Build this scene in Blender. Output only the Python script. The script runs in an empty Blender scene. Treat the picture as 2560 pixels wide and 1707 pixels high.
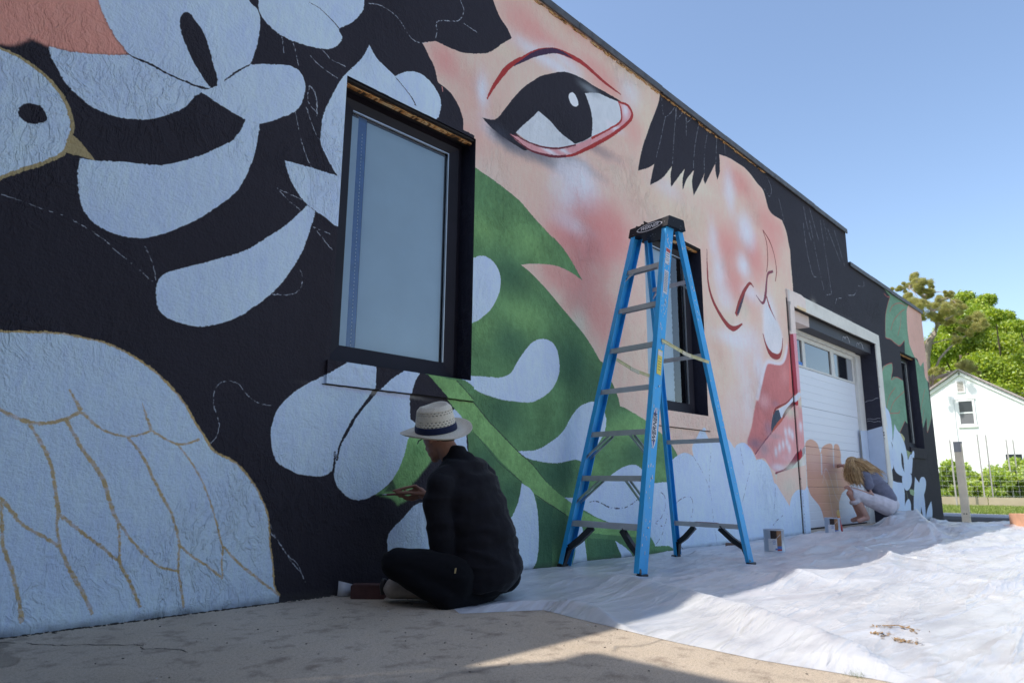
import bpy, bmesh, math, random, json
import numpy as np
from mathutils import Vector, Matrix, noise
random.seed(7); rng=np.random.default_rng(5)
scene=bpy.context.scene; COL=scene.collection
# ---------------------------------------------------------------- camera, sky, sun, exposure
cd=bpy.data.cameras.new('camera'); cam=bpy.data.objects.new('camera',cd); COL.objects.link(cam)
cam.matrix_world=Matrix(((0.68826199,-0.14928151,-0.70993694,0),(-0.72541106,-0.12999497,-0.67592907,-3.30973570),(0.00861548,0.98021239,-0.19776105,0.6),(0,0,0,1)))
cd.sensor_width=36; cd.lens=24.209; cd.clip_start=.05; cd.clip_end=2000; cd.dof.use_dof=True; cd.dof.focus_distance=4.3; cd.dof.aperture_fstop=3.5
scene.camera=cam
SUN=Vector((-.62,.333,1.0)).normalized()
sun_el=math.asin(SUN.z); sun_az=math.atan2(SUN.x,SUN.y)
world=bpy.data.worlds.new('World'); scene.world=world; world.use_nodes=True
wn=world.node_tree; wn.nodes.clear()
wo=wn.nodes.new('ShaderNodeOutputWorld'); wb=wn.nodes.new('ShaderNodeBackground'); sk=wn.nodes.new('ShaderNodeTexSky')
sk.sky_type='NISHITA'; sk.sun_disc=False; sk.sun_elevation=sun_el; sk.sun_rotation=sun_az
sk.air_density=1.0; sk.dust_density=1.7; sk.ozone_density=1.2; sk.altitude=0
wb.inputs['Strength'].default_value=.15
wn.links.new(sk.outputs[0],wb.inputs['Color']); wn.links.new(wb.outputs[0],wo.inputs['Surface'])
sl=bpy.data.lights.new('sun','SUN'); sl.energy=2.75; sl.angle=math.radians(.55); sl.color=(1,.95,.88)
so=bpy.data.objects.new('sun',sl); COL.objects.link(so); so.rotation_euler=SUN.to_track_quat('Z','Y').to_euler(); so.location=(-5,5,12)
scene.view_settings.view_transform='Standard'; scene.view_settings.look='None'; scene.view_settings.gamma=1; scene.view_settings.use_curve_mapping=False
scene.view_settings.exposure=0.80
scene.cycles.max_bounces=6; scene.cycles.diffuse_bounces=4; scene.cycles.transparent_max_bounces=8
try: scene.cycles.use_denoising=True
except Exception: pass
# ---------------------------------------------------------------- helpers
OPS=json.loads('''[["P",[0.8,0.53,0.415],1,0.0,[[3.179,4.283,1],[3.298,4.086,0],[3.384,4.027,0],[3.445,3.965,1],[3.336,3.857,0],[3.223,3.742,0],[3.114,
3.662,0],[2.949,3.587,0],[2.805,3.563,0],[2.693,3.553,1],[2.576,3.476,1],[2.638,3.409,0],[2.688,3.352,0],[2.719,3.263,1],[2.83,3.233,
0],[2.911,3.163,0],[2.957,3.077,0],[2.967,2.999,1],[3.07,2.993,1],[3.077,2.75,1],[3.05,2.136,1],[3.075,1.243,1],[3.087,0.835,1],
[4.56,0.095,1],[8.75,0.0,1],[8.75,6.0,1]]],["C",1],["G",[0.76,0.29,0.25],0.75,[2.781,3.444,0.152,0.128]],["G",[0.76,0.29,0.25],0.5,
[3.593,4.179,0.271,0.221]],["G",[0.76,0.29,0.25],0.55,[3.874,4.159,0.39,0.1]],["G",[0.78,0.58,0.42],0.6,[4.076,4.527,0.312,0.195]],
["G",[0.78,0.58,0.42],0.5,[3.286,3.832,0.18,0.077]],["G",[0.76,0.29,0.25],0.35,[3.107,3.332,0.167,0.182]],["G",[0.75,0.69,0.71],0.95,
[3.137,3.37,0.061,0.134]],["G",[0.75,0.69,0.71],0.75,[3.268,3.107,0.142,0.073]],["G",[0.76,0.29,0.25],0.35,[3.043,2.912,0.176,0.186]],
["G",[0.7,0.6,0.5],0.5,[3.197,2.757,0.229,0.141]],["G",[0.75,0.69,0.71],0.9,[3.932,3.976,0.453,0.064]],["G",[0.75,0.69,0.71],0.7,
[4.092,4.082,0.247,0.058]],["G",[0.76,0.29,0.25],0.55,[4.503,4.237,0.275,0.092]],["G",[0.76,0.29,0.25],0.6,[4.685,4.124,0.263,0.094]],
["G",[0.76,0.29,0.25],0.45,[4.287,4.476,0.351,0.138]],["G",[0.76,0.29,0.25],0.4,[4.697,4.534,0.194,0.113]],["G",[0.78,0.58,0.42],0.7,
[5.069,4.509,0.424,0.134]],["G",[0.75,0.69,0.71],0.7,[5.108,4.22,0.185,0.148]],["G",[0.78,0.58,0.42],0.6,[5.341,4.109,0.195,0.236]],
["G",[0.76,0.29,0.25],0.4,[5.116,3.842,0.157,0.194]],["G",[0.16,0.17,0.2],0.85,[3.815,3.101,0.407,0.072]],["G",[0.16,0.17,0.2],0.8,
[3.431,3.072,0.182,0.074]],["G",[0.2,0.2,0.22],0.7,[4.163,3.194,0.387,0.062]],["G",[0.25,0.2,0.22],0.6,[4.484,3.446,0.379,0.058]],
["G",[0.3,0.3,0.3],0.55,[4.142,3.18,0.323,0.082]],["G",[0.75,0.69,0.71],0.95,[4.263,3.058,0.249,0.166]],["G",[0.75,0.69,0.71],0.95,
[4.283,3.037,0.229,0.152]],["G",[0.75,0.69,0.71],0.9,[4.321,2.845,0.23,0.151]],["G",[0.75,0.69,0.71],0.8,[4.138,2.815,0.179,0.161]],
["G",[0.76,0.29,0.25],0.95,[4.487,2.689,0.413,0.194]],["G",[0.76,0.29,0.25],0.85,[4.134,2.513,0.295,0.144]],["G",[0.76,0.29,0.25],
0.8,[4.711,2.783,0.369,0.23]],["G",[0.76,0.29,0.25],0.85,[4.461,2.523,0.386,0.205]],["G",[0.76,0.29,0.25],0.7,[4.249,2.273,0.302,0.157]],
["G",[0.76,0.29,0.25],0.6,[4.408,2.061,0.312,0.224]],["G",[0.76,0.29,0.25],0.55,[4.614,1.864,0.24,0.199]],["G",[0.75,0.69,0.71],0.5,
[4.136,2.647,0.218,0.079]],["G",[0.76,0.29,0.25],0.5,[3.96,2.181,0.223,0.112]],["G",[0.76,0.29,0.25],0.4,[4.148,2.034,0.233,0.152]],
["G",[0.7,0.66,0.5],0.5,[3.959,1.971,0.11,0.074]],["G",[0.66,0.68,0.52],0.6,[4.243,1.826,0.119,0.113]],["G",[0.78,0.58,0.42],0.5,
[5.541,3.298,0.512,0.196]],["G",[0.7,0.7,0.52],0.6,[6.007,3.68,0.605,0.122]],["G",[0.78,0.58,0.42],0.5,[6.289,3.277,0.667,0.14]],["G",
[0.75,0.69,0.71],0.45,[5.693,3.459,0.265,0.1]],["G",[0.78,0.58,0.42],0.4,[5.062,1.664,0.266,0.348]],["G",[0.78,0.58,0.42],0.4,[6.97,
2.259,0.557,0.211]],["G",[0.76,0.29,0.25],0.7,[7.383,4.072,0.377,0.184]],["G",[0.75,0.69,0.71],0.85,[7.067,3.872,0.138,0.236]],["G",
[0.75,0.69,0.71],0.95,[7.452,3.517,0.209,0.179]],["G",[0.76,0.29,0.25],0.6,[8.018,3.775,0.279,0.254]],["G",[0.76,0.29,0.25],0.75,[6.934,
3.197,0.377,0.261]],["G",[0.76,0.29,0.25],0.8,[7.638,3.228,0.301,0.299]],["G",[0.76,0.29,0.25],0.7,[7.106,2.774,0.347,0.221]],["G",
[0.76,0.29,0.25],0.6,[8.192,3.446,0.19,0.232]],["G",[0.76,0.29,0.25],0.6,[8.379,3.739,0.297,0.174]],["G",[0.75,0.69,0.71],0.95,[7.463,
3.449,0.188,0.158]],["G",[0.75,0.69,0.71],0.95,[7.331,3.042,0.162,0.133]],["G",[0.75,0.69,0.71],0.8,[6.712,2.809,0.143,0.231]],["G",
[0.75,0.69,0.71],0.6,[6.611,3.164,0.106,0.216]],["G",[0.75,0.69,0.71],0.6,[6.86,2.548,0.183,0.142]],["G",[0.62,0.55,0.42],0.7,[6.905,
2.316,0.183,0.087]],["G",[0.6,0.58,0.45],0.6,[7.261,2.503,0.157,0.147]],["G",[0.75,0.69,0.71],0.8,[7.49,2.746,0.207,0.095]],["G",[0.75,
0.69,0.71],0.8,[6.883,2.126,0.327,0.086]],["G",[0.75,0.69,0.71],0.7,[7.335,2.179,0.357,0.163]],["G",[0.75,0.69,0.71],0.45,[7.114,1.94,
0.226,0.263]],["G",[0.75,0.69,0.71],0.9,[7.974,2.617,0.18,0.217]],["G",[0.78,0.58,0.42],0.4,[8.3,2.972,0.24,0.248]],["G",[0.75,0.69,
0.71],0.8,[7.572,1.895,0.164,0.2]],["G",[0.75,0.69,0.71],0.5,[7.237,1.446,0.191,0.344]],["G",[0.78,0.58,0.42],0.4,[6.654,1.635,0.308,
0.413]],["G",[0.75,0.69,0.71],0.25,[6.86,1.333,0.212,0.246]],["C",0],["S",[0.4,0.04,0.035],1,0.0,[0.01,0.03,0.0434,0.0334,0.03],0,
[[3.184,3.329,0],[3.261,3.475,0],[3.373,3.648,0],[3.473,3.768,0],[3.559,3.85,0]]],["S",[0.4,0.04,0.035],1,0.0,[0.0305,0.0381,0.0458,
0.0496,0.0458,0.0458,0.0381,0.0305,0.0114],0,[[3.473,3.761,0],[3.631,3.905,0],[3.797,4.029,0],[3.972,4.116,0],[4.155,4.164,0],[4.325,
4.181,0],[4.501,4.168,0],[4.685,4.147,0],[4.927,4.139,0]]],["S",[0.06,0.03,0.06],1,0.0,[0.0073,0.0329,0.0475,0.0475,0.0292,0.0073],
0,[[3.473,3.742,0],[3.631,3.888,0],[3.778,4.006,0],[3.932,4.097,0],[4.073,4.145,0],[4.197,4.156,0]]],["P",[0.66,0.67,0.68],1,0.0,
[[3.497,3.192,1],[3.76,3.481,1],[4.029,3.825,1],[4.341,3.909,1],[4.565,4.001,0],[4.874,4.054,1],[4.92,3.964,0],[4.903,3.857,1],[4.671,
3.672,0],[4.453,3.52,0],[4.237,3.373,0],[4.024,3.265,1],[3.853,3.204,0],[3.671,3.17,0]]],["P",[0.027,0.0225,0.029],1,0.0,[[3.138,
3.166,1],[3.266,3.202,0],[3.345,3.281,0],[3.46,3.45,0],[3.597,3.622,0],[3.778,3.793,0],[4.011,3.941,0],[4.153,3.999,0],[4.322,4.032,
0],[4.498,4.039,0],[4.754,4.063,0],[5.024,4.072,1],[4.874,4.046,0],[4.729,4.021,0],[4.565,3.991,0],[4.374,3.906,1],[4.437,3.804,
0],[4.469,3.672,0],[4.455,3.531,1],[4.332,3.438,0],[4.226,3.373,1],[4.026,3.402,0],[3.901,3.453,0],[3.76,3.481,1],[3.599,3.303,0],
[3.497,3.19,1],[3.6,3.156,0],[3.706,3.151,1],[3.601,3.08,0],[3.481,3.085,1],[3.332,3.108,0],[3.236,3.131,0]]],["G",[0.045,0.045,
0.06],0.9,[3.332,3.12,0.096,0.055]],["P",[0.78,0.79,0.8],1,0.0,[[4.146,3.786,0],[4.181,3.83,0],[4.223,3.834,0],[4.265,3.795,0],[4.268,
3.746,0],[4.221,3.716,0],[4.17,3.732,0]]],["G",[0.3,0.33,0.35],0.6,[4.452,3.973,0.135,0.038]],["P",[0.7,0.33,0.33],1,0.0,[[4.903,
3.857,1],[4.671,3.672,0],[4.441,3.509,0],[4.237,3.373,0],[4.024,3.265,1],[3.853,3.2,0],[3.671,3.17,0],[3.43,3.156,1],[3.531,3.117,
0],[3.671,3.106,0],[3.853,3.134,0],[4.024,3.184,0],[4.225,3.278,0],[4.484,3.46,0],[4.764,3.672,0],[5.017,3.896,0],[5.103,4.01,0],
[5.024,4.072,0],[4.886,4.051,1],[4.922,4.012,0],[4.918,3.917,0]]],["G",[0.75,0.69,0.71],0.95,[3.89,3.181,0.113,0.021]],["G",[0.75,
0.69,0.71],0.95,[4.063,3.253,0.079,0.022]],["G",[0.75,0.69,0.71],0.9,[4.791,3.758,0.121,0.038]],["G",[0.75,0.69,0.71],0.9,[4.984,4.007,
0.046,0.064]],["S",[0.4,0.04,0.035],1,0.0,[0.0121,0.0241,0.0201,0.0161,0.0201],0,[[4.886,4.046,0],[4.921,3.98,0],[4.903,3.857,0],
[4.671,3.672,0],[4.452,3.513,0]]],["S",[0.16,0.03,0.04],1,0.0,[0.0138,0.0173,0.0138,0.0104],0,[[4.237,3.369,0],[4.024,3.261,0],[3.853,
3.199,0],[3.671,3.166,0],[3.48,3.166,0]]],["S",[0.4,0.04,0.035],1,0.0,[0.0158,0.0317,0.0356,0.0317,0.0317,0.0356,0.0238,0.0158],0,
[[4.874,4.046,0],[5.024,4.072,0],[5.103,4.01,0],[5.017,3.888,0],[4.764,3.669,0],[4.484,3.46,0],[4.225,3.281,0],[4.024,3.18,0]]],
["S",[0.16,0.03,0.04],1,0.0,[0.0239,0.0239,0.0171,0.0068],0,[[4.103,3.217,0],[3.966,3.163,0],[3.815,3.127,0],[3.635,3.106,0],[3.43,
3.153,0]]],["P",[0.027,0.0225,0.029],1,0.0,[[5.641,4.663,1],[5.63,4.485,1],[5.577,4.326,0],[5.388,3.982,0],[5.268,3.742,0],[5.175,
3.466,1],[5.337,3.546,0],[5.465,3.636,1],[5.416,3.51,0],[5.382,3.388,1],[5.613,3.546,0],[5.799,3.734,1],[5.767,3.615,0],[5.768,3.497,
1],[5.913,3.648,0],[6.062,3.793,1],[6.004,3.645,0],[6.002,3.544,1],[6.101,3.695,0],[6.258,3.85,1],[6.203,3.695,0],[6.223,3.55,1],
[6.38,3.737,0],[6.496,3.9,1],[6.464,3.818,0],[6.493,3.766,1],[6.639,3.95,0],[6.76,4.093,1],[6.76,3.992,0],[6.795,3.916,1],[6.863,
4.046,0],[6.875,4.256,1],[7.097,4.3,0],[7.293,4.313,0],[7.578,4.315,0],[7.864,4.232,0],[8.034,4.186,0],[8.182,3.966,0],[8.558,3.951,
1],[8.682,3.818,0],[8.745,3.607,0],[8.892,3.306,0],[9.022,3.036,1],[8.9,2.6,1],[16.0,2.6,1],[16.0,-0.3,1],[12.2,-0.3,1],[12.2,
-0.3,1],[16.0,-0.3,1],[16.0,6.0,1]]],["P",[0.027,0.0225,0.029],1,0.0,[[12.0,-0.3,1],[16.0,-0.3,1],[16.0,6.0,1],[12.0,6.0,1]]],
["S",[0.62,0.64,0.7],0.4,0.0,[0.0051],1,[[5.655,4.428,0],[5.661,4.294,0],[5.701,4.235,0],[5.811,4.323,0],[5.944,4.476,0]]],["S",
[0.62,0.64,0.7],0.4,0.0,[0.0053],1,[[5.927,4.46,0],[5.948,4.32,0],[6.066,4.431,0],[6.167,4.5,0]]],["S",[0.62,0.64,0.7],0.4,0.0,
[0.0053],1,[[6.133,4.477,0],[6.156,4.361,0],[6.297,4.482,0]]],["S",[0.62,0.64,0.7],0.4,0.0,[0.0049],1,[[5.717,4.25,0],[5.612,3.972,
0],[5.511,3.721,0]]],["S",[0.62,0.64,0.7],0.4,0.0,[0.0051],1,[[5.942,4.449,0],[5.869,4.072,0],[5.816,3.765,0]]],["S",[0.62,0.64,
0.7],0.4,0.0,[0.0053],1,[[6.15,4.484,0],[6.124,4.172,0]]],["S",[0.62,0.64,0.7],0.4,0.0,[0.0053],1,[[6.43,4.473,0],[6.299,4.133,0],
[6.242,3.847,0]]],["S",[0.62,0.64,0.7],0.4,0.0,[0.0054],1,[[6.619,4.457,0],[6.519,4.143,0],[6.485,3.897,0]]],["S",[0.62,0.64,0.7],
0.4,0.0,[0.0056],1,[[6.837,4.487,0],[6.772,4.107,0]]],["S",[0.62,0.64,0.7],0.4,0.0,[0.0058],1,[[7.007,4.516,0],[7.022,4.311,0]]],
["S",[0.62,0.64,0.7],0.4,0.0,[0.0063],1,[[8.163,4.436,0],[8.282,4.308,0],[8.214,4.172,0],[8.063,4.226,0]]],["S",[0.62,0.64,0.7],
0.4,0.0,[0.0064],1,[[8.507,4.233,0],[8.631,3.952,0]]],["S",[0.62,0.64,0.7],0.4,0.0,[0.0069],1,[[9.367,4.413,0],[9.433,4.182,0],[9.554,
3.949,0]]],["S",[0.62,0.64,0.7],0.4,0.0,[0.0071],1,[[9.596,4.437,0],[9.771,4.164,0],[9.861,4.031,0]]],["S",[0.62,0.64,0.7],0.4,0.0,
[0.0073],1,[[10.123,4.405,0],[10.249,4.134,0]]],["S",[0.62,0.64,0.7],0.4,0.0,[0.0067],1,[[9.312,4.131,0],[9.354,3.786,0],[9.508,3.447,
0],[9.675,3.429,0]]],["S",[0.62,0.64,0.7],0.4,0.0,[0.0069],1,[[9.558,4.247,0],[9.773,3.62,0],[9.91,3.3,0]]],["S",[0.62,0.64,0.7],
0.4,0.0,[0.0071],1,[[9.994,4.374,0],[10.116,3.818,0],[10.215,3.307,0]]],["S",[0.62,0.64,0.7],0.4,0.0,[0.0074],1,[[10.29,4.315,0],
[10.714,3.916,0]]],["S",[0.62,0.64,0.7],0.4,0.0,[0.0069],1,[[9.985,3.237,0],[10.212,3.295,0]]],["S",[0.62,0.64,0.7],0.4,0.0,[0.0071],
1,[[10.343,3.182,0],[10.427,3.268,0],[10.634,3.322,0]]],["S",[0.62,0.64,0.7],0.4,0.0,[0.0075],1,[[10.93,3.429,0],[11.226,3.49,0],
[11.4,3.6,0]]],["S",[0.62,0.64,0.7],0.4,0.0,[0.0079],1,[[11.5,3.697,0],[11.776,3.744,0],[11.804,3.84,0]]],["S",[0.62,0.64,0.7],0.4,
0.0,[0.0076],1,[[10.91,3.89,0],[10.564,4.391,0]]],["S",[0.76,0.29,0.25],1,0.0,[0.0059],0,[[2.758,3.246,0],[2.769,3.205,0]]],["S",
[0.62,0.64,0.7],0.6,0.0,[0.0027],1,[[0.464,1.714,0],[0.516,1.713,0],[0.597,1.702,0],[0.681,1.696,0],[0.752,1.675,0],[0.853,1.629,
0],[0.894,1.595,0],[0.976,1.543,0],[1.074,1.475,0]]],["S",[0.62,0.64,0.7],0.6,0.0,[0.0028],1,[[1.023,1.643,0],[1.049,1.59,0],[1.071,
1.536,0],[1.083,1.488,0]]],["S",[0.62,0.64,0.7],0.6,0.0,[0.0033],1,[[1.791,1.738,0],[1.824,1.676,0],[1.811,1.604,0],[1.751,1.558,
0],[1.657,1.54,0]]],["S",[0.62,0.64,0.7],0.6,0.0,[0.0029],1,[[1.714,0.959,0],[1.638,0.968,0],[1.571,1.001,0],[1.52,1.049,0],[1.464,
1.062,0],[1.421,1.039,0],[1.404,0.985,0],[1.418,0.92,0],[1.442,0.856,0],[1.437,0.797,0],[1.411,0.756,0]]],["S",[0.62,0.64,0.7],0.6,
0.0,[0.0029],1,[[1.749,0.331,0],[1.803,0.269,0],[1.868,0.184,0],[1.924,0.127,0],[1.953,0.08,0]]],["S",[0.62,0.64,0.7],0.6,0.0,[0.0036],
1,[[1.665,3.011,0],[1.689,2.951,0],[1.71,2.855,0]]],["S",[0.62,0.64,0.7],0.6,0.0,[0.0036],1,[[1.594,3.018,0],[1.614,2.923,0]]],["S",
[0.62,0.64,0.7],0.6,0.0,[0.0035],1,[[1.7,2.614,0],[1.743,2.492,0],[1.779,2.394,0],[1.828,2.31,0]]],["S",[0.62,0.64,0.7],0.6,0.0,
[0.0036],1,[[1.768,2.662,0],[1.814,2.567,0],[1.87,2.485,0]]],["S",[0.62,0.64,0.7],0.6,0.0,[0.0037],1,[[1.782,2.802,0],[1.819,2.761,
0],[1.838,2.634,0]]],["S",[0.62,0.64,0.7],0.6,0.0,[0.0034],1,[[1.635,2.127,0],[1.716,2.118,0],[1.786,2.109,0]]],["S",[0.62,0.64,
0.7],0.6,0.0,[0.0034],1,[[1.653,2.116,0],[1.72,2.075,0],[1.782,2.043,0]]],["S",[0.62,0.64,0.7],0.6,0.0,[0.0038],1,[[1.773,2.987,
0],[1.835,2.954,0],[1.96,2.923,0]]],["S",[0.62,0.64,0.7],0.6,0.0,[0.0038],1,[[1.847,3.064,0],[1.911,3.03,0],[2.006,3.029,0]]],["S",
[0.62,0.64,0.7],0.6,0.0,[0.0043],1,[[2.141,3.539,0],[2.233,3.569,0],[2.367,3.554,0],[2.472,3.474,0],[2.537,3.462,0],[2.615,3.496,
0]]],["S",[0.62,0.64,0.7],0.6,0.0,[0.0047],1,[[2.906,3.996,0],[2.939,3.915,0],[2.883,3.81,0],[2.701,3.708,0],[2.697,3.626,0],[2.68,
3.547,0]]],["S",[0.62,0.64,0.7],0.6,0.0,[0.0048],1,[[2.942,3.823,0],[3.079,3.814,0]]],["S",[0.62,0.64,0.7],0.6,0.0,[0.0037],1,[[1.776,
2.804,0],[1.825,2.744,0],[1.838,2.634,0]]],["S",[0.62,0.64,0.7],0.6,0.0,[0.0036],1,[[1.777,2.8,0],[1.774,2.703,0],[1.837,2.653,0]]],
["S",[0.62,0.64,0.7],0.6,0.0,[0.0035],1,[[1.865,1.969,0],[1.985,1.957,0]]],["S",[0.62,0.64,0.7],0.6,0.0,[0.0035],1,[[1.865,1.969,
0],[1.986,1.876,0]]],["S",[0.62,0.64,0.7],0.6,0.0,[0.0029],1,[[1.736,0.383,0],[1.775,0.308,0],[1.84,0.223,0],[1.904,0.166,0],[1.949,
0.08,0]]],["P",[0.74,0.31,0.23],1,0.004,[[0.31,2.593,1],[0.693,2.819,1],[0.702,2.744,1],[0.736,2.667,0],[0.782,2.597,0],[0.85,2.537,
1],[0.768,2.493,0],[0.685,2.461,0],[0.638,2.45,0],[0.542,2.427,0],[0.496,2.43,0],[0.475,2.421,0],[0.428,2.369,0],[0.382,2.353,1],
[0.343,2.334,1]]],["P",[0.555,0.645,0.9],1,0.0,[[0.693,2.819,1],[0.702,2.744,0],[0.743,2.655,0],[0.796,2.586,0],[0.85,2.54,1],[0.963,
2.534,0],[1.07,2.527,0],[1.144,2.524,0],[1.241,2.543,1],[1.27,2.569,0],[1.302,2.614,1],[1.357,2.679,0],[1.433,2.765,1],[1.457,2.891,
0],[1.464,3.007,0],[1.448,3.092,0],[1.384,3.131,0],[1.343,3.202,1]]],["P",[0.555,0.645,0.9],1,0.0,[[0.542,2.427,1],[0.638,2.45,0],
[0.738,2.482,0],[0.851,2.534,1],[0.963,2.526,0],[1.07,2.519,0],[1.216,2.523,1],[1.164,2.466,1],[1.128,2.388,0],[1.055,2.316,0],[0.965,
2.255,0],[0.863,2.22,0],[0.762,2.216,0],[0.686,2.243,0],[0.622,2.288,0],[0.573,2.354,0],[0.551,2.395,0]]],["P",[0.555,0.645,0.9],
1,0.0,[[1.241,2.543,1],[1.306,2.616,0],[1.433,2.765,1],[1.533,2.818,0],[1.639,2.86,0],[1.705,2.858,0],[1.742,2.813,0],[1.75,2.749,
0],[1.726,2.653,0],[1.679,2.587,0],[1.595,2.506,0],[1.512,2.449,1],[1.515,2.411,1],[1.436,2.445,1],[1.328,2.465,0],[1.214,2.499,
1],[1.183,2.504,1]]],["P",[0.555,0.645,0.9],1,0.0,[[1.437,2.45,1],[1.402,2.357,0],[1.345,2.275,0],[1.217,2.16,0],[1.08,2.075,0],
[0.975,2.029,0],[0.855,1.998,0],[0.777,1.977,0],[0.718,1.966,1],[0.715,1.897,0],[0.726,1.829,0],[0.755,1.753,0],[0.797,1.702,0],
[0.861,1.67,0],[0.937,1.662,0],[1.0,1.675,0],[1.083,1.717,0],[1.214,1.815,0],[1.337,1.94,0],[1.429,2.06,0],[1.482,2.206,0],[1.504,
2.336,0],[1.512,2.454,1]]],["P",[0.027,0.0225,0.029],1,0.0,[[1.06,2.843,0],[1.089,2.889,0],[1.125,2.87,0],[1.168,2.823,0],[1.206,
2.747,0],[1.236,2.675,0],[1.265,2.61,0],[1.266,2.567,1],[1.241,2.544,1],[1.199,2.579,0],[1.139,2.645,0],[1.095,2.716,0],[1.071,2.772,
0]]],["S",[0.027,0.0225,0.029],1,0.0,[0.0021,0.0082,0.0082,0.0103,0.0041],0,[[0.847,2.54,0],[0.963,2.534,0],[1.056,2.522,0],[1.144,
2.524,0],[1.208,2.524,0]]],["S",[0.027,0.0225,0.029],1,0.0,[0.0045,0.0089,0.0045],0,[[1.302,2.614,0],[1.356,2.683,0],[1.433,2.765,
0]]],["P",[0.555,0.645,0.9],1,0.0,[[1.443,3.26,1],[1.445,3.128,0],[1.477,3.07,0],[1.551,3.034,0],[1.645,3.021,0],[1.74,3.035,0],
[1.828,3.064,0],[1.896,3.094,0],[1.945,3.149,0],[1.967,3.212,0],[1.943,3.256,0],[2.039,3.354,0],[2.09,3.435,0],[2.108,3.51,0],[2.1,
3.647,1]]],["S",[0.027,0.0225,0.029],1,0.0,[0.0026,0.0051,0.0077],0,[[1.738,3.317,0],[1.809,3.311,0],[1.872,3.29,0],[1.946,3.255,
0]]],["P",[0.555,0.645,0.9],1,0.0,[[0.332,2.342,1],[0.385,2.33,0],[0.439,2.325,0],[0.495,2.309,0],[0.554,2.279,0],[0.605,2.237,0],
[0.639,2.193,0],[0.659,2.143,0],[0.673,2.091,0],[0.669,2.038,0],[0.649,1.962,0],[0.589,1.902,0],[0.52,1.843,0],[0.456,1.777,0],[0.41,
1.739,1]]],["P",[0.4,0.3,0.15],1,0.0,[[0.672,2.067,1],[0.716,2.038,0],[0.778,1.977,1],[0.662,1.974,1]]],["S",[0.4,0.3,0.15],1,0.0,
[0.0106,0.0141,0.0159,0.0159,0.0141],0,[[0.353,2.339,0],[0.385,2.332,0],[0.438,2.326,0],[0.495,2.309,0],[0.554,2.279,0],[0.605,2.237,
0],[0.639,2.193,0],[0.661,2.144,0],[0.674,2.091,0],[0.669,2.035,0],[0.652,1.963,0],[0.589,1.9,0],[0.521,1.842,0],[0.428,1.755,0]]],
["P",[0.027,0.0225,0.029],1,0.0,[[0.478,2.099,0],[0.495,2.131,0],[0.526,2.144,0],[0.554,2.142,0],[0.574,2.115,0],[0.575,2.083,0],
[0.547,2.06,0],[0.515,2.055,0],[0.486,2.071,0]]],["P",[0.555,0.645,0.9],1,0.0,[[1.819,2.087,1],[1.728,1.965,0],[1.59,1.828,0],[1.49,
1.739,0],[1.341,1.65,0],[1.201,1.578,0],[1.11,1.519,0],[1.089,1.467,0],[1.091,1.416,0],[1.114,1.355,0],[1.171,1.322,0],[1.264,1.308,
0],[1.336,1.316,0],[1.445,1.362,0],[1.556,1.454,0],[1.664,1.557,0],[1.75,1.694,0],[1.813,1.821,0],[1.856,1.993,0],[1.871,2.072,1]]],
["P",[0.555,0.645,0.9],1,0.0,[[2.364,3.132,1],[2.459,3.207,0],[2.547,3.245,0],[2.639,3.238,0],[2.722,3.184,0],[2.759,3.109,0],[2.742,
3.005,1],[2.555,2.781,1]]],["P",[0.555,0.645,0.9],1,0.0,[[2.163,3.26,1],[2.231,3.187,0],[2.377,3.127,0],[2.492,3.048,0],[2.545,2.995,
1],[2.691,2.945,1],[2.555,2.781,1],[2.216,2.648,1],[2.07,2.203,1],[2.041,2.016,1],[1.996,2.017,1],[1.929,2.048,0],[1.82,2.088,0],
[1.74,2.162,0],[1.689,2.234,0],[1.661,2.296,1],[1.823,2.309,0],[2.0,2.328,1],[1.935,2.395,0],[1.879,2.47,0],[1.871,2.561,0],[1.88,
2.671,0],[1.944,2.846,0],[2.019,2.991,0],[2.118,3.153,0]]],["S",[0.027,0.0225,0.029],1,0.0,[0.0056,0.0056,0.0112],0,[[2.371,3.126,
0],[2.453,3.075,0],[2.505,3.043,0],[2.542,3.002,0]]],["S",[0.027,0.0225,0.029],1,0.0,[0.0023,0.0046],0,[[1.82,2.088,0],[1.875,2.064,
0]]],["P",[0.555,0.645,0.9],1,0.0,[[0.486,1.155,1],[0.535,1.16,0],[0.636,1.173,0],[0.742,1.183,0],[0.857,1.178,0],[0.911,1.173,0],
[0.981,1.149,0],[1.102,1.086,0],[1.189,1.014,0],[1.266,0.936,0],[1.338,0.842,0],[1.387,0.78,0],[1.429,0.726,0],[1.53,0.678,0],[1.623,
0.592,0],[1.677,0.51,0],[1.727,0.398,0],[1.749,0.28,0],[1.772,0.155,0],[1.786,0.074,0],[1.814,0.031,1],[1.825,-0.102,1],[0.643,-0.052,
1]]],["S",[0.5,0.345,0.15],1,0.0,[0.0127,0.0109,0.0127,0.0145,0.0109,0.0091],2,[[0.505,1.158,0],[0.535,1.16,0],[0.636,1.173,0],[0.742,
1.183,0],[0.857,1.178,0],[0.911,1.173,0],[0.981,1.149,0],[1.102,1.086,0],[1.189,1.014,0],[1.266,0.936,0],[1.338,0.842,0],[1.387,
0.78,0],[1.429,0.726,0],[1.53,0.678,0],[1.623,0.592,0],[1.677,0.51,0],[1.727,0.398,0],[1.749,0.28,0],[1.772,0.155,0],[1.786,0.074,
0],[1.819,0.027,0]]],["S",[0.5,0.345,0.15],0.95,0.0,[0.0176],2,[[0.541,0.881,0],[0.574,0.856,0],[0.627,0.83,0],[0.691,0.81,0],[0.754,
0.814,0],[0.806,0.837,0],[0.853,0.869,0]]],["S",[0.5,0.345,0.15],0.95,0.0,[0.005,0.015,0.02],2,[[0.8,0.958,0],[0.825,0.912,0],[0.849,
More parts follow.
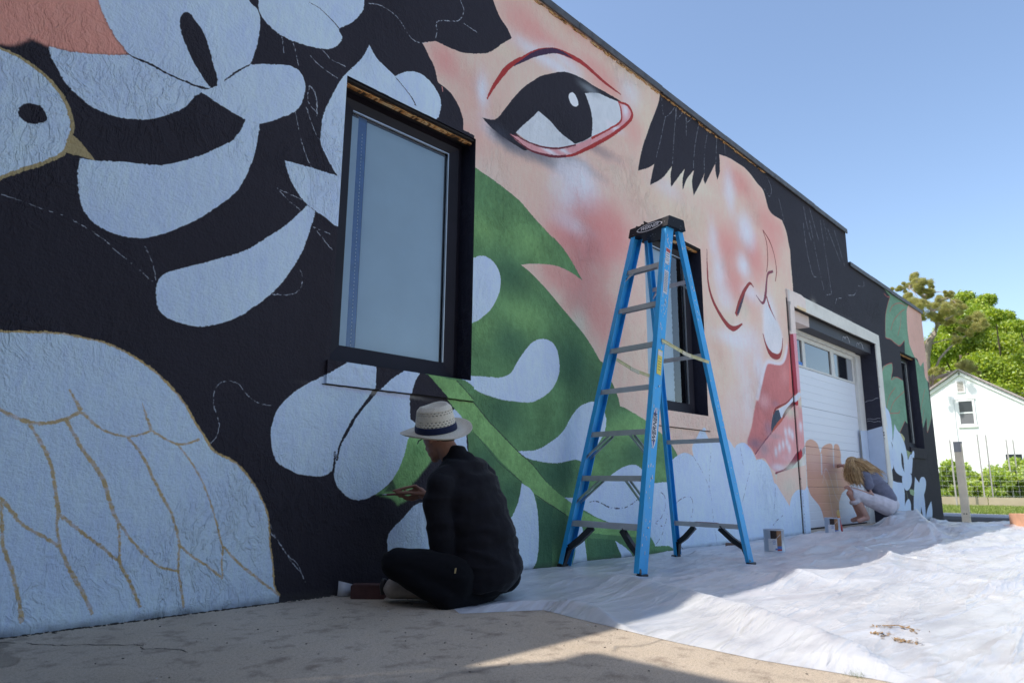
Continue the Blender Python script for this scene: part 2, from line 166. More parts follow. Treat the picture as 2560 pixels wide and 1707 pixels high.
0.872,0]]],["S",[0.5,0.345,0.15],0.95,0.0,[0.0137,0.0103,0.0103,0.012],2,[[0.853,0.866,0],[0.91,0.818,0],[0.973,0.786,0],[1.041,0.77,
0],[1.096,0.783,0],[1.139,0.805,0]]],["S",[0.5,0.345,0.15],0.95,0.0,[0.0035,0.0089,0.0159],2,[[1.087,0.928,0],[1.105,0.882,0],[1.135,
0.809,0]]],["S",[0.5,0.345,0.15],0.95,0.0,[0.0109,0.0109,0.0127,0.0109],2,[[1.139,0.805,0],[1.195,0.771,0],[1.257,0.749,0],[1.305,
0.753,0],[1.359,0.775,0]]],["S",[0.5,0.345,0.15],0.95,0.0,[0.0159,0.0143,0.0159,0.0175],2,[[0.676,0.807,0],[0.708,0.755,0],[0.728,
0.725,0],[0.768,0.653,0],[0.794,0.568,0],[0.826,0.458,0]]],["S",[0.5,0.345,0.15],0.95,0.0,[0.0173,0.0126,0.0142,0.0189,0.0189,0.0157],
2,[[0.826,0.458,0],[0.825,0.404,0],[0.842,0.332,0],[0.868,0.271,0],[0.915,0.19,0],[0.957,0.12,0],[0.991,0.045,0]]],["S",[0.5,0.345,
0.15],0.95,0.0,[0.0166,0.0199,0.0199,0.0149],2,[[0.802,0.827,0],[0.849,0.755,0],[0.883,0.706,0],[0.929,0.65,0],[0.972,0.587,0],[1.001,
0.511,0],[1.036,0.434,0],[1.051,0.408,0]]],["S",[0.5,0.345,0.15],0.95,0.0,[0.0132,0.0116,0.0149,0.0165,0.0149],2,[[1.048,0.408,0],
[1.065,0.338,0],[1.074,0.256,0],[1.105,0.191,0],[1.143,0.119,0],[1.175,0.047,0]]],["S",[0.5,0.345,0.15],0.95,0.0,[0.014,0.0157,0.014,
0.014],2,[[1.042,0.766,0],[1.091,0.714,0],[1.135,0.655,0],[1.175,0.582,0],[1.23,0.488,0],[1.271,0.414,0],[1.303,0.332,0],[1.313,
0.298,0]]],["S",[0.5,0.345,0.15],0.95,0.0,[0.0121,0.0121,0.0138,0.0138],2,[[1.313,0.298,0],[1.317,0.192,0],[1.339,0.105,0],[1.357,
0.025,0]]],["S",[0.5,0.345,0.15],0.95,0.0,[0.0091,0.0109,0.0109,0.0128],2,[[1.257,0.749,0],[1.319,0.68,0],[1.377,0.59,0],[1.429,0.492,
0],[1.471,0.393,0],[1.496,0.315,0],[1.506,0.287,0]]],["S",[0.5,0.345,0.15],0.95,0.0,[0.0127,0.0109,0.0091],2,[[1.506,0.287,0],[1.513,
0.21,0],[1.525,0.144,0]]],["S",[0.5,0.345,0.15],0.95,0.0,[0.0153],2,[[0.587,0.527,0],[0.618,0.513,0],[0.652,0.475,0],[0.703,0.421,
0],[0.77,0.377,0],[0.84,0.326,0]]],["S",[0.5,0.345,0.15],0.95,0.0,[0.0145],2,[[0.833,0.452,0],[0.89,0.402,0],[0.953,0.35,0],[1.015,
0.303,0],[1.077,0.249,0]]],["S",[0.5,0.345,0.15],0.95,0.0,[0.0119],2,[[1.054,0.408,0],[1.107,0.342,0],[1.177,0.268,0],[1.246,0.211,
0],[1.318,0.186,0]]],["S",[0.5,0.345,0.15],0.95,0.0,[0.0124],2,[[1.316,0.298,0],[1.376,0.247,0],[1.443,0.202,0],[1.525,0.144,0]]],
["S",[0.5,0.345,0.15],0.95,0.0,[0.0112,0.013,0.0149,0.0093],2,[[1.51,0.287,0],[1.587,0.212,0],[1.695,0.125,0],[1.814,0.031,0]]],["S",
[0.5,0.345,0.15],0.95,0.0,[0.0134,0.0149,0.0179,0.0194],2,[[0.619,0.504,0],[0.633,0.412,0],[0.649,0.343,0],[0.684,0.261,0],[0.715,
0.168,0],[0.748,0.047,0]]],["P",[0.12,0.24,0.1],1,0.0,[[2.836,2.677,1],[3.069,2.759,1],[3.275,2.725,0],[3.519,2.66,0],[3.691,2.578,
0],[3.943,2.451,1],[3.925,2.472,0],[4.114,2.369,0],[4.305,2.197,1],[4.151,2.237,0],[3.961,2.243,0],[3.744,2.206,0],[3.561,2.16,1],
[3.745,2.084,0],[3.959,1.971,0],[4.146,1.859,0],[4.34,1.729,0],[4.524,1.572,0],[4.562,1.558,0],[4.749,1.323,0],[4.794,1.215,1],[4.924,
1.196,0],[5.179,1.123,0],[5.275,1.082,0],[5.524,0.98,0],[5.689,0.856,0],[5.694,0.825,1],[5.617,0.795,0],[5.497,0.577,1],[5.44,0.119,
1],[5.768,-0.044,1],[5.752,-0.24,1],[3.997,-0.082,1],[3.33,-0.116,1],[3.094,0.563,1],[3.073,0.854,0],[3.05,0.92,1],[2.974,1.023,
1],[2.859,1.126,1],[2.698,1.24,1],[2.755,1.354,1]]],["C",1],["G",[0.22,0.4,0.14],0.6,[3.692,2.36,0.347,0.196]],["G",[0.22,0.4,0.14],
0.6,[3.132,2.325,0.191,0.117]],["G",[0.22,0.4,0.14],0.6,[3.223,1.608,0.176,0.103]],["G",[0.22,0.4,0.14],0.6,[3.61,1.752,0.248,0.138]],
["G",[0.22,0.4,0.14],0.6,[4.847,0.986,0.314,0.143]],["G",[0.22,0.4,0.14],0.6,[5.179,1.109,0.268,0.118]],["G",[0.22,0.4,0.14],0.6,
[4.392,0.709,0.154,0.074]],["G",[0.22,0.4,0.14],0.6,[5.408,0.685,0.182,0.076]],["G",[0.22,0.4,0.14],0.6,[5.446,0.006,0.146,0.06]],
["G",[0.22,0.4,0.14],0.6,[4.337,1.566,0.241,0.12]],["G",[0.055,0.13,0.07],0.75,[3.444,2.063,0.192,0.138]],["G",[0.055,0.13,0.07],0.75,
[3.451,1.557,0.204,0.144]],["G",[0.055,0.13,0.07],0.75,[4.141,1.479,0.247,0.158]],["G",[0.055,0.13,0.07],0.75,[4.198,1.548,0.29,0.185]],
["G",[0.055,0.13,0.07],0.75,[4.492,1.298,0.311,0.188]],["G",[0.055,0.13,0.07],0.75,[4.026,0.665,0.174,0.109]],["G",[0.055,0.13,0.07],
0.75,[3.977,0.309,0.181,0.113]],["G",[0.055,0.13,0.07],0.75,[3.914,0.24,0.238,0.15]],["G",[0.055,0.13,0.07],0.75,[3.882,0.639,0.24,
0.154]],["G",[0.055,0.13,0.07],0.75,[4.569,0.063,0.144,0.082]],["G",[0.055,0.13,0.07],0.75,[3.214,0.711,0.155,0.11]],["G",[0.055,0.13,
0.07],0.75,[3.465,0.502,0.166,0.112]],["G",[0.055,0.13,0.07],0.75,[3.382,1.054,0.195,0.137]],["G",[0.055,0.13,0.07],0.75,[5.023,0.846,
0.197,0.109]],["C",0],["P",[0.055,0.13,0.07],0.85,0.0,[[3.735,0.486,1],[3.915,0.42,0],[4.072,0.353,1],[4.291,0.272,1],[3.944,0.423,
0],[3.909,0.004,1],[3.693,0.001,1],[3.765,0.143,0],[3.756,0.352,0]]],["P",[0.055,0.13,0.07],0.6,0.0,[[4.318,0.181,1],[4.679,0.147,
1],[4.756,0.028,0],[4.795,-0.055,1],[4.332,-0.026,1]]],["P",[0.22,0.4,0.14],1,0.0,[[2.698,1.242,1],[2.94,1.233,1],[3.092,1.122,0],
[3.28,0.974,0],[3.538,0.8,1],[3.682,0.722,0],[3.848,0.595,0],[4.056,0.474,0],[4.237,0.393,0],[4.488,0.306,0],[4.772,0.231,1],[5.068,
0.247,1],[5.063,0.143,1],[4.294,0.225,1],[4.365,0.208,1],[4.31,0.267,0],[4.072,0.353,0],[3.915,0.422,0],[3.715,0.51,0],[3.587,0.589,
0],[3.343,0.754,0],[3.197,0.86,0],[3.098,0.922,0],[2.974,1.028,1],[2.859,1.126,1]]],["S",[0.05,0.07,0.05],1,0.0,[0.0054,0.0081,0.0054],
0,[[2.94,1.233,0],[3.092,1.122,0],[3.28,0.974,0],[3.538,0.8,0],[3.682,0.722,0],[3.848,0.595,0]]],["S",[0.05,0.07,0.05],1,0.0,[0.0027,
0.0053,0.0053],0,[[3.105,0.923,0],[3.343,0.734,0],[3.587,0.589,0]]],["S",[0.05,0.06,0.05],1,0.0,[0.0056],0,[[3.715,0.51,0],[3.915,
0.422,0],[4.072,0.353,0]]],["P",[0.22,0.4,0.14],1,0.004,[[2.429,0.85,1],[2.789,0.841,0],[2.769,0.719,1],[2.7,0.644,0],[2.667,0.607,
0],[2.622,0.571,1],[2.67,0.527,0],[2.625,0.496,1],[2.521,0.451,1],[2.47,0.493,0],[2.383,0.51,0],[2.362,0.52,1],[2.444,0.562,0],
[2.485,0.606,0]]],["G",[0.13,0.28,0.1],0.5,[2.659,0.78,0.071,0.055]],["P",[0.027,0.0225,0.029],0.8,0.004,[[2.364,0.478,1],[2.434,0.545,
0],[2.488,0.602,1],[2.511,0.536,0],[2.446,0.532,0],[2.383,0.52,0]]],["P",[0.555,0.645,0.9],1,0.0,[[2.927,2.041,1],[3.059,2.075,1],
[3.137,2.116,0],[3.211,2.133,0],[3.287,2.106,0],[3.342,2.04,0],[3.349,1.94,0],[3.323,1.856,0],[3.249,1.754,0],[3.148,1.671,0],[3.071,
1.634,1],[2.941,1.611,1]]],["P",[0.555,0.645,0.9],1,0.0,[[2.952,1.279,1],[3.074,1.275,1],[3.23,1.289,0],[3.363,1.298,0],[3.47,1.34,
0],[3.532,1.425,0],[3.612,1.525,0],[3.712,1.608,0],[3.832,1.64,0],[3.939,1.619,0],[3.993,1.544,0],[4.005,1.427,0],[3.955,1.316,0],
[3.849,1.225,0],[3.713,1.162,0],[3.599,1.146,0],[3.38,1.148,0],[3.161,1.18,0],[3.021,1.237,1]]],["P",[0.555,0.645,0.9],1,0.0,[[3.546,
0.8,1],[3.747,0.818,0],[3.917,0.886,0],[4.042,0.966,0],[4.136,1.076,0],[4.251,1.173,0],[4.389,1.219,0],[4.514,1.213,0],[4.591,1.108,
0],[4.577,1.008,0],[4.461,0.881,0],[4.3,0.759,0],[4.186,0.762,0],[4.004,0.735,0],[3.882,0.73,0],[3.781,0.735,0],[3.65,0.753,0],
[3.554,0.792,1]]],["P",[0.555,0.645,0.9],1,0.0,[[3.587,0.583,1],[3.683,0.542,0],[3.732,0.457,0],[3.756,0.352,0],[3.765,0.143,0],
[3.736,0.043,0],[3.698,0.0,1],[3.698,-0.055,1],[3.19,-0.009,1],[3.395,0.264,1],[3.497,0.369,1],[3.554,0.46,0]]],["P",[0.555,0.645,
0.9],1,0.0,[[4.053,0.478,1],[4.225,0.477,0],[4.14,0.433,1]]],["P",[0.555,0.645,0.9],1,0.0,[[4.6,0.627,1],[4.769,0.7,0],[4.884,0.731,
0],[5.003,0.739,0],[5.092,0.706,0],[5.121,0.665,0],[5.122,0.548,0],[5.178,0.573,0],[5.37,0.595,1],[5.536,0.6,1],[5.515,0.052,1],
[5.273,0.066,1],[5.113,0.241,1],[4.994,0.246,0],[4.892,0.236,0],[4.792,0.222,1],[4.643,0.271,0],[4.447,0.323,0],[4.334,0.371,0],
[4.224,0.406,1],[4.261,0.453,0],[4.388,0.534,0]]],["P",[0.555,0.645,0.9],1,0.0,[[4.198,0.284,1],[4.258,0.27,0],[4.292,0.153,0],[4.331,
-0.051,1],[4.122,-0.034,1],[4.171,0.089,0]]],["P",[0.555,0.645,0.9],1,0.0,[[4.685,0.139,1],[4.773,0.103,0],[4.883,0.043,0],[5.008,
-0.068,1],[5.005,-0.122,1],[4.799,-0.105,1],[4.756,0.028,0]]],["S",[0.027,0.0225,0.029],0.9,0.0,[0.0063,0.0094,0.0125,0.0094,0.0063],
1,[[4.342,0.445,0],[4.424,0.449,0],[4.515,0.428,0],[4.62,0.398,0],[4.757,0.39,0],[4.87,0.401,0],[4.974,0.435,0],[5.034,0.46,0]]],
["P",[0.555,0.645,0.9],1,0.0,[[5.498,0.053,1],[5.542,0.687,0],[5.531,0.698,0],[5.603,0.794,0],[5.757,0.857,0],[5.869,0.867,0],[5.987,
0.841,1],[5.975,0.933,0],[6.087,1.04,0],[6.185,1.12,0],[6.313,1.015,0],[6.422,1.001,1],[6.555,1.038,0],[6.722,1.035,0],[6.856,0.95,
1],[6.924,0.992,0],[7.088,1.015,0],[7.245,0.949,0],[7.363,0.841,0],[7.384,0.85,1],[7.539,0.846,0],[7.687,0.766,0],[7.784,0.598,1],
[7.943,0.547,0],[8.094,0.426,0],[8.167,0.338,1],[8.0,0.0,0],[8.0,-0.4,1],[5.0,-0.4,1]]],["P",[0.12,0.24,0.1],1,0.0,[[5.25,0.068,
1],[5.498,0.049,1],[5.629,0.003,0],[5.746,-0.052,1],[5.524,-0.051,0],[5.297,-0.057,1],[5.143,-0.046,1]]],["S",[0.09,0.07,0.09],0.85,
0.0,[0.0072],1,[[5.625,0.407,0],[5.733,0.451,0],[5.86,0.47,0],[5.93,0.438,0],[5.931,0.339,0],[5.868,0.243,0]]],["S",[0.09,0.07,0.09],
0.85,0.0,[0.0049],1,[[5.966,0.851,0],[6.09,0.752,0],[6.232,0.603,0],[6.297,0.461,0],[6.318,0.273,0],[6.372,0.02,0]]],["S",[0.09,
0.07,0.09],0.85,0.0,[0.0046],1,[[6.341,0.892,0],[6.291,0.698,0],[6.278,0.509,0]]],["S",[0.09,0.07,0.09],0.85,0.0,[0.0068],1,[[5.349,
0.522,0],[5.444,0.479,0],[5.459,0.393,0],[5.383,0.293,0],[5.292,0.251,0],[5.428,0.225,0],[5.484,0.324,0]]],["S",[0.09,0.07,0.09],
0.85,0.0,[0.0067],1,[[5.427,0.216,0],[5.374,0.143,0],[5.266,0.075,0]]],["S",[0.09,0.07,0.09],0.85,0.0,[0.0062],1,[[7.182,0.722,0],
[7.065,0.555,0],[6.964,0.404,0]]],["S",[0.09,0.07,0.09],0.85,0.0,[0.0069],1,[[5.7,0.033,0],[5.791,-0.042,0]]],["S",[0.09,0.07,0.09],
0.85,0.0,[0.0061],1,[[7.82,0.564,0],[7.736,0.297,0]]],["S",[0.09,0.07,0.09],0.85,0.0,[0.013],1,[[7.669,0.135,0],[7.845,0.211,0],
[7.955,0.241,0]]],["S",[0.09,0.07,0.09],0.85,0.0,[0.0063],1,[[6.991,0.959,0],[7.038,0.769,0]]],["S",[0.09,0.07,0.09],0.85,0.0,[0.0062],
1,[[4.898,0.057,0],[4.893,-0.059,0]]],["S",[0.09,0.07,0.09],0.85,0.0,[0.0088],1,[[8.108,0.254,0],[8.084,0.118,0],[8.15,-0.003,0]]],
["P",[0.555,0.645,0.9],1,0.0,[[2.123,1.244,1],[2.214,1.245,0],[2.315,1.245,1],[2.319,1.111,1],[2.264,1.03,0],[2.206,0.961,0],[2.157,
0.876,0],[2.123,0.791,0],[2.1,0.7,0],[2.086,0.7,0],[2.08,0.643,1],[2.031,0.614,0],[1.958,0.612,0],[1.877,0.623,0],[1.788,0.658,
0],[1.744,0.691,0],[1.715,0.757,0],[1.706,0.818,0],[1.711,0.881,0],[1.746,0.966,0],[1.827,1.041,0],[1.912,1.105,0],[2.038,1.184,
0]]],["P",[0.555,0.645,0.9],1,0.0,[[2.52,1.239,1],[2.647,1.245,1],[2.605,1.172,0],[2.583,1.095,1],[2.59,1.003,0],[2.598,0.953,1],
[2.652,0.924,1],[2.581,0.831,1],[2.547,0.713,0],[2.485,0.606,0],[2.382,0.528,0],[2.281,0.491,0],[2.201,0.496,0],[2.13,0.546,0],[2.097,
0.603,0],[2.095,0.66,0],[2.106,0.759,0],[2.15,0.825,0],[2.213,0.94,0],[2.279,1.032,0],[2.349,1.109,1],[2.433,1.181,0]]],["S",[0.027,
0.0225,0.029],1,0.0,[0.022,0.0176,0.011,0.011,0.0088],0,[[2.332,1.121,0],[2.298,1.069,0],[2.212,0.952,0],[2.149,0.85,0],[2.119,0.774,
0],[2.105,0.701,0],[2.09,0.742,0],[2.09,0.651,0]]],["P",[0.027,0.0225,0.029],1,0.0,[[2.319,1.115,1],[2.349,1.105,1],[2.285,1.032,
0],[2.25,1.007,1]]],["P",[0.555,0.645,0.9],1,0.0,[[2.946,1.05,1],[3.014,0.996,0],[3.05,0.92,0],[3.068,0.793,0],[3.088,0.786,1],
[2.841,0.777,1],[2.833,0.974,1]]],["P",[0.555,0.645,0.9],1,0.0,[[2.72,0.472,1],[2.639,0.447,0],[2.563,0.379,0],[2.495,0.322,0],[2.465,
0.272,0],[2.472,0.155,1],[2.996,-0.037,1],[2.979,0.468,1]]],["G",[0.55,0.5,0.42],0.45,[2.183,1.097,0.202,0.012]],["G",[0.55,0.5,0.42],
0.45,[2.483,1.086,0.18,0.013]],["S",[0.3,0.05,0.045],1,0.0,[0.0066,0.0263,0.0394,0.0525,0.0591,0.0591,0.0197],0,[[6.462,3.022,0],[6.45,
2.833,0],[6.462,2.618,0],[6.555,2.454,0],[6.729,2.319,0],[6.897,2.25,0],[7.024,2.255,0],[7.21,2.338,0]]],["S",[0.3,0.05,0.045],1,
0.0,[0.0631,0.0701,0.0561,0.035,0.014],0,[[7.062,2.413,0],[7.154,2.553,0],[7.289,2.714,0],[7.465,2.861,0],[7.563,2.835,0]]],["S",
[0.08,0.06,0.09],1,0.0,[0.0414,0.0483,0.0276,0.0069],0,[[7.101,2.429,0],[7.169,2.521,0],[7.258,2.627,0],[7.327,2.713,0]]],["S",[0.22,
0.06,0.08],1,0.0,[0.0075,0.03,0.0599,0.0375,0.0375,0.03],0,[[7.613,2.753,0],[7.778,2.689,0],[7.878,2.788,0],[7.944,2.993,0],[8.005,
3.104,0],[8.158,3.168,0]]],["S",[0.3,0.05,0.045],1,0.0,[0.0157,0.0236,0.0157,0.0236,0.0157],0,[[7.932,3.646,0],[8.117,3.546,0],[8.23,
3.395,0],[8.268,3.204,0],[8.211,3.048,0]]],["S",[0.3,0.05,0.045],1,0.0,[0.0155,0.0233,0.0155],0,[[7.932,3.646,0],[8.021,3.501,0],
[8.019,3.283,0],[7.962,3.113,0]]],["S",[0.3,0.05,0.045],1,0.0,[0.0224,0.0373,0.0149],0,[[7.914,2.795,0],[7.983,2.676,0],[8.139,2.542,
0]]],["P",[0.68,0.7,0.72],0.8,0.02,[[7.747,2.39,1],[7.783,2.212,0],[7.895,2.109,0],[8.022,2.09,0],[8.162,2.137,0],[8.268,2.228,0],
[8.313,2.359,0],[8.223,2.508,0],[8.058,2.594,0],[7.896,2.678,0],[7.797,2.584,0]]],["S",[0.3,0.05,0.045],1,0.0,[0.0145,0.0362,0.0725,
0.0797,0.058,0.029,0.0145],0,[[7.736,2.315,0],[7.802,2.196,0],[7.895,2.109,0],[8.02,2.08,0],[8.166,2.104,0],[8.263,2.199,0],[8.316,
2.35,0]]],["S",[0.75,0.69,0.71],0.9,0.02,[0.071,0.0994,0.1065,0.0994,0.0994,0.0994,0.0994,0.0852],0,[[8.453,2.27,0],[8.323,2.06,0],
[8.222,1.998,0],[8.106,1.978,0],[7.845,1.968,0],[7.751,1.904,0],[7.622,1.729,0],[7.47,1.506,0]]],["P",[0.56,0.19,0.175],1,0.006,
[[8.488,2.334,1],[8.412,2.168,0],[8.323,2.06,0],[8.223,2.005,0],[8.108,1.985,0],[7.975,1.978,0],[7.845,1.97,0],[7.787,1.936,0],[7.695,
1.808,0],[7.616,1.684,0],[7.51,1.51,0],[7.444,1.491,0],[7.281,1.202,0],[7.171,1.05,0],[7.164,0.998,1],[7.249,0.969,1],[7.337,0.893,
1],[7.584,1.036,0],[7.78,1.142,0],[7.811,1.234,0],[7.866,1.372,0],[7.927,1.433,0],[8.073,1.481,0],[8.26,1.533,0],[8.461,1.625,0],
[8.514,1.654,1],[8.636,1.695,0],[8.745,1.783,1],[8.756,2.077,0],[8.756,2.475,1],[8.518,2.436,1]]],["G",[0.75,0.45,0.45],0.5,[7.655,
1.509,0.149,0.085]],["G",[0.28,0.16,0.2],0.8,[7.347,1.019,0.169,0.06]],["G",[0.35,0.2,0.24],0.7,[7.723,1.201,0.1,0.084]],["G",[0.35,
0.2,0.24],0.5,[7.972,1.501,0.105,0.044]],["G",[0.7,0.3,0.28],0.5,[8.292,1.877,0.14,0.116]],["P",[0.68,0.19,0.17],1,0.0,[[8.497,2.345,
1],[8.512,1.673,1],[8.514,1.654,1],[8.4,1.7,1]]],["P",[0.36,0.04,0.06],1,0.0,[[8.517,2.431,1],[8.608,2.443,1],[8.613,1.702,1],[8.514,
1.659,1]]],["P",[0.7,0.33,0.37],1,0.0,[[8.608,2.446,1],[8.756,2.475,1],[8.761,2.078,0],[8.75,1.783,1],[8.624,1.698,1]]],["P",[0.62,
0.64,0.7],1,0.0,[[8.047,1.45,1],[8.297,1.536,0],[8.501,1.637,0],[8.649,1.712,1],[8.758,1.697,1],[8.755,1.707,1],[8.652,1.628,0],
[8.527,1.575,0],[8.405,1.523,0],[8.282,1.446,0],[8.102,1.338,1]]],["P",[0.06,0.075,0.1],1,0.0,[[8.046,1.446,1],[8.103,1.342,1],[7.967,
1.258,0],[7.8,1.164,1],[7.802,1.234,0],[7.865,1.364,0],[7.925,1.419,0]]],["S",[0.3,0.05,0.045],1,0.0,[0.0281,0.0281,0.0211,0.014],
0,[[7.884,1.38,0],[7.963,1.447,0],[8.111,1.495,0],[8.3,1.551,0],[8.503,1.648,0]]],["S",[0.5,0.12,0.08],1,0.0,[0.0408,0.0476,0.034,
0.0204],0,[[8.158,1.357,0],[8.004,1.275,0],[7.891,1.211,0],[7.817,1.165,0]]],["S",[0.16,0.03,0.04],1,0.0,[0.071,0.071,0.0568],0,
[[8.525,1.559,0],[8.361,1.482,0],[8.24,1.414,0],[8.158,1.357,0]]],["S",[0.24,0.05,0.08],1,0.0,[0.0324,0.0259,0.0259],0,[[7.799,1.157,
0],[7.604,1.057,0],[7.338,0.896,0]]],["P",[0.7,0.33,0.31],1,0.0,[[7.337,0.893,1],[7.603,1.05,0],[7.816,1.161,0],[8.077,1.294,0],
[8.276,1.417,0],[8.521,1.54,0],[8.739,1.674,1],[8.783,1.493,0],[8.781,1.074,1],[8.61,0.992,0],[8.525,0.945,0],[8.316,0.816,0],[8.158,
0.735,0],[7.912,0.711,0],[7.736,0.756,1],[7.662,0.802,0],[7.559,0.866,0],[7.37,0.851,1]]],["G",[0.62,0.55,0.42],0.9,[8.391,1.44,
0.169,0.068]],["G",[0.62,0.58,0.45],0.9,[8.682,1.577,0.099,0.07]],["G",[0.36,0.26,0.28],0.7,[7.574,0.968,0.112,0.075]],["G",[0.5,0.32,
0.32],0.6,[7.878,1.126,0.187,0.035]],["G",[0.75,0.69,0.71],0.9,[8.201,1.186,0.043,0.058]],["G",[0.75,0.69,0.71],0.9,[8.313,1.207,0.044,
0.059]],["G",[0.75,0.69,0.71],0.9,[8.397,1.167,0.045,0.059]],["G",[0.75,0.69,0.71],0.9,[8.104,1.038,0.042,0.057]],["G",[0.75,0.69,
0.71],0.9,[8.217,1.071,0.043,0.058]],["G",[0.75,0.69,0.71],0.9,[8.276,1.002,0.044,0.058]],["G",[0.75,0.69,0.71],0.9,[7.994,1.005,0.042,
0.057]],["G",[0.75,0.69,0.71],0.9,[7.882,0.945,0.041,0.056]],["G",[0.75,0.69,0.71],0.9,[8.627,1.284,0.047,0.061]],["G",[0.75,0.69,
0.71],0.7,[7.922,0.773,0.187,0.042]],["G",[0.72,0.45,0.45],0.6,[8.22,0.885,0.198,0.05]],["S",[0.26,0.05,0.07],1,0.0,[0.0271,0.0542,
0.0949,0.1085,0.0678],0,[[7.827,0.704,0],[8.016,0.723,0],[8.197,0.757,0],[8.354,0.824,0],[8.499,0.908,0],[8.608,0.985,0]]],["P",[0.36,
0.33,0.31],1,0.0,[[8.621,1.0,1],[8.761,1.073,1],[8.766,0.998,1],[8.623,0.912,1]]],["P",[0.42,0.02,0.03],1,0.0,[[8.507,0.952,1],
[8.619,0.993,1],[8.615,0.919,1],[8.521,0.872,1]]],["P",[0.42,0.02,0.03],1,0.0,[[8.512,1.573,1],[8.613,1.605,1],[8.603,1.547,1],[8.538,
1.53,1]]],["P",[0.66,0.6,0.48],1,0.0,[[7.809,0.696,1],[8.049,0.709,0],[8.23,0.736,0],[8.408,0.818,0],[8.521,0.872,1],[8.623,0.912,
1],[8.766,0.998,1],[8.769,0.715,1],[8.754,0.539,1],[8.6,0.54,1],[7.986,0.541,1],[7.892,0.587,0]]],["G",[0.62,0.66,0.52],0.8,[8.344,
0.767,0.202,0.065]],["G",[0.8,0.53,0.415],0.8,[8.35,0.603,0.238,0.064]],["G",[0.75,0.69,0.71],0.5,[8.637,0.735,0.058,0.148]],["P",
[0.8,0.53,0.415],1,0.0,[[7.843,0.581,1],[7.885,0.709,1],[8.721,0.822,1],[8.66,0.51,1],[8.167,0.338,1]]],["G",[0.66,0.62,0.48],0.6,
[8.207,0.564,0.267,0.123]],["P",[0.555,0.645,0.9],1,0.0,[[8.165,0.33,1],[8.252,0.441,0],[8.426,0.519,0],[8.613,0.519,1],[8.803,0.62,
1],[8.848,0.472,0],[9.065,0.302,1],[9.037,-0.066,1],[7.689,0.003,1],[7.931,0.225,1]]],["S",[0.08,0.08,0.1],0.9,0.0,[0.0047,0.0093,
0.0093],1,[[8.514,0.745,0],[8.54,0.384,0],[8.539,0.012,0]]],["P",[0.72,0.6,0.52],1,0.0,[[8.513,3.028,1],[9.027,3.042,1],[9.198,3.013,
1],[9.167,2.854,1],[9.112,2.802,1],[9.146,2.641,1],[8.748,2.634,1],[8.756,2.475,1],[8.517,2.431,1],[8.522,2.734,1]]],["P",[0.8,0.55,
0.28],0.8,0.0,[[8.739,2.858,1],[9.168,2.86,1],[9.1,2.808,1],[8.745,2.824,1]]],["P",[0.66,0.63,0.55],1,0.0,[[9.12,2.815,1],[12.06,
2.83,1],[12.06,-0.3,1],[12.28,-0.3,1],[12.28,3.005,1],[9.12,3.015,1]]],["G",[0.5,0.46,0.38],0.5,[9.462,2.995,0.087,0.068]],["G",
[0.72,0.7,0.62],0.4,[10.531,2.935,0.458,0.073]],["P",[0.16,0.15,0.14],0.75,0.003,[[8.502,2.855,1],[8.581,2.866,1],[8.552,2.452,1],
[8.492,2.491,1]]],["P",[0.4,0.38,0.36],0.5,0.0,[[8.5,3.02,1],[8.573,3.026,1],[8.556,2.861,1],[8.502,2.855,1]]],["P",[0.74,0.42,0.33],
1,0.0,[[14.337,4.135,1],[15.938,4.143,1],[15.685,2.514,1],[15.31,2.566,1],[15.125,2.635,0],[15.125,2.941,1],[14.865,2.817,0],[14.668,
2.937,1],[14.36,2.961,0],[14.226,3.116,0],[14.194,3.44,0],[14.269,3.785,0]]],["P",[0.17,0.31,0.2],1,0.0,[[12.965,4.105,1],[12.915,
3.948,1],[13.26,3.872,1],[12.92,3.556,0],[12.786,3.287,0],[12.722,3.051,1],[13.085,3.051,0],[13.491,3.025,0],[13.908,3.177,1],[13.84,
2.89,1],[14.508,2.937,1],[14.322,3.065,0],[14.188,3.22,0],[14.213,3.531,0],[14.269,3.785,0],[14.47,3.969,1],[14.521,4.104,1]]],["P",
[0.17,0.31,0.2],1,0.0,[[12.299,2.419,1],[12.457,2.525,0],[12.943,2.63,1],[12.941,2.526,0],[12.81,2.333,1],[12.999,2.404,0],[13.479,
2.397,1],[13.967,2.336,1],[13.947,1.507,1],[13.392,1.674,1],[13.002,1.454,1],[12.746,1.478,0],[12.492,1.299,1],[12.503,1.614,0],[12.343,
1.79,0],[12.272,2.103,0]]],["P",[0.17,0.31,0.2],1,0.0,[[14.508,2.937,1],[14.687,2.884,0],[14.865,2.817,1],[15.125,2.941,1],[15.1,
2.678,0],[15.264,2.561,1],[15.308,1.959,0],[15.194,1.795,0],[14.832,1.545,1],[14.85,1.686,0],[14.873,1.839,1],[14.699,1.719,0],[14.558,
1.615,1],[14.517,1.963,0],[14.49,2.39,0]]],["S",[0.45,0.12,0.1],0.8,0.0,[0.0169],0,[[12.886,3.859,0],[13.078,3.835,0],[13.22,3.854,
0],[13.07,3.708,0],[12.856,3.462,0],[12.772,3.244,0],[12.724,3.055,0],[13.022,3.061,0],[13.283,3.029,0],[13.564,3.029,0],[13.908,
3.177,0]]],["S",[0.45,0.12,0.1],0.8,0.0,[0.0177],0,[[13.126,3.573,0],[13.388,3.738,0],[13.865,3.874,0],[14.247,3.892,0]]],["S",[0.45,
0.12,0.1],0.8,0.0,[0.0175],0,[[13.08,3.234,0],[13.366,3.47,0],[13.881,3.713,0],[14.139,3.805,0]]],["S",[0.45,0.12,0.1],0.8,0.0,[0.0175],
0,[[13.873,3.69,0],[13.751,3.452,0],[13.481,3.195,0]]],["S",[0.45,0.12,0.1],0.8,0.0,[0.0158],0,[[12.289,2.389,0],[12.522,2.533,0],
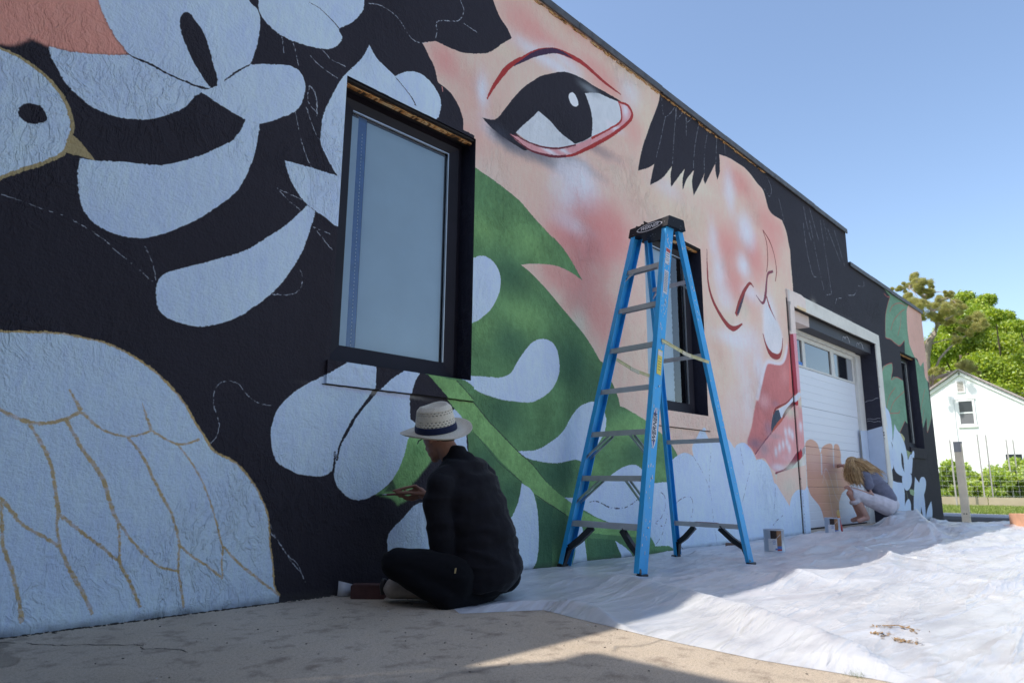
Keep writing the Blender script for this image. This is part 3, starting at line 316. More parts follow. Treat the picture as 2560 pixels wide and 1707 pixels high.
[12.942,2.626,0],[12.934,2.506,0],[12.81,2.333,0],[13.136,2.41,0],[13.479,2.397,0]]],["S",[0.45,0.12,0.1],0.8,0.0,[0.0152],0,[[12.349,
1.809,0],[12.615,2.041,0],[13.001,2.216,0]]],["S",[0.45,0.12,0.1],0.8,0.0,[0.0155],0,[[12.516,1.747,0],[12.849,1.966,0],[13.554,2.211,
0]]],["S",[0.45,0.12,0.1],0.8,0.0,[0.0153],0,[[12.513,1.737,0],[13.053,1.788,0],[13.138,1.833,0]]],["S",[0.45,0.12,0.1],0.8,0.0,
[0.0154],0,[[13.392,1.674,0],[13.002,1.454,0]]],["S",[0.45,0.12,0.1],0.8,0.0,[0.0174],0,[[14.517,1.963,0],[15.026,2.401,0]]],["S",
[0.45,0.12,0.1],0.8,0.0,[0.0169],0,[[14.768,1.983,0],[14.483,1.684,0]]],["S",[0.45,0.12,0.1],0.8,0.0,[0.0172],0,[[15.288,1.913,0],
[14.837,1.556,0],[14.89,1.818,0]]],["P",[0.555,0.645,0.9],1,0.0,[[12.221,1.837,1],[12.286,1.836,1],[12.502,1.753,0],[12.572,1.556,
0],[12.521,1.208,1],[12.367,1.346,0],[12.263,1.432,1]]],["P",[0.555,0.645,0.9],1,0.0,[[12.74,1.58,1],[12.869,1.48,0],[13.082,1.409,
0],[13.224,1.264,0],[13.302,1.074,0],[13.3,0.937,0],[13.098,0.79,0],[12.884,0.727,1],[12.617,0.764,0],[12.467,0.853,0],[12.458,1.022,
0],[12.498,1.207,0]]],["P",[0.555,0.645,0.9],1,0.0,[[13.616,1.168,1],[13.684,1.143,0],[13.592,0.971,0],[13.465,0.775,1],[13.293,0.786,
0],[13.05,0.79,1],[13.261,0.963,0]]],["P",[0.555,0.645,0.9],1,0.0,[[12.884,0.727,0],[13.047,0.783,0],[13.296,0.793,0],[13.429,0.747,
0],[13.412,0.637,0],[13.245,0.528,0],[13.038,0.495,0],[12.892,0.555,0],[12.841,0.634,0]]],["P",[0.555,0.645,0.9],1,0.0,[[12.267,0.657,
1],[12.569,0.627,0],[12.822,0.621,1],[12.92,0.502,0],[12.848,0.241,0],[12.722,0.089,1],[12.617,-0.01,1],[11.923,0.015,1]]],["P",[0.555,
0.645,0.9],1,0.0,[[12.768,0.088,1],[12.848,0.241,0],[13.029,0.343,0],[13.153,0.348,0],[13.218,0.26,0],[13.147,0.076,1]]],["P",[0.555,
0.645,0.9],1,0.0,[[13.65,0.721,1],[13.806,0.653,0],[13.875,0.625,1],[14.017,0.711,0],[14.216,0.727,0],[14.332,0.67,0],[14.3,0.555,
0],[14.113,0.413,1],[14.113,0.216,0],[14.051,-0.062,1],[13.928,-0.03,1],[13.844,0.221,1],[13.692,-0.022,1],[13.328,0.031,1],[13.433,
0.365,0]]],["P",[0.555,0.645,0.9],1,0.0,[[14.009,-0.032,1],[14.26,0.17,0],[14.573,0.301,1],[14.576,0.135,0],[14.472,-0.063,1]]],["P",
[0.555,0.645,0.9],1,0.0,[[12.165,1.53,1],[12.303,1.421,0],[12.462,1.232,0],[12.458,1.022,1],[12.426,0.865,0],[12.275,0.811,1],[12.236,
0.759,1],[12.212,1.143,0]]],["P",[0.45,0.42,0.22],1,0.0,[[12.999,1.446,1],[13.137,1.426,0],[13.261,1.363,0],[13.19,1.304,1],[13.111,
1.356,1]]],["P",[0.3,0.36,0.18],1,0.0,[[13.288,1.17,1],[13.528,1.137,1],[13.332,1.02,1]]],["P",[0.3,0.4,0.22],1,0.0,[[13.216,0.515,
1],[13.486,0.5,0],[13.452,0.412,0],[13.259,0.434,1]]],["P",[0.027,0.0225,0.029],1,0.0,[[12.948,1.104,0],[13.045,1.039,0],[13.028,
0.796,1],[12.923,0.901,0]]],["S",[0.35,0.4,0.2],1,0.0,[0.0097],0,[[13.035,0.489,0],[13.082,0.356,0]]]]'''); DATA=json.loads('''{"man": {"pelvis": [2.5949, -0.6633, 0.137], "hipL": [2.3845, -0.6741, 0.122], "hipR": [2.7404, -0.6423, 0.1187], "waist": [2.5771, -0.6445, 0.3254], "chest": [2.5381,
-0.5889, 0.5275], "upper": [2.514, -0.549, 0.6411], "shL": [2.3464, -0.5903, 0.5826], "shR": [2.6782, -0.5477, 0.6305], "elL": [2.3588, -0.6033, 0.2371],
"wrL": [2.4188, -0.3905, 0.1708], "elR": [2.7045, -0.343, 0.3565], "wrR": [2.5706, -0.2019, 0.5153], "knL": [2.1578, -0.4932, 0.1993], "anL": [2.2928, -0.6936,
0.0449], "ftL": [2.4268, -0.704, 0.0147], "knR": [2.8305, -0.2142, 0.0757], "anR": [2.3838, -0.5135, 0.0178], "toeR": [2.2137, -0.4069, 0.0505], "neck": [2.4951,
-0.5145, 0.6828], "head": [2.4542, -0.4278, 0.8366], "chin": [2.4337, -0.3627, 0.7429], "nape": [2.4827, -0.5015, 0.7991], "hat": [2.4397, -0.4271, 0.8617],
"collar": [2.4954, -0.5294, 0.7037], "palm": [2.5453, -0.1752, 0.5283], "tip": [2.3891, 0.004, 0.5127], "bend": [2.5609, -0.1989, 0.5286], "idx": [[2.5193,
-0.1623, 0.566], [2.4759, -0.1238, 0.5544], [2.4357, -0.0743, 0.5361]], "mid": [[2.5323, -0.1543, 0.548], [2.4968, -0.1096, 0.5274], [2.4518, -0.0767, 0.516]],
"rin": [[2.5456, -0.1537, 0.5212], [2.5116, -0.1106, 0.5006], [2.4707, -0.0821, 0.5071]], "pin": [[2.554, -0.1553, 0.5012], [2.5308, -0.1236, 0.4851], [2.4993,
-0.0976, 0.4916]], "thu": [[2.5438, -0.1954, 0.5176], [2.489, -0.145, 0.5281], [2.4455, -0.0918, 0.5252]], "bag": [2.3152, -0.7463, 0.1774], "spot": [2.1958,
-0.6641, 0.1817], "brick0": [2.1409, -0.1848, 0.0103]}, "woman": {"neck": [10.4974, -0.1128, 0.7589], "chest": [10.5512, -0.1985, 0.6477], "waist": [10.6418,
-0.2941, 0.482], "pelvis": [10.6895, -0.3443, 0.3224], "shL": [10.3498, -0.1897, 0.7014], "elL": [10.366, -0.2503, 0.4611], "wrL": [10.2783, -0.0853, 0.5134],
"haL": [10.2486, 0.0041, 0.5363], "shR": [10.635, -0.0689, 0.7382], "elR": [10.6817, 0.0997, 0.7331], "wrR": [10.678, 0.1908, 0.8611], "haR": [10.6841,
0.2424, 0.85], "hipL": [10.5746, -0.3685, 0.2979], "knL": [10.2177, -0.0214, 0.4688], "anL": [10.3762, -0.1595, 0.1435], "toL": [10.2759, -0.0827, 0.1057],
"hipR": [10.7928, -0.3079, 0.2917], "knR": [10.514, 0.0585, 0.454], "anR": [10.5489, -0.0218, 0.1324], "toR": [10.4684, 0.0631, 0.0982], "head": [10.4212,
-0.018, 0.8572], "face": [10.3736, 0.0612, 0.7913], "hemL": [10.2502, -0.0412, 0.3869], "hair": [[[10.4154, -0.0264, 0.961], [10.3401, 0.024, 0.8468], [10.3128,
0.0236, 0.7453], [10.307, -0.0139, 0.6562]], [[10.406, -0.0456, 0.9604], [10.2809, -0.0299, 0.8116], [10.2575, -0.0343, 0.7112], [10.2863, -0.0647, 0.6121]],
[[10.4178, -0.058, 0.9605], [10.3135, -0.0933, 0.8007], [10.2686, -0.1042, 0.7004], [10.297, -0.1195, 0.6126]], [[10.4107, -0.0504, 0.9717], [10.3741, -0.1281,
0.8686], [10.41, -0.1951, 0.7908], [10.4917, -0.2521, 0.7586]], [[10.4107, -0.0504, 0.9717], [10.4774, -0.1208, 0.9048], [10.551, -0.1984, 0.8269], [10.6464,
-0.3279, 0.6992]], [[10.4343, -0.0318, 0.9671], [10.5521, -0.0833, 0.8617], [10.6407, -0.1476, 0.7949], [10.6779, -0.2595, 0.7387]]]}, "ridges": [[[[2.737,
-1.03], [2.724, -1.238], [2.561, -1.468], [2.479, -1.64], [2.437, -1.771]], 0.05, 0.05], [[[3.512, -0.887], [3.439, -1.141], [3.283, -1.453], [3.172, -1.736],
[2.939, -2.088], [2.675, -2.426]], 0.08, 0.1], [[[4.239, -1.206], [4.51, -1.454], [4.738, -1.609], [5.237, -1.685], [6.174, -1.608], [5.878, -1.938]], 0.06,
0.14], [[[11.115, 0.399], [11.754, 0.309], [11.438, -0.107]], 0.17, 0.17], [[[10.226, -0.489], [12.509, -0.147], [8.999, -1.218]], 0.27, 0.2], [[[6.046,
-0.89], [6.693, -1.063], [6.228, -1.491]], 0.06, 0.12], [[[11.108, -0.566], [10.543, -1.161], [12.288, -1.264], [13.249, -1.517]], 0.09, 0.13], [[[3.316,
-0.625], [3.574, -0.668], [3.873, -0.76]], 0.04, 0.08], [[[7.424, -0.387], [8.363, -0.469], [9.478, -0.566]], 0.07, 0.15], [[[2.449, -0.861], [2.571, -0.93],
[2.657, -1.059]], 0.04, 0.06], [[[3.632, -0.917], [4.063, -0.935], [4.781, -0.994]], 0.04, 0.07]], "edge": [[2.11, -0.792], [2.26, -0.844], [2.51, -0.988],
[2.607, -1.052], [2.565, -1.254], [2.534, -1.432], [2.491, -1.662], [2.464, -1.858], [2.439, -2.182], [2.467, -2.532]], "pine_trunk": [[46.164, 7.249, 1.054],
[45.091, 6.376, 7.887], [45.083, 6.184, 8.571], [45.204, 5.89, 9.143], [45.269, 5.669, 9.669], [45.114, 5.718, 10.055], [44.884, 5.827, 10.508], [44.443,
6.058, 11.301], [44.113, 6.139, 12.21]], "pine_br": [[[45.269, 5.669, 9.669], [45.768, 4.995, 10.177], [46.105, 4.52, 10.592]], [[45.617, 6.557, 5.383],
[45.534, 6.177, 6.979], [45.652, 5.818, 7.779], [45.959, 5.315, 8.399], [46.359, 4.74, 8.929], [46.706, 4.274, 9.276], [46.974, 3.891, 9.621]], [[45.459,
6.389, 6.522], [45.968, 5.786, 6.757], [46.511, 5.181, 6.877]], [[45.204, 5.89, 9.143], [44.985, 6.222, 8.798], [44.929, 6.481, 8.113]], [[45.163, 5.7,
9.941], [44.776, 6.04, 10.164], [44.407, 6.396, 10.274]], [[44.443, 6.058, 11.301], [44.767, 5.663, 11.488]], [[44.524, 6.006, 11.188], [43.846, 6.554,
11.75]], [[44.934, 5.808, 10.395], [45.361, 5.257, 10.742], [45.42, 5.062, 11.199]], [[46.359, 4.74, 8.929], [46.014, 5.056, 9.085]], [[45.131, 6.134, 8.572],
[45.507, 5.691, 8.736]], [[45.602, 6.205, 6.638], [46.254, 5.418, 6.988], [46.841, 4.699, 7.338]]], "pine_cl": [[42.46, 5.816, 11.665, 0.42], [43.356, 6.238,
12.062, 0.33], [44.285, 6.738, 12.073, 0.26], [45.093, 7.376, 12.045, 0.28], [43.235, 5.829, 11.366, 0.28], [44.788, 5.681, 11.351, 0.26], [45.804, 5.879,
12.086, 0.14], [42.693, 5.871, 10.635, 0.56], [43.305, 6.588, 11.047, 0.33], [44.697, 6.629, 10.969, 0.37], [46.713, 5.912, 11.237, 0.51], [44.417, 4.908,
10.269, 0.56], [45.932, 4.676, 10.681, 0.37], [46.806, 5.11, 11.117, 0.33], [43.088, 5.622, 10.069, 0.51], [43.95, 6.238, 9.929, 0.42], [46.051, 5.471,
10.062, 0.37], [48.267, 4.551, 10.309, 0.46], [45.654, 3.884, 9.327, 0.42], [46.449, 4.511, 9.387, 0.3], [46.925, 6.161, 7.095, 0.35], [43.82, 5.815, 6.784,
0.23], [46.245, 4.59, 7.321, 0.46], [47.694, 4.564, 7.264, 0.3], [47.063, 5.419, 11.667, 0.28], [44.313, 4.757, 11.157, 0.19], [46.939, 3.861, 9.849, 0.28],
[46.014, 6.629, 8.768, 0.21], [44.437, 4.664, 8.505, 0.23], [44.643, 5.474, 10.05, 0.28]], "treeA": [[67.222, 8.491, 14.254, 1.15], [75.499, 9.431, 17.734,
0.72], [74.743, 8.853, 17.871, 0.54], [74.409, 8.218, 16.693, 0.72], [73.825, 7.396, 17.046, 0.58], [73.069, 6.885, 16.956, 0.43], [71.572, 7.626, 15.249,
1.01], [70.241, 8.058, 14.0, 1.44], [68.16, 9.271, 12.772, 1.26], [66.526, 9.907, 11.913, 1.08], [74.75, 12.06, 11.437, 1.08], [75.108, 10.067, 12.413,
1.62], [73.43, 11.294, 9.693, 1.26], [73.794, 9.402, 10.3, 1.44], [70.722, 11.759, 8.721, 1.08]], "treeB": [[64.593, 5.51, 13.654, 0.54], [73.588, 6.259,
15.212, 0.61], [72.861, 5.722, 15.106, 0.47], [70.969, 6.722, 13.926, 0.88], [70.777, 5.747, 13.4, 0.94], [69.085, 6.639, 11.874, 1.28], [69.204, 5.325,
11.388, 1.28], [66.784, 7.059, 9.598, 1.52], [67.137, 5.578, 8.841, 1.52], [65.627, 6.326, 7.15, 1.35]], "treeC": [[62.376, 3.821, 12.218, 0.45], [71.796,
4.197, 13.519, 0.7], [71.245, 3.452, 13.493, 0.7], [69.423, 4.476, 11.986, 1.02], [69.314, 3.495, 11.181, 1.44], [67.776, 4.288, 9.436, 1.44], [66.733,
4.637, 7.441, 1.28], [66.863, 2.309, 10.377, 1.6], [66.258, 2.27, 8.13, 1.6]], "wire": [[60.437, 5.265, 7.164], [54.955, 2.392, 6.323], [50.519, -1.571,
5.451]], "post": [[12.7536, -0.8638, -0.0098], [12.7439, -0.8536, 1.2141]], "debris": [[3.281, -2.334], [3.284, -2.371], [3.276, -2.418], [3.279, -2.454],
[3.137, -2.36], [3.128, -2.381], [3.08, -2.426], [3.073, -2.449], [3.061, -2.476], [3.069, -2.512], [3.315, -2.51], [2.944, -2.612]], "tuft": [[2.46, -2.481],
[2.459, -2.493], [2.461, -2.501]], "cans": [[5.981, -0.733], [8.515, -0.342]], "wood": [[6.17, -0.243], [6.211, -0.378]], "bricksR": [[12.155, -1.623],
[6.191, -2.432]], "stain": 1}'''); DOOR=json.loads('''[[[9.526, 1.122, 1], [9.595, 1.164, 0], [9.765, 1.192, 0], [9.966, 1.141, 0], [10.059, 1.01, 1], [10.153, 1.101, 0], [10.366, 1.155, 0], [10.541, 1.153, 0], [10.56, 1.035, 1], [10.645, 1.158, 0], [10.811, 1.153, 0], [10.878, 1.029, 0], [10.87, 0.894, 0], [11.113, 0.68, 0], [11.244, 0.596, 1], [10.787, 0.463, 1], [10.633, 0.319, 0], [10.613, 0.143, 1], [9.998, 0.1, 1], [9.94, 0.224, 0], [9.833, 0.317, 0], [9.592, 0.441, 0], [9.496, 0.561, 1]], [[10.059, 1.01, 1], [10.026, 0.717, 1], [10.069, 0.718, 1], [10.111, 1.012, 1]], [[10.549, 1.051, 1], [10.528, 0.821, 1], [10.566, 0.822, 1], [10.592, 1.053, 1]]]''')
def V(*a): return Vector(a[0]) if len(a)==1 else Vector(a)
def link(name,me,mat=None,parent=None,smooth=False):
    o=bpy.data.objects.new(name,me); COL.objects.link(o)
    if mat is not None and not me.materials: me.materials.append(mat)
    if parent: o.parent=parent
    if smooth: me.polygons.foreach_set('use_smooth',[True]*len(me.polygons))
    return o
def tag(o,label=None,cat=None,group=None,kind=None):
    for k,v in (('label',label),('category',cat),('group',group),('kind',kind)):
        if v: o[k]=v
    return o
def empty(name,loc,label,cat,group=None,rz=0):
    o=bpy.data.objects.new(name,None); COL.objects.link(o); o.location=loc; o.rotation_euler=(0,0,rz); o.empty_display_size=.1
    return tag(o,label,cat,group)
def to_local(o,root):
    """mesh was written in world coordinates: shift the data so that it hangs under root"""
    o.data.transform(Matrix.Translation(-root.location)); return o
def mesh(name,vs,fs,mat=None,parent=None,smooth=False,local=False):
    me=bpy.data.meshes.new(name); me.from_pydata([tuple(v) for v in vs],[],fs); me.update()
    o=link(name,me,mat,parent,smooth)
    if parent and not local: me.transform(Matrix.Translation(-wloc(parent)))
    return o
def wloc(p):
    l=Vector(p.location)
    while p.parent: p=p.parent; l+=p.location
    return l
BOXF=[(0,3,2,1),(4,5,6,7),(0,1,5,4),(1,2,6,5),(2,3,7,6),(3,0,4,7)]
def boxv(x0,x1,y0,y1,z0,z1): return [(x0,y0,z0),(x1,y0,z0),(x1,y1,z0),(x0,y1,z0),(x0,y0,z1),(x1,y0,z1),(x1,y1,z1),(x0,y1,z1)]
def box(name,x0,x1,y0,y1,z0,z1,mat,parent=None,bev=0):
    o=mesh(name,boxv(x0,x1,y0,y1,z0,z1),BOXF,mat,parent)
    if bev:
        bm=bmesh.new(); bm.from_mesh(o.data); bmesh.ops.bevel(bm,geom=bm.edges[:],offset=bev,segments=2,affect='EDGES'); bm.to_mesh(o.data); bm.free()
    return o
class MB:
    def __init__(s): s.v=[];s.f=[];s.m=[]
    def add(s,vs,fs,mi=0):
        n=len(s.v); s.v+= [tuple(v) for v in vs]; s.f+=[tuple(i+n for i in f) for f in fs]; s.m+=[mi]*len(fs)
    def box(s,*a,mi=0): s.add(boxv(*a),BOXF,mi)
    def obox(s,c,ax,ay,az,mi=0):
        """oriented box: centre and three half axes"""
        c=V(c);ax=V(ax);ay=V(ay);az=V(az)
        s.add([c+ax*i+ay*j+az*k for k in(-1,1) for i,j in((-1,-1),(1,-1),(1,1),(-1,1))],BOXF,mi)
    def tube(s,pts,rs,n=8,cap=True,mi=0,side=None,flat=1.0):
        pts=[V(p) for p in pts]
        if not isinstance(rs,(list,tuple)): rs=[rs]*len(pts)
        rings=[];
        for i,p in enumerate(pts):
            d=(pts[min(i+1,len(pts)-1)]-pts[max(i-1,0)]).normalized()
            u=(V(side) if side is not None else (Vector((0,0,1)) if abs(d.z)<.9 else Vector((1,0,0))))
            a=(u-d*u.dot(d)).normalized(); b=d.cross(a)
            rings.append([p+(a*math.cos(2*math.pi*k/n)+b*math.sin(2*math.pi*k/n)*flat)*rs[i] for k in range(n)])
        vs=[q for r in rings for q in r]; fs=[]
        for i in range(len(pts)-1):
            for k in range(n): fs.append((i*n+k,i*n+(k+1)%n,(i+1)*n+(k+1)%n,(i+1)*n+k))
        if cap: fs.append(tuple(reversed(range(n)))); fs.append(tuple((len(pts)-1)*n+k for k in range(n)))
        s.add(vs,fs,mi)
    def build(s,name,mat,parent=None,smooth=False):
        o=mesh(name,s.v,s.f,None,parent,smooth)
        for m in (mat if isinstance(mat,(list,tuple)) else [mat]): o.data.materials.append(m)
        if any(s.m): o.data.polygons.foreach_set('material_index',s.m)
        bm=bmesh.new(); bm.from_mesh(o.data); bmesh.ops.recalc_face_normals(bm,faces=bm.faces); bm.to_mesh(o.data); bm.free()
        return o
# organic bodies: closed tapered limbs merged by voxel remesh into one skin
def limb(mb,pts,rs,n=14,flat=1.0,side=None):
    P=[V(p) for p in pts]; rs=list(rs) if isinstance(rs,(list,tuple)) else [rs]*len(P)
    d0=(P[1]-P[0]).normalized(); d1=(P[-1]-P[-2]).normalized()
    pp=[];rr=[]
    for a in (0.0,.5,.8): pp.append(P[0]-d0*rs[0]*(1-a)*.98); rr.append(rs[0]*math.sqrt(max(0.02,1-(1-a)**2)))
    for k in range(len(P)): pp.append(P[k]); rr.append(rs[k])
    for a in (.8,.5,0.0): pp.append(P[-1]+d1*rs[-1]*(1-a)*.98); rr.append(rs[-1]*math.sqrt(max(0.02,1-(1-a)**2)))
    mb.tube(pp,rr,n,True,0,side,flat)
def ball(mb,c,r,axes=None,n=16):
    c=V(c); r=(r,r,r) if not isinstance(r,(list,tuple)) else r
    A=axes or (Vector((1,0,0)),Vector((0,1,0)),Vector((0,0,1)))
    vs=[];fs=[];m=n//2
    for i in range(1,m):
        t=math.pi*i/m
        for k in range(n):
            p=2*math.pi*k/n; vs.append(c+A[0]*r[0]*math.sin(t)*math.cos(p)+A[1]*r[1]*math.sin(t)*math.sin(p)+A[2]*r[2]*math.cos(t))
    vs.append(c+A[2]*r[2]);vs.append(c-A[2]*r[2]);T=len(vs)-2;B=T+1
    for i in range(m-2):
        for k in range(n): fs.append((i*n+k,(i+1)*n+k,(i+1)*n+(k+1)%n,i*n+(k+1)%n))
    for k in range(n): fs.append((T,k,(k+1)%n)); fs.append((B,(m-2)*n+(k+1)%n,(m-2)*n+k))
    mb.add(vs,fs)
def fuse(name,mb,mat,parent,voxel=.01,it=6,fac=.5,disp=None):
    me=bpy.data.meshes.new('t'); me.from_pydata(mb.v,[],mb.f)
    bm=bmesh.new(); bm.from_mesh(me); bmesh.ops.recalc_face_normals(bm,faces=bm.faces); bm.to_mesh(me); bm.free()
    o=bpy.data.objects.new('t',me); COL.objects.link(o)
    md=o.modifiers.new('r','REMESH'); md.mode='VOXEL'; md.voxel_size=voxel
    ms=o.modifiers.new('s','SMOOTH'); ms.iterations=it; ms.factor=fac
    dg=bpy.context.evaluated_depsgraph_get(); dg.update()
    nm=bpy.data.meshes.new_from_object(o.evaluated_get(dg)); bpy.data.objects.remove(o)
    nm.name=name
    if disp:
        nm.update(); co=np.empty(len(nm.vertices)*3); no=np.empty(len(nm.vertices)*3); nm.vertices.foreach_get('co',co); nm.vertices.foreach_get('normal',no)
        co=co.reshape(-1,3); no=no.reshape(-1,3)
        for i in range(len(co)): co[i]+=no[i]*disp(Vector(co[i]),Vector(no[i]))
        nm.vertices.foreach_set('co',co.ravel())
    nm.materials.clear(); nm.transform(Matrix.Translation(-wloc(parent))); nm.update()
    return link(name,nm,mat,parent,True)
# ---------------------------------------------------------------- materials
class NT:
    def __init__(s,name):
        s.m=bpy.data.materials.new(name); s.m.use_nodes=True; s.t=s.m.node_tree; s.b=s.t.nodes['Principled BSDF']; s.out=s.t.nodes['Material Output']
    def n(s,typ,**k):
        q=s.t.nodes.new(typ)
        for a,b in k.items():
            if a.startswith('_'): setattr(q,a[1:],b)
            else: q.inputs[a.replace('__',' ')].default_value=b
        return q
    def l(s,a,b): s.t.links.new(a,b)
    def coord(s,obj=True,scale=(1,1,1)):
        t=s.n('ShaderNodeTexCoord'); m=s.n('ShaderNodeMapping'); m.inputs['Scale'].default_value=scale
        s.l(t.outputs['Object' if obj else 'UV'],m.inputs['Vector']); return m.outputs[0]
    def pos(s,scale=(1,1,1)):
        t=s.n('ShaderNodeNewGeometry'); m=s.n('ShaderNodeMapping'); m.inputs['Scale'].default_value=scale
        s.l(t.outputs['Position'],m.inputs['Vector']); return m.outputs[0]
    def noise(s,v,scale,detail=4,rough=.55,dist=0):
        q=s.n('ShaderNodeTexNoise',Scale=scale,Detail=detail,Roughness=rough,Distortion=dist); s.l(v,q.inputs['Vector']); return q.outputs['Fac']
    def ramp(s,f,stops):
        q=s.n('ShaderNodeValToRGB'); e=q.color_ramp.elements
        while len(e)<len(stops): e.new(.5)
        for i,(p,c) in enumerate(stops): e[i].position=p; e[i].color=(*c,1) if len(c)==3 else c
        s.l(f,q.inputs[0]); return q.outputs[0]
    def mix(s,f,a,b,mode='MIX'):
        q=s.n('ShaderNodeMix',_data_type='RGBA',_blend_type=mode)
        for v,i in ((f,0),(a,6),(b,7)):
            if isinstance(v,(int,float)): q.inputs[i].default_value=v
            elif isinstance(v,tuple): q.inputs[i].default_value=(*v,1) if len(v)==3 else v
            else: s.l(v,q.inputs[i])
        return q.outputs[2]
    def math(s,op,a,b=0.0):
        q=s.n('ShaderNodeMath',_operation=op)
        for v,i in ((a,0),(b,1)):
            if isinstance(v,(int,float)): q.inputs[i].default_value=v
            else: s.l(v,q.inputs[i])
        return q.outputs[0]
    def bump(s,h,st=.3,d=.01,prev=None):
        q=s.n('ShaderNodeBump',Strength=st,Distance=d); s.l(h,q.inputs['Height'])
        if prev is not None: s.l(prev,q.inputs['Normal'])
        s.l(q.outputs[0],s.b.inputs['Normal']); return q.outputs[0]
    def base(s,c):
        if isinstance(c,tuple): s.b.inputs['Base Color'].default_value=(*c,1)
        else: s.l(c,s.b.inputs['Base Color'])
    def set(s,**k):
        for a,b in k.items(): s.b.inputs[a.replace('_',' ')].default_value=b
        return s
def simple(name,c,rough=.6,var=.12,scale=6,bump=0,bs=60,metal=0,spec=.5,obj=True):
    t=NT(name); v=t.coord() if obj else t.pos()
    f=t.noise(v,scale,5)
    lo=tuple(x*(1-var) for x in c); hi=tuple(min(1,x*(1+var)) for x in c)
    t.base(t.ramp(f,[(.3,lo),(.7,hi)])); t.set(Roughness=rough,Metallic=metal); t.b.inputs['Specular IOR Level'].default_value=spec
    if bump: t.bump(t.noise(v,bs,4),bump,.004)
    return t.m
# stucco relief shared by everything that is rendered in plaster
def stucco(t,near=True):
    v=t.pos((1,1,1))
    w=t.n('ShaderNodeTexNoise',Scale=2.2,Detail=3); t.l(v,w.inputs['Vector'])
    mv=t.n('ShaderNodeMixRGB',_blend_type='ADD'); mv.inputs[0].default_value=.35; t.l(v,mv.inputs[1]); t.l(w.outputs['Color'],mv.inputs[2])
    st=t.n('ShaderNodeMapping'); st.inputs['Rotation'].default_value=(0,math.radians(35),0); st.inputs['Scale'].default_value=(9,9,3.2); t.l(mv.outputs[0],st.inputs['Vector'])
    trow=t.noise(st.outputs[0],1.6,5,.6,.1)
    ridge=t.ramp(trow,[(.44,(0,0,0)),(.495,(1,1,1)),(.505,(1,1,1)),(.56,(0,0,0))])
    fine=t.noise(v,70,5,.6); grain=t.noise(v,260,3,.6)
    mask=t.ramp(t.noise(v,1.1,2),[(.50,(.0,.0,.0)),(.66,(1,1,1))])
    sp=t.n('ShaderNodeSeparateXYZ'); t.l(v,sp.inputs[0])
    n1=t.bump(t.math('MULTIPLY',ridge,mask),.60,.010)
    nb=t.bump(t.noise(v,19,4,.65,.0),.50,.014,n1); n2=t.bump(fine,.75,.007,nb)
    t.bump(grain,.22,.002,n2)
    return fine
# mural: painted as data (flat print), mapped by a UV layer in wall metres
TX=[(-1.4,0),(.25,40),(4.4,40+1620),(8.8,1660+1012),(15.6,2672+900)]
TW=TX[-1][1]; TH=1862; ZB,ZT=-.2,4.7
txx=np.array([a for a,b in TX]); txu=np.array([b for a,b in TX],float)
def X2u(x): return np.interp(x,txx,txu)
def u2X(u): return np.interp(u,txu,txx)
def Z2v(z): return (np.asarray(z)-ZB)/(ZT-ZB)*TH
def cr(pts,closed=True,seg=7):
    """Catmull-Rom through points, flagged points are corners"""
    n=len(pts); P=[np.array(p[:2]) for p in pts]; out=[]
    rngi=range(n) if closed else range(n-1)
    for i in rngi:
        a=P[i];b=P[(i+1)%n]; ca=pts[i][2] or (not closed and i==0); cb=pts[(i+1)%n][2] or (not closed and i+1==n-1)
        if ca and cb: out.append(a); continue
        pa=P[i-1] if not ca else a-(b-a)*.0; pb=P[(i+2)%n] if not cb else b
        m0=(b-pa)*.5 if not ca else (b-a)*.8; m1=(pb-a)*.5 if not cb else (b-a)*.8
        if ca: m0=(b-a)*1.0
        if cb: m1=(b-a)*1.0
        L=np.linalg.norm(b-a)+1e-9
        for m in (m0,m1):
            q=np.linalg.norm(m)
            if q>1.5*L: m*=1.5*L/q
        for k in range(seg):
            t=k/seg; h=(2*t**3-3*t*t+1,t**3-2*t*t+t,-2*t**3+3*t*t,t**3-t*t); out.append(h[0]*a+h[1]*m0+h[2]*b+h[3]*m1)
    if not closed: out.append(P[-1])
    return np.array(out)
def raster(poly,W,H):
    """even-odd fill of an (u,v) polygon, returns (mask,x0,y0)"""
    x=poly[:,0];y=poly[:,1]
    y0=max(0,int(y.min()));y1=min(H,int(y.max())+2);x0=max(0,int(x.min()));x1=min(W,int(x.max())+2)
    if y1<=y0 or x1<=x0: return None
    acc=np.zeros((y1-y0,x1-x0+1),np.int32)
    X2=np.roll(x,-1);Y2=np.roll(y,-1)
    for xa,ya,xb,yb in zip(x,y,X2,Y2):
        if ya==yb: continue
        if ya>yb: xa,ya,xb,yb=xb,yb,xa,ya
        r0=max(y0,math.ceil(ya-.5)); r1=min(y1-1,math.ceil(yb-.5)-1)
        if r1<r0: continue
        rows=np.arange(r0,r1+1); xc=xa+(rows+.5-ya)/(yb-ya)*(xb-xa)
        c=np.clip(np.ceil(xc-.5).astype(int),x0,x1)-x0
        np.add.at(acc,(rows-y0,c),1)
    return (np.cumsum(acc,axis=1)[:,:-1]&1).astype(np.float32),x0,y0
def blur(a,r):
    r=int(r)
    if r<1: return a
    for _ in range(2):
        for ax in (0,1):
            p=np.pad(a,[(r+1,r) if i==ax else (0,0) for i in (0,1)],mode='edge'); c=np.cumsum(p,axis=ax)
            n=a.shape[ax]; a=(np.take(c,np.arange(2*r+1,2*r+1+n),axis=ax)-np.take(c,np.arange(0,n),axis=ax))/(2*r+1)
    return a
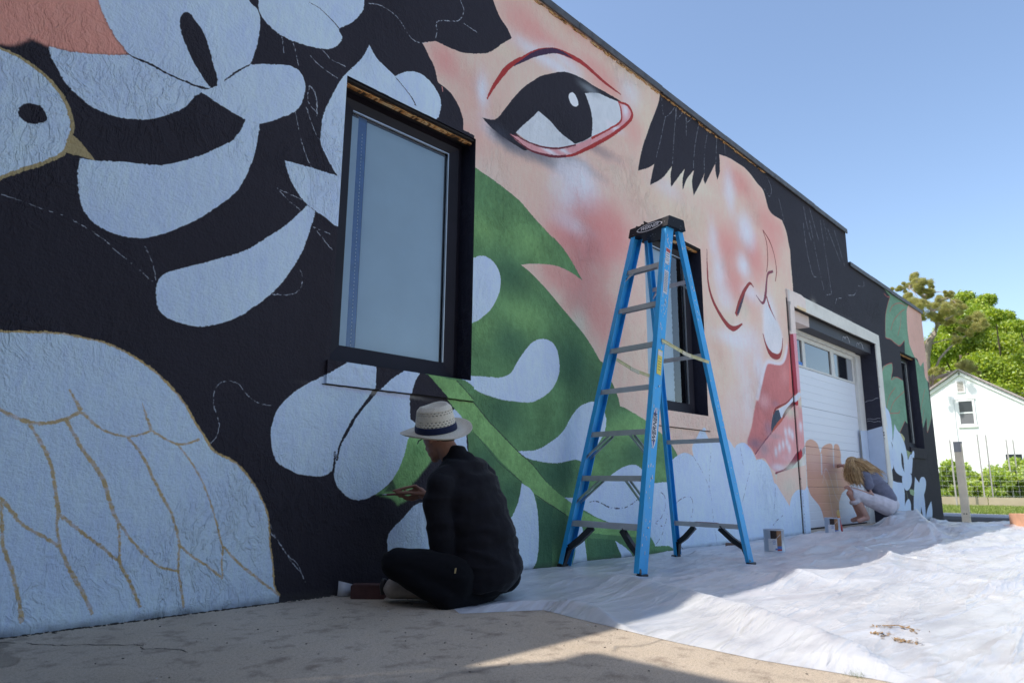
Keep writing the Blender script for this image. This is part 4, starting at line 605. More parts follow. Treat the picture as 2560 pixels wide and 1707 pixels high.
def vnoise(h,w,sy,sx,seed):
    r=np.random.default_rng(seed); gh=int(h/sy)+3; gw=int(w/sx)+3; g=r.random((gh,gw)).astype(np.float32)
    y=np.arange(h)/sy; x=np.arange(w)/sx; yi=y.astype(int);xi=x.astype(int); fy=(y-yi)[:,None];fx=(x-xi)[None]; fy=fy*fy*(3-2*fy);fx=fx*fx*(3-2*fx)
    a=g[yi][:,xi];b=g[yi][:,xi+1];c=g[yi+1][:,xi];d=g[yi+1][:,xi+1]
    return (a*(1-fx)+b*fx)*(1-fy)+(c*(1-fx)+d*fx)*fy
def paint_mural():
    img=np.empty((TH,TW,3),np.float32); img[:]=(.027,.0225,.029)
    dash=vnoise(TH,TW,5,5,11); dash2=vnoise(TH,TW,40,40,12); bris=vnoise(TH,TW,3,9,13)
    clip=None; last=None
    def comp(x0,y0,m,col):
        h,w=m.shape; s=img[y0:y0+h,x0:x0+w]; s+= (np.array(col,np.float32)-s)*m[:,:,None]
    ulocal=lambda x: np.interp(x,[.4,4.4,4.401,8.8,8.801,15.6],[390,390,230,230,132,132])
    for op in OPS:
        if op[0]=='C': clip=last if op[1] else None; continue
        if op[0]=='G':
            _,col,a,(cx,cz,rx,rz)=op
            x0=int(max(0,X2u(cx-2.4*rx)));x1=int(min(TW,X2u(cx+2.4*rx)));y0=int(max(0,Z2v(cz-2.4*rz)));y1=int(min(TH,Z2v(cz+2.4*rz)))
            if x1<=x0 or y1<=y0: continue
            gx=((u2X(np.arange(x0,x1))-cx)/rx)[None]; gz=((np.arange(y0,y1)/TH*(ZT-ZB)+ZB-cz)/rz)[:,None]
            d=gx*gx+gz*gz; jit=1+.5*(dash2[y0:y1,x0:x1]-.5)+.25*(bris[y0:y1,x0:x1]-.5)
            m=a*np.exp(-(d*jit)**1.15*.9)
            if clip is not None: m=m*clip[y0:y1,x0:x1]
            comp(x0,y0,m.astype(np.float32),col); continue
        if op[0]=='P':
            _,col,a,f,pts=op; q=cr(pts,True)
        else:
            _,col,a,f,ws,st,pts=op; q0=cr(pts,False,9); n=len(q0)
            w=np.interp(np.linspace(0,1,n),np.linspace(0,1,len(ws)) if len(ws)>1 else [0],ws)/2
            if st==2: w=w*(.82+.05*np.sin(np.arange(n)*.9))
            d=np.gradient(q0,axis=0); d/=np.linalg.norm(d,axis=1)[:,None]+1e-9; nn=np.stack([-d[:,1],d[:,0]],1)
            q=np.concatenate([q0+nn*w[:,None],(q0-nn*w[:,None])[::-1]])
            tmin=.55/ulocal(q0[0,0])
            if w.max()<tmin: q=np.concatenate([q0+nn*tmin,(q0-nn*tmin)[::-1]])
        uv=np.stack([X2u(q[:,0]),Z2v(q[:,1])],1); r=raster(uv,TW,TH)
        if r is None: continue
        m,x0,y0=r
        if f:
            pr=int(f*300)+1; mm=np.zeros((m.shape[0]+4*pr,m.shape[1]+4*pr),np.float32); mm[2*pr:-2*pr,2*pr:-2*pr]=m; mm=blur(mm,pr)
            nx=max(0,x0-2*pr);ny=max(0,y0-2*pr); m=mm[ny-(y0-2*pr):,nx-(x0-2*pr):][:TH-ny,:TW-nx]; x0,y0=nx,ny
        if op[0]=='S':
            if st==1: m=m*np.clip((dash[y0:y0+m.shape[0],x0:x0+m.shape[1]]-.28)*3.5,0,1)
            if st==2: m=m*np.clip(.55+.7*(bris[y0:y0+m.shape[0],x0:x0+m.shape[1]]),0,1)
        m=m*a
        if op[0]=='P': last=np.zeros((TH,TW),np.float32); last[y0:y0+m.shape[0],x0:x0+m.shape[1]]=m
        comp(x0,y0,m,col)
    # ragged brush edges: small two-scale domain warp, then pigment mottling
    yy,xx=np.mgrid[0:TH,0:TW]
    near=np.clip(1.25-u2X(np.arange(TW))/9,.35,1.2)[None]
    dx=((vnoise(TH,TW,4,4,1)-.5)*1.5+(vnoise(TH,TW,14,14,2)-.5)*.8+(vnoise(TH,TW,60,60,8)-.5)*4)*near; dy=((vnoise(TH,TW,4,4,3)-.5)*1.5+(vnoise(TH,TW,14,14,4)-.5)*.8+(vnoise(TH,TW,60,60,9)-.5)*4)*near
    img=img[np.clip((yy+dy).round().astype(int),0,TH-1),np.clip((xx+dx).round().astype(int),0,TW-1)]
    mot=1+.09*(vnoise(TH,TW,90,70,5)-.5)+.07*(vnoise(TH,TW,26,8,6)-.5)+.05*(vnoise(TH,TW,9,3,7)-.5)
    img*=mot[:,:,None].astype(np.float32)
    # green pigment is laid on thin and uneven
    g=np.clip((img[:,:,1]-img[:,:,0]*1.25-.02)*12,0,1)*np.clip(1-(img[:,:,2]/(img[:,:,1]+1e-4)-.55)*4,0,1)
    gm=(vnoise(TH,TW,70,60,21)-.5)*.35+(vnoise(TH,TW,14,12,22)-.5)*.22+(vnoise(TH,TW,5,4,23)-.5)*.2
    img*=(1+g*gm)[:,:,None]
    img*=1.28; img=np.minimum(img,.95)
    # dirt line along the foot of the wall
    z=(np.arange(TH)/TH*(ZT-ZB)+ZB)[:,None]
    dirt=np.clip(1-(z-.0)/.045,0,1)*(.4+.6*vnoise(TH,TW,10,16,30))
    img+=(np.array((.07,.065,.06),np.float32)-img)*(dirt*.75)[:,:,None].astype(np.float32)
    im=bpy.data.images.new('mural_paint',TW,TH,alpha=False,float_buffer=True)
    buf=np.ones((TH,TW,4),np.float32); buf[:,:,:3]=np.clip(img,0,1); im.pixels.foreach_set(buf.ravel()); im.update()
    try: im.pack()
    except Exception: pass
    return im
MURAL=paint_mural()
def mural_mat():
    t=NT('painted_stucco'); uv=t.n('ShaderNodeUVMap',_uv_map='wall'); im=t.n('ShaderNodeTexImage',_image=MURAL,_interpolation='Linear',_extension='EXTEND'); t.l(uv.outputs[0],im.inputs[0])
    fine=stucco(t)
    c=t.mix(t.ramp(fine,[(.30,(.22,.22,.22)),(.42,(0,0,0))]),im.outputs[0],(.03,.03,.04))
    mm=t.n('ShaderNodeMix',_data_type='RGBA'); mm.inputs[0].default_value=.12; t.l(im.outputs[0],mm.inputs[6]); t.l(c,mm.inputs[7]); t.base(mm.outputs[2])
    t.set(Roughness=.7); t.b.inputs['Specular IOR Level'].default_value=.2
    return t.m
M={}
M['mural']=mural_mat()
def wall_uv(o,off=None):
    me=o.data; uvl=me.uv_layers.new(name='wall'); o0=wloc(o)
    co=np.empty(len(me.vertices)*3); me.vertices.foreach_get('co',co); co=co.reshape(-1,3)+np.array(o0)
    li=np.empty(len(me.loops),int); me.loops.foreach_get('vertex_index',li)
    uv=np.stack([X2u(co[:,0])/TW,Z2v(co[:,2])/TH],1)[li]; uvl.data.foreach_set('uv',uv.ravel().astype(np.float32))
def mat_dark(): # navy black stucco for reveals
    t=NT('navy_stucco'); t.base(t.ramp(t.noise(t.pos(),12,5),[(.3,(.014,.014,.028)),(.7,(.022,.022,.040))])); stucco(t); t.set(Roughness=.6); return t.m
M['reveal']=mat_dark()
M['frame']=simple('dark_bronze_paint',(.016,.013,.020),.55,.2,5,spec=.25)
M['rust']=None
t=NT('rusty_lintel'); v=t.pos((6,1,30)); f=t.noise(v,2.0,8,.7,1.5); t.base(t.ramp(f,[(.34,(.03,.018,.012)),(.43,(.10,.05,.02)),(.49,(.62,.25,.06)),(.58,(.80,.58,.30)),(.72,(.30,.15,.06))])); t.bump(f,.6,.01); t.set(Roughness=.9); M['rust']=t.m
M['soot']=simple('sooty_brown_paint',(.020,.016,.015),.85,.3,14,.5,80)
t=NT('window_glass'); t.b.inputs['Base Color'].default_value=(.9,.95,1,1); t.set(Roughness=.02,Alpha=1)
gl=t.n('ShaderNodeBsdfGlossy',Roughness=.015); gl.inputs['Color'].default_value=(1,1,1,1); tr=t.n('ShaderNodeBsdfTransparent'); tr.inputs['Color'].default_value=(.74,.88,1.0,1); fr=t.n('ShaderNodeFresnel',IOR=1.75); mx=t.n('ShaderNodeMixShader'); t.l(fr.outputs[0],mx.inputs[0]); t.l(tr.outputs[0],mx.inputs[1]); t.l(gl.outputs[0],mx.inputs[2]); t.l(mx.outputs[0],t.out.inputs['Surface']); M['glass']=t.m
M['shade']=simple('roller_shade_cloth',(.80,.80,.79),.9,.05,3,.15,300)
M['shadeblue']=simple('blue_shade_trim',(.10,.20,.42),.6,.15,20)
M['white']=simple('white_door_paint',(.78,.80,.84),.45,.03,4)
M['cream']=simple('cream_frame_paint',(.70,.68,.62),.5,.07,7)
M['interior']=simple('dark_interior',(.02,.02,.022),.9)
M['metalflash']=simple('weathered_flashing',(.09,.085,.085),.55,.35,12,.2,50)
M['bareplaster']=simple('grey_building_plaster',(.30,.29,.28),.85,.12,4,.3,60)
# ================================================================ GROUND
def ground_mat():
    t=NT('old_concrete'); v=t.pos(); a=t.noise(v,.9,5,.6); b=t.noise(v,9,6,.65); c=t.noise(v,240,3,.7); d=t.noise(v,90,4,.7)
    base=t.ramp(a,[(.28,(.41,.325,.24)),(.5,(.53,.435,.33)),(.72,(.61,.51,.40))])
    st=t.ramp(b,[(.30,(.55,.52,.50)),(.48,(1,1,1)),(.66,(1.0,.99,.96)),(.8,(.82,.76,.70))])
    q=t.mix(1.0,base,st,'MULTIPLY')
    sp=t.ramp(c,[(.34,(.45,.43,.42)),(.46,(.95,.95,.95)),(.56,(1,1,1)),(.7,(1.25,1.25,1.22))])
    q=t.mix(1.0,q,sp,'MULTIPLY'); q=t.mix(.8,q,t.ramp(d,[(.3,(.62,.62,.62)),(.5,(1,1,1)),(.72,(1.15,1.13,1.1))]),'MULTIPLY')
    # wandering cracks
    w=t.n('ShaderNodeTexNoise',Scale=1.6,Detail=4); t.l(v,w.inputs['Vector']); ad=t.n('ShaderNodeMixRGB',_blend_type='ADD'); ad.inputs[0].default_value=.55; t.l(v,ad.inputs[1]); t.l(w.outputs['Color'],ad.inputs[2])
    vo=t.n('ShaderNodeTexVoronoi',_feature='DISTANCE_TO_EDGE',Scale=.55); t.l(ad.outputs[0],vo.inputs['Vector'])
    cr_=t.ramp(vo.outputs['Distance'],[(.0,(1,1,1)),(.004,(.8,.8,.8)),(.009,(0,0,0))]); brk=t.ramp(t.noise(v,2.3,3),[(.46,(0,0,0)),(.56,(1,1,1))])
    ck=t.math('MULTIPLY',cr_,brk); q=t.mix(t.math('MULTIPLY',ck,.35),q,(.05,.045,.04))
    blot=t.ramp(t.noise(t.pos((1,2.2,1)),5.5,5,.7),[(.66,(0,0,0)),(.76,(1,1,1))]); q=t.mix(t.math('MULTIPLY',blot,.22),q,(.10,.085,.07))
    t.base(q); n=t.bump(t.math('SUBTRACT',t.math('ADD',c,t.math('MULTIPLY',b,2)),t.math('MULTIPLY',ck,3)),.5,.004); t.set(Roughness=.88); return t.m
M['concrete']=ground_mat()
def sheetgrid(name,x0,x1,y0,y1,z,mat,nx=1,ny=1):
    vs=[(x0+(x1-x0)*i/nx,y0+(y1-y0)*j/ny,z) for j in range(ny+1) for i in range(nx+1)]
    fs=[(j*(nx+1)+i,j*(nx+1)+i+1,(j+1)*(nx+1)+i+1,(j+1)*(nx+1)+i) for j in range(ny) for i in range(nx)]
    return tag(mesh(name,vs,fs,mat),kind='structure')
M['soil']=simple('grassy_soil',(.14,.20,.045),.95,.35,.8,.4,30,obj=False)
sheetgrid('ground',-300,600,-400,500,-.06,M['soil'])
box('pavement',-9,13.5,-45,12,-.05,0,M['concrete']); tag(bpy.data.objects['pavement'],kind='structure')
M['asphalt']=simple('dark_asphalt',(.05,.045,.042),.92,.4,2,.6,200,obj=False)
M['kerbgrey']=simple('pale_grey_kerbside_concrete',(.30,.31,.33),.85,.12,2,.3,90,obj=False)
box('road',13.5,16.2,-46,40,-.055,-.03,M['asphalt']); tag(bpy.data.objects['road'],kind='structure')
box('path',16.2,18.0,-46,40,-.055,-.012,M['kerbgrey']); tag(bpy.data.objects['path'],kind='structure')
CRK=simple('crack_shadow',(.03,.026,.022),.95)
for pts,w in (([(.72,-.16),(.80,-.27),(.83,-.30),(.95,-.42),(1.02,-.47),(1.0,-.55),(1.06,-.60),(1.10,-.72)],.004),([(1.5,-.52),(1.62,-.56),(1.78,-.55),(1.95,-.60)],.0025),([(.60,-.02),(.72,-.16)],.005)):
    vs=[];k=0;P=[]
    for a,b in zip(pts,pts[1:]):
        for i in range(8):
            u=i/8; P.append((a[0]+(b[0]-a[0])*u+noise.noise(Vector((a[0]*9+u*3,a[1]*9,1)))*.018,a[1]+(b[1]-a[1])*u+noise.noise(Vector((a[0]*9,u*4,7)))*.018))
    for i,(x,y) in enumerate(P):
        q=w*(.35+.9*abs(noise.noise(Vector((i*.6,w*99,2)))))*(.4 if i in (0,len(P)-1) else 1); vs+=[(x-q,y-q*.6,.0012),(x+q,y+q*.6,.0012)]
    tag(mesh('pavement_crack',vs,[(2*i,2*i+1,2*i+3,2*i+2) for i in range(len(P)-1)],CRK),kind='structure')
# ================================================================ THE PAINTED BUILDING
B=empty('painted_building',(8,1,0),'long low stucco building whose wall carries a half-finished mural of a face, flowers and leaves','building')
XW0,XW1,XS=-1.2,15.36,11.09; ZA,ZB2=4.50,3.97
OPEN=[(2.02,3.085,1.245,2.975),(5.245,6.32,1.245,2.985),(8.71,12.06,-.01,2.83),(13.53,14.51,1.235,2.92)]
def wall_mesh():
    # fine front skin with true plaster relief near the camera, coarser further on
    xs=set([XW0,XW1,XS,.2]); zs=set([-.02,ZA,ZB2])
    for a,b,c,d in OPEN: xs|={a,b}; zs|={c,d}
    def fill(vals,stepf):
        vals=sorted(vals); out=[vals[0]]
        for a,b in zip(vals,vals[1:]):
            n=max(1,int(math.ceil((b-a)/stepf((a+b)/2)))); out+=[a+(b-a)*k/n for k in range(1,n+1)]
        return out
    X=fill(xs,lambda x:.4 if x<.2 else (.018 if x<4.5 else (.045 if x<8.8 else .2))); Z=fill(zs,lambda z:.022)
    nx=len(X); nz=len(Z)
    def hid(x,z):
        if x>XS and z>ZB2: return True
        return any(a<x<b and c<z<d for a,b,c,d in OPEN)
    vid={}; vs=[];fs=[]
    def vv(i,j):
        if (i,j) not in vid:
            x,z=X[i],Z[j]
            edge=any((abs(x-a)<1e-6 or abs(x-b)<1e-6) and c-1e-6<=z<=d+1e-6 or (abs(z-c)<1e-6 or abs(z-d)<1e-6) and a-1e-6<=x<=b+1e-6 for a,b,c,d in OPEN) or z<.0
            y=0
            if not edge and x>.3 and x<9:
                p=Vector((x*3.1,0,z*3.1)); h=noise.noise(p)*.004; s=noise.noise(Vector((x*5+z*6,7,z*9-x*3))); h+=max(0,.09-abs(s))*.012*(.0+1.0*(noise.noise(Vector((x*1.3,3,z*1.3)))>-.1))
                h+=noise.noise(Vector((x*22,1,z*22)))*.0016; y=-h*(1 if x<5 else .5)
            vid[(i,j)]=len(vs); vs.append((x,y,z))
        return vid[(i,j)]
    for i in range(nx-1):
        for j in range(nz-1):
            if hid((X[i]+X[i+1])/2,(Z[j]+Z[j+1])/2): continue
            fs.append((vv(i,j),vv(i+1,j),vv(i+1,j+1),vv(i,j+1)))
    return vs,fs
vs,fs=wall_mesh(); w=mesh('wall',vs,fs,M['mural'],B,True); wall_uv(w)
# solid body behind the skin: reveals round each opening, parapet top, ends, roof
for a,b,c,d in OPEN:
    rb=MB()
    dep=.30 if (b-a)>2 else .24
    e=.0
    rb.add([(a,0,c),(a,0,d),(a,dep,d),(a,dep,c)],[(0,1,2,3)]); rb.add([(b,0,c),(b,0,d),(b,dep,d),(b,dep,c)],[(3,2,1,0)]); rb.add([(a,0,c),(b,0,c),(b,dep,c),(a,dep,c)],[(0,1,2,3)])
    if (b-a)>2: rb.add([(a,0,d),(b,0,d),(b,dep,d),(a,dep,d)],[(3,2,1,0)],1)
    rb.build('reveal',[M['reveal'],M['soot']],B)

bb=MB(); dep=.30
bb.add([(XW1,0,-.02),(XW1,12,-.02),(XW1,12,ZB2),(XW1,0,ZB2)],[(0,1,2,3)])
bb.add([(XS,0,ZB2),(XS,.25,ZB2),(XS,.25,ZA),(XS,0,ZA)],[(0,1,2,3)])
bb.add([(XS,.25,ZB2-.02),(XS,12,ZB2-.02),(XS,12,4.2),(XS,.25,4.2)],[(0,1,2,3)])
bb.add([(XW0,0,ZA),(XS,0,ZA),(XS,.25,ZA),(XW0,.25,ZA)],[(0,1,2,3)]); bb.add([(XS,0,ZB2),(XW1,0,ZB2),(XW1,.25,ZB2),(XS,.25,ZB2)],[(0,1,2,3)])
bb.add([(XW0,.25,4.2),(XS,.25,4.2),(XS,12,4.2),(XW0,12,4.2)],[(0,1,2,3)]); bb.add([(XS,.25,3.7),(XW1,.25,3.7),(XW1,12,3.7),(XS,12,3.7)],[(0,1,2,3)])
bb.add([(XW0,12,0),(XW1,12,0),(XW1,12,3.7),(XW0,12,4.2)],[(3,2,1,0)])
bb.build('roof_deck',M['bareplaster'],B)
# thin edge flashing, slightly wavy, with a rust-bitten underside
def flashing(x0,x1,z,n):
    m=MB()
    for k in range(n):
        a=x0+(x1-x0)*k/n; b=x0+(x1-x0)*(k+1)/n-.006; dz=.004*math.sin(k*2.1)
        m.box(a,b,-.028,.26,z+.004+dz,z+.034+dz); m.box(a,b,-.030,-.014,z-.035+dz,z+.004+dz)
    return m
flashing(XW0,XS+.02,ZA,9).build('roof_flashing',M['metalflash'],B); flashing(XS+.03,XW1+.03,ZB2,4).build('roof_flashing',M['metalflash'],B)
rs=MB()
for k in range(420):
    a=.5+rng.random()*7.6; L=.01+rng.random()*.07; rs.obox((a,-.003-rng.random()*.003,ZA-.040-rng.random()**2*.020),(L/2,0,0),(0,.002,0),(0,0,.002+rng.random()*.005))
rs.build('rust_scale',M['rust'],B)['kind']='stuff'
# ---- windows
def window(i,a,b,c,d,fw,ft,yf,label,kind):
    W_=empty('window',(0,0,0),None,None); W_.parent=B; W_.location=V((a+b)/2,.0,c)-B.location
    for k in ('label','category'):
        if k in W_: del W_[k]
    W_['label']=label
    x0,x1,z0,z1=a+.04,b-.055,c+.02,d-.06
    f=MB()  # mitred frame profile
    def side(p):
        (ax,az),(bx,bz),(cx,cz),(dx,dz)=p
        y0=yf;y1=yf+.055
        f.add([(ax,y0,az),(bx,y0,bz),(cx,y0+.018,cz),(dx,y0+.018,dz),(ax,y1,az),(bx,y1,bz),(cx,y1,cz),(dx,y1,dz)],BOXF)
    gx0,gx1,gz0,gz1=a+fw,b-fw,c+ft,d-ft
    side([(x0,z0),(x1,z0),(gx1,gz0),(gx0,gz0)]); side([(x1,z0),(x1,z1),(gx1,gz1),(gx1,gz0)]); side([(x1,z1),(x0,z1),(gx0,gz1),(gx1,gz1)]); side([(x0,z1),(x0,z0),(gx0,gz0),(gx0,gz1)])
    f.build('frame',M['frame'],W_)
    bk=MB(); bk.box(a+.001,x0,yf+.03,yf+.06,c+.001,d-.001); bk.box(x1,b-.001,yf+.03,yf+.06,c+.001,d-.001); bk.box(x0,x1,yf+.03,yf+.06,c+.001,z0); bk.box(x0,x1,yf+.03,yf+.06,z1,d-.001)
    bk.box(a+.001,b-.001,.0,yf+.03,d-.001,d+.002); bk.build('outer_frame',M['frame'],W_)
    bd=MB(); t_=.008
    bd.box(gx0,gx1,yf+.012,yf+.026,gz1-t_,gz1-.0005); bd.box(gx1-t_,gx1-.0005,yf+.012,yf+.026,gz0,gz1-t_); bd.build('glazing_bead',M['alu'],W_)
    mesh('pane',[(gx0,yf+.03,gz0),(gx1,yf+.03,gz0),(gx1,yf+.03,gz1),(gx0,yf+.03,gz1)],[(0,1,2,3)],M['glass'],W_)
    # rusty steel lintel over the opening, seen from below
    li=MB()
    li.box(a+.002,b-.002,.012,yf-.004,d-.016,d-.003,mi=1); li.box(a+.002,b-.002,.040,.066,d-.030,d-.0165,mi=0); li.build('lintel',[M['rust'],M['soot']],W_)
    return W_,gx0,gx1,gz0,gz1
M['alu']=simple('aluminium',(.50,.51,.53),.38,.08,9,.1,80,metal=.85)
W1,gx0,gx1,gz0,gz1=window(0,*OPEN[0],.135,.118,.115,'near window with a pale roller shade behind blue reflecting glass','w')
box('roller_shade',gx0+.13,gx1-.012,.163,.167,gz0-.03,gz1-.02,M['shade'],W1)
box('roller_shade',gx0-.05,gx0+.065,.163,.167,gz0-.03,gz1-.02,M['shade'],W1)
m=MB(); m.box(gx0+.066,gx0+.129,.1655,.169,gz0-.03,gz1+.02); m.build('shade_side_channel',M['shadeblue'],W1)
m=MB()
for k in range(60): m.obox((gx0+.099,.1645,gz0+.02+k*.023),(.0018,0,0),(0,.0008,0),(0,0,.006))
m.build('channel_stitching',M['shade'],W1)['kind']='stuff'
W2,hx0,hx1,hz0,hz1=window(1,*OPEN[1],.135,.118,.115,'second window, half hidden by the ladder, white paper torn off its right edge','w')
v_=[];n=60
for k in range(n+1):
    z=hz0+(hz1-hz0)*k/n; v_+= [(hx0-.02,.172,z),(hx1-.20+.012*noise.noise(Vector((k*.9,2,3)))+.006*math.sin(k*3.3),.172,z)]
mesh('masking_paper',v_,[(2*k,2*k+1,2*k+3,2*k+2) for k in range(n)],M['shade'],W2)
W3,kx0,kx1,kz0,kz1=window(3,*OPEN[3],.12,.10,.115,'far narrow window with dark glass among the painted leaves','w')
m=MB(); m.box(kx0-.005,kx0+.012,.1,.112,kz0,kz1); m.build('masking_strip',M['shade'],W3)
for (a,b,c,d),z0 in ((OPEN[0],1.11),(OPEN[1],1.097),(OPEN[3],1.05)):
    bm=bmesh.new(); vs_=boxv(a-.024,b+.01,-.020,.0,z0,c-.006)
    nx=60;nz=6;P=[]
    me=bpy.data.meshes.new('window_sill'); vv=[];ff=[]
    for j in range(nz+1):
        for i in range(nx+1): vv.append((a-.024+(b-a+.034)*i/nx,-.020-.003*noise.noise(Vector((i*.5,j*.7,z0))),z0+(c-.006-z0)*j/nz))
    for j in range(nz):
        for i in range(nx): q=j*(nx+1)+i; ff.append((q,q+1,q+nx+2,q+nx+1))
    o0=len(vv); vv+=[(a-.024,.0,z0),(b+.01,.0,z0),(b+.01,.0,c-.006),(a-.024,.0,c-.006)]; tl=nz*(nx+1)
    ff+=[(0,o0,o0+1,nx),(nx,o0+1,o0+2,tl+nx),(tl+nx,o0+2,o0+3,tl),(tl,o0+3,o0,0)]
    s_=mesh('window_sill',vv,ff,M['mural'],B); wall_uv(s_); bm.free()
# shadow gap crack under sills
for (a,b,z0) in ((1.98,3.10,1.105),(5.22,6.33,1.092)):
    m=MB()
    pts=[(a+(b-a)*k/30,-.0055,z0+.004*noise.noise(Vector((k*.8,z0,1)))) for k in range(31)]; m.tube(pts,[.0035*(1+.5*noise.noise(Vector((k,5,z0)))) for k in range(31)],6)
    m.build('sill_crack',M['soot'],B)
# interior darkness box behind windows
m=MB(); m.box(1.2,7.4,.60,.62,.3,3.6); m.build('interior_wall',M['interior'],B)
# ---- garage opening
GY=.28
gd=empty('garage_door',(0,0,0),None,None); gd.parent=B; gd.location=V(10.3,GY,0)-B.location
gd['label']='white sectional garage door with salmon petals painted low down'
M['salmon']=simple('salmon_paint',(.74,.36,.24),.5,.07,3)
def inpoly(x,z,poly):
    r=False; n=len(poly); j=n-1
    for i in range(n):
        xi,zi=poly[i];xj,zj=poly[j]
        if (zi>z)!=(zj>z) and x<(xj-xi)*(z-zi)/(zj-zi)+xi: r=not r
        j=i
    return r
PET=[cr(q,True,8) for q in DOOR]
def door_mat():
    # the petals are paint: a small data image in door metres
    W,H=660,300; x0,x1,z0,z1=8.7,12.0,0,1.5
    img=np.empty((H,W,3),np.float32); img[:]=(.78,.80,.84)
    S=lambda q: np.stack([(q[:,0]-x0)/(x1-x0)*W,(q[:,1]-z0)/(z1-z0)*H],1)
    def put(q,col,a=1,f=0):
        r=raster(S(q),W,H)
        if r is None: return
        m,xx,yy=r; m=m*a; s=img[yy:yy+m.shape[0],xx:xx+m.shape[1]]; s+=(np.array(col,np.float32)-s)*m[:,:,None]
    put(PET[0],(.74,.37,.25)); put(PET[1],(.72,.70,.74),.8); put(PET[2],(.72,.70,.74),.8)
    yy,xx=np.mgrid[0:H,0:W]; wx=xx/W*(x1-x0)+x0; wz=yy/H*(z1-z0)+z0; pm=(img[:,:,0]>img[:,:,2]*1.5)
    def g(cx,cz,rx,rz,a,col):
        m=a*np.exp(-((wx-cx)/rx)**2-((wz-cz)/rz)**2)*pm; img[:]+= (np.array(col,np.float32)-img)*m[:,:,None]
    g(10.3,.85,.35,.12,.6,(.55,.22,.2)); g(9.8,.9,.3,.2,.5,(.74,.45,.38)); g(10.4,.4,.4,.3,.6,(.76,.44,.24)); g(10.5,1.0,.15,.1,.4,(.72,.5,.45))
    # thin pale sketch lines
    for L in ([(10.1,.72),(10.25,.55),(10.3,.35),(10.35,.15)],[(10.05,.6),(10.2,.8),(10.35,.7),(10.5,.45),(10.7,.3)],[(10.6,.75),(10.65,.5)]):
        q=cr([(a,b,False) for a,b in L],False,8); d=np.gradient(q,axis=0); d/=np.linalg.norm(d,axis=1)[:,None]; n=np.stack([-d[:,1],d[:,0]],1)*.005; put(np.concatenate([q+n,(q-n)[::-1]]),(.78,.72,.72),.7)
    im=bpy.data.images.new('door_paint',W,H,alpha=False,float_buffer=True); b=np.ones((H,W,4),np.float32); b[:,:,:3]=img; im.pixels.foreach_set(b.ravel()); im.update()
    try: im.pack()
    except Exception: pass
    t=NT('garage_door_paint'); sx=t.n('ShaderNodeSeparateXYZ'); t.l(t.pos(),sx.inputs[0]); cb=t.n('ShaderNodeCombineXYZ')
    t.l(t.math('DIVIDE',t.math('SUBTRACT',sx.outputs[0],x0),x1-x0),cb.inputs[0]); t.l(t.math('DIVIDE',t.math('SUBTRACT',sx.outputs[2],z0),z1-z0),cb.inputs[1])
    ti=t.n('ShaderNodeTexImage',_image=im,_extension='EXTEND'); t.l(cb.outputs[0],ti.inputs[0]); t.base(ti.outputs[0]); t.set(Roughness=.42); t.bump(t.noise(t.pos((1,1,1)),160,2),.05,.001); return t.m
M['door']=door_mat()
sec=[(.02,.548),(.5505,1.0865),(1.0895,1.6265),(1.6295,2.168)]
for z0,z1 in sec:
    m=MB(); nb=5; hh=(z1-z0)/nb
    for k in range(nb):   # shallow pressed boards with V grooves
        a=z0+k*hh; b=a+hh; g=.007
        m.add([(8.715,GY,a+g),(11.80,GY,a+g),(11.80,GY,b-g),(8.715,GY,b-g),(8.715,GY+.0035,a),(11.80,GY+.0035,a),(11.80,GY+.0035,b),(8.715,GY+.0035,b)],[(0,1,2,3),(4,5,1,0),(3,2,6,7)])
    m.add([(8.715,GY+.006,z1),(11.8,GY+.006,z1),(11.8,GY+.03,z1),(8.715,GY+.03,z1)],[(0,1,2,3)])
    m.build('door_panel',M['door'],gd)
box('door_seal',8.715,11.80,GY+.004,GY+.03,-.01,.018,M['frame'],gd)
m=MB(); m.box(8.715,11.80,GY-.004,GY+.03,2.173,2.20); m.box(8.715,11.80,GY-.004,GY+.03,2.56,2.615)
for a,b in ((9.66,9.765),(10.78,10.92),(11.735,11.80)): m.box(a,b,GY-.004,GY+.03,2.20,2.56)
m.build('window_section_frame',M['cream'],gd)
M['doorglass']=NT('door_light_glass').set(Roughness=.03).m
t=NT('door_light_glass2'); t.base((.012,.014,.018)); t.set(Roughness=.03); t.b.inputs['Specular IOR Level'].default_value=1.0; t.b.inputs['IOR'].default_value=1.9; M['doorglass']=t.m
for a,b in ((8.73,9.66),(9.765,10.78),(10.92,11.735)):
    o=box('pane',a,b,GY+.014,GY+.02,2.20,2.56,M['doorglass'],gd)
m=MB(); m.box(9.0,9.66,GY+.008,GY+.0135,2.205,2.25); m.build('blue_masking_tape',simple('blue_tape',(.05,.22,.62),.5),gd)
m=MB(); m.box(11.52,11.73,GY+.006,GY+.0135,2.205,2.555); m.build('pane_sticker',simple('grey_film',(.30,.31,.33),.5),gd)
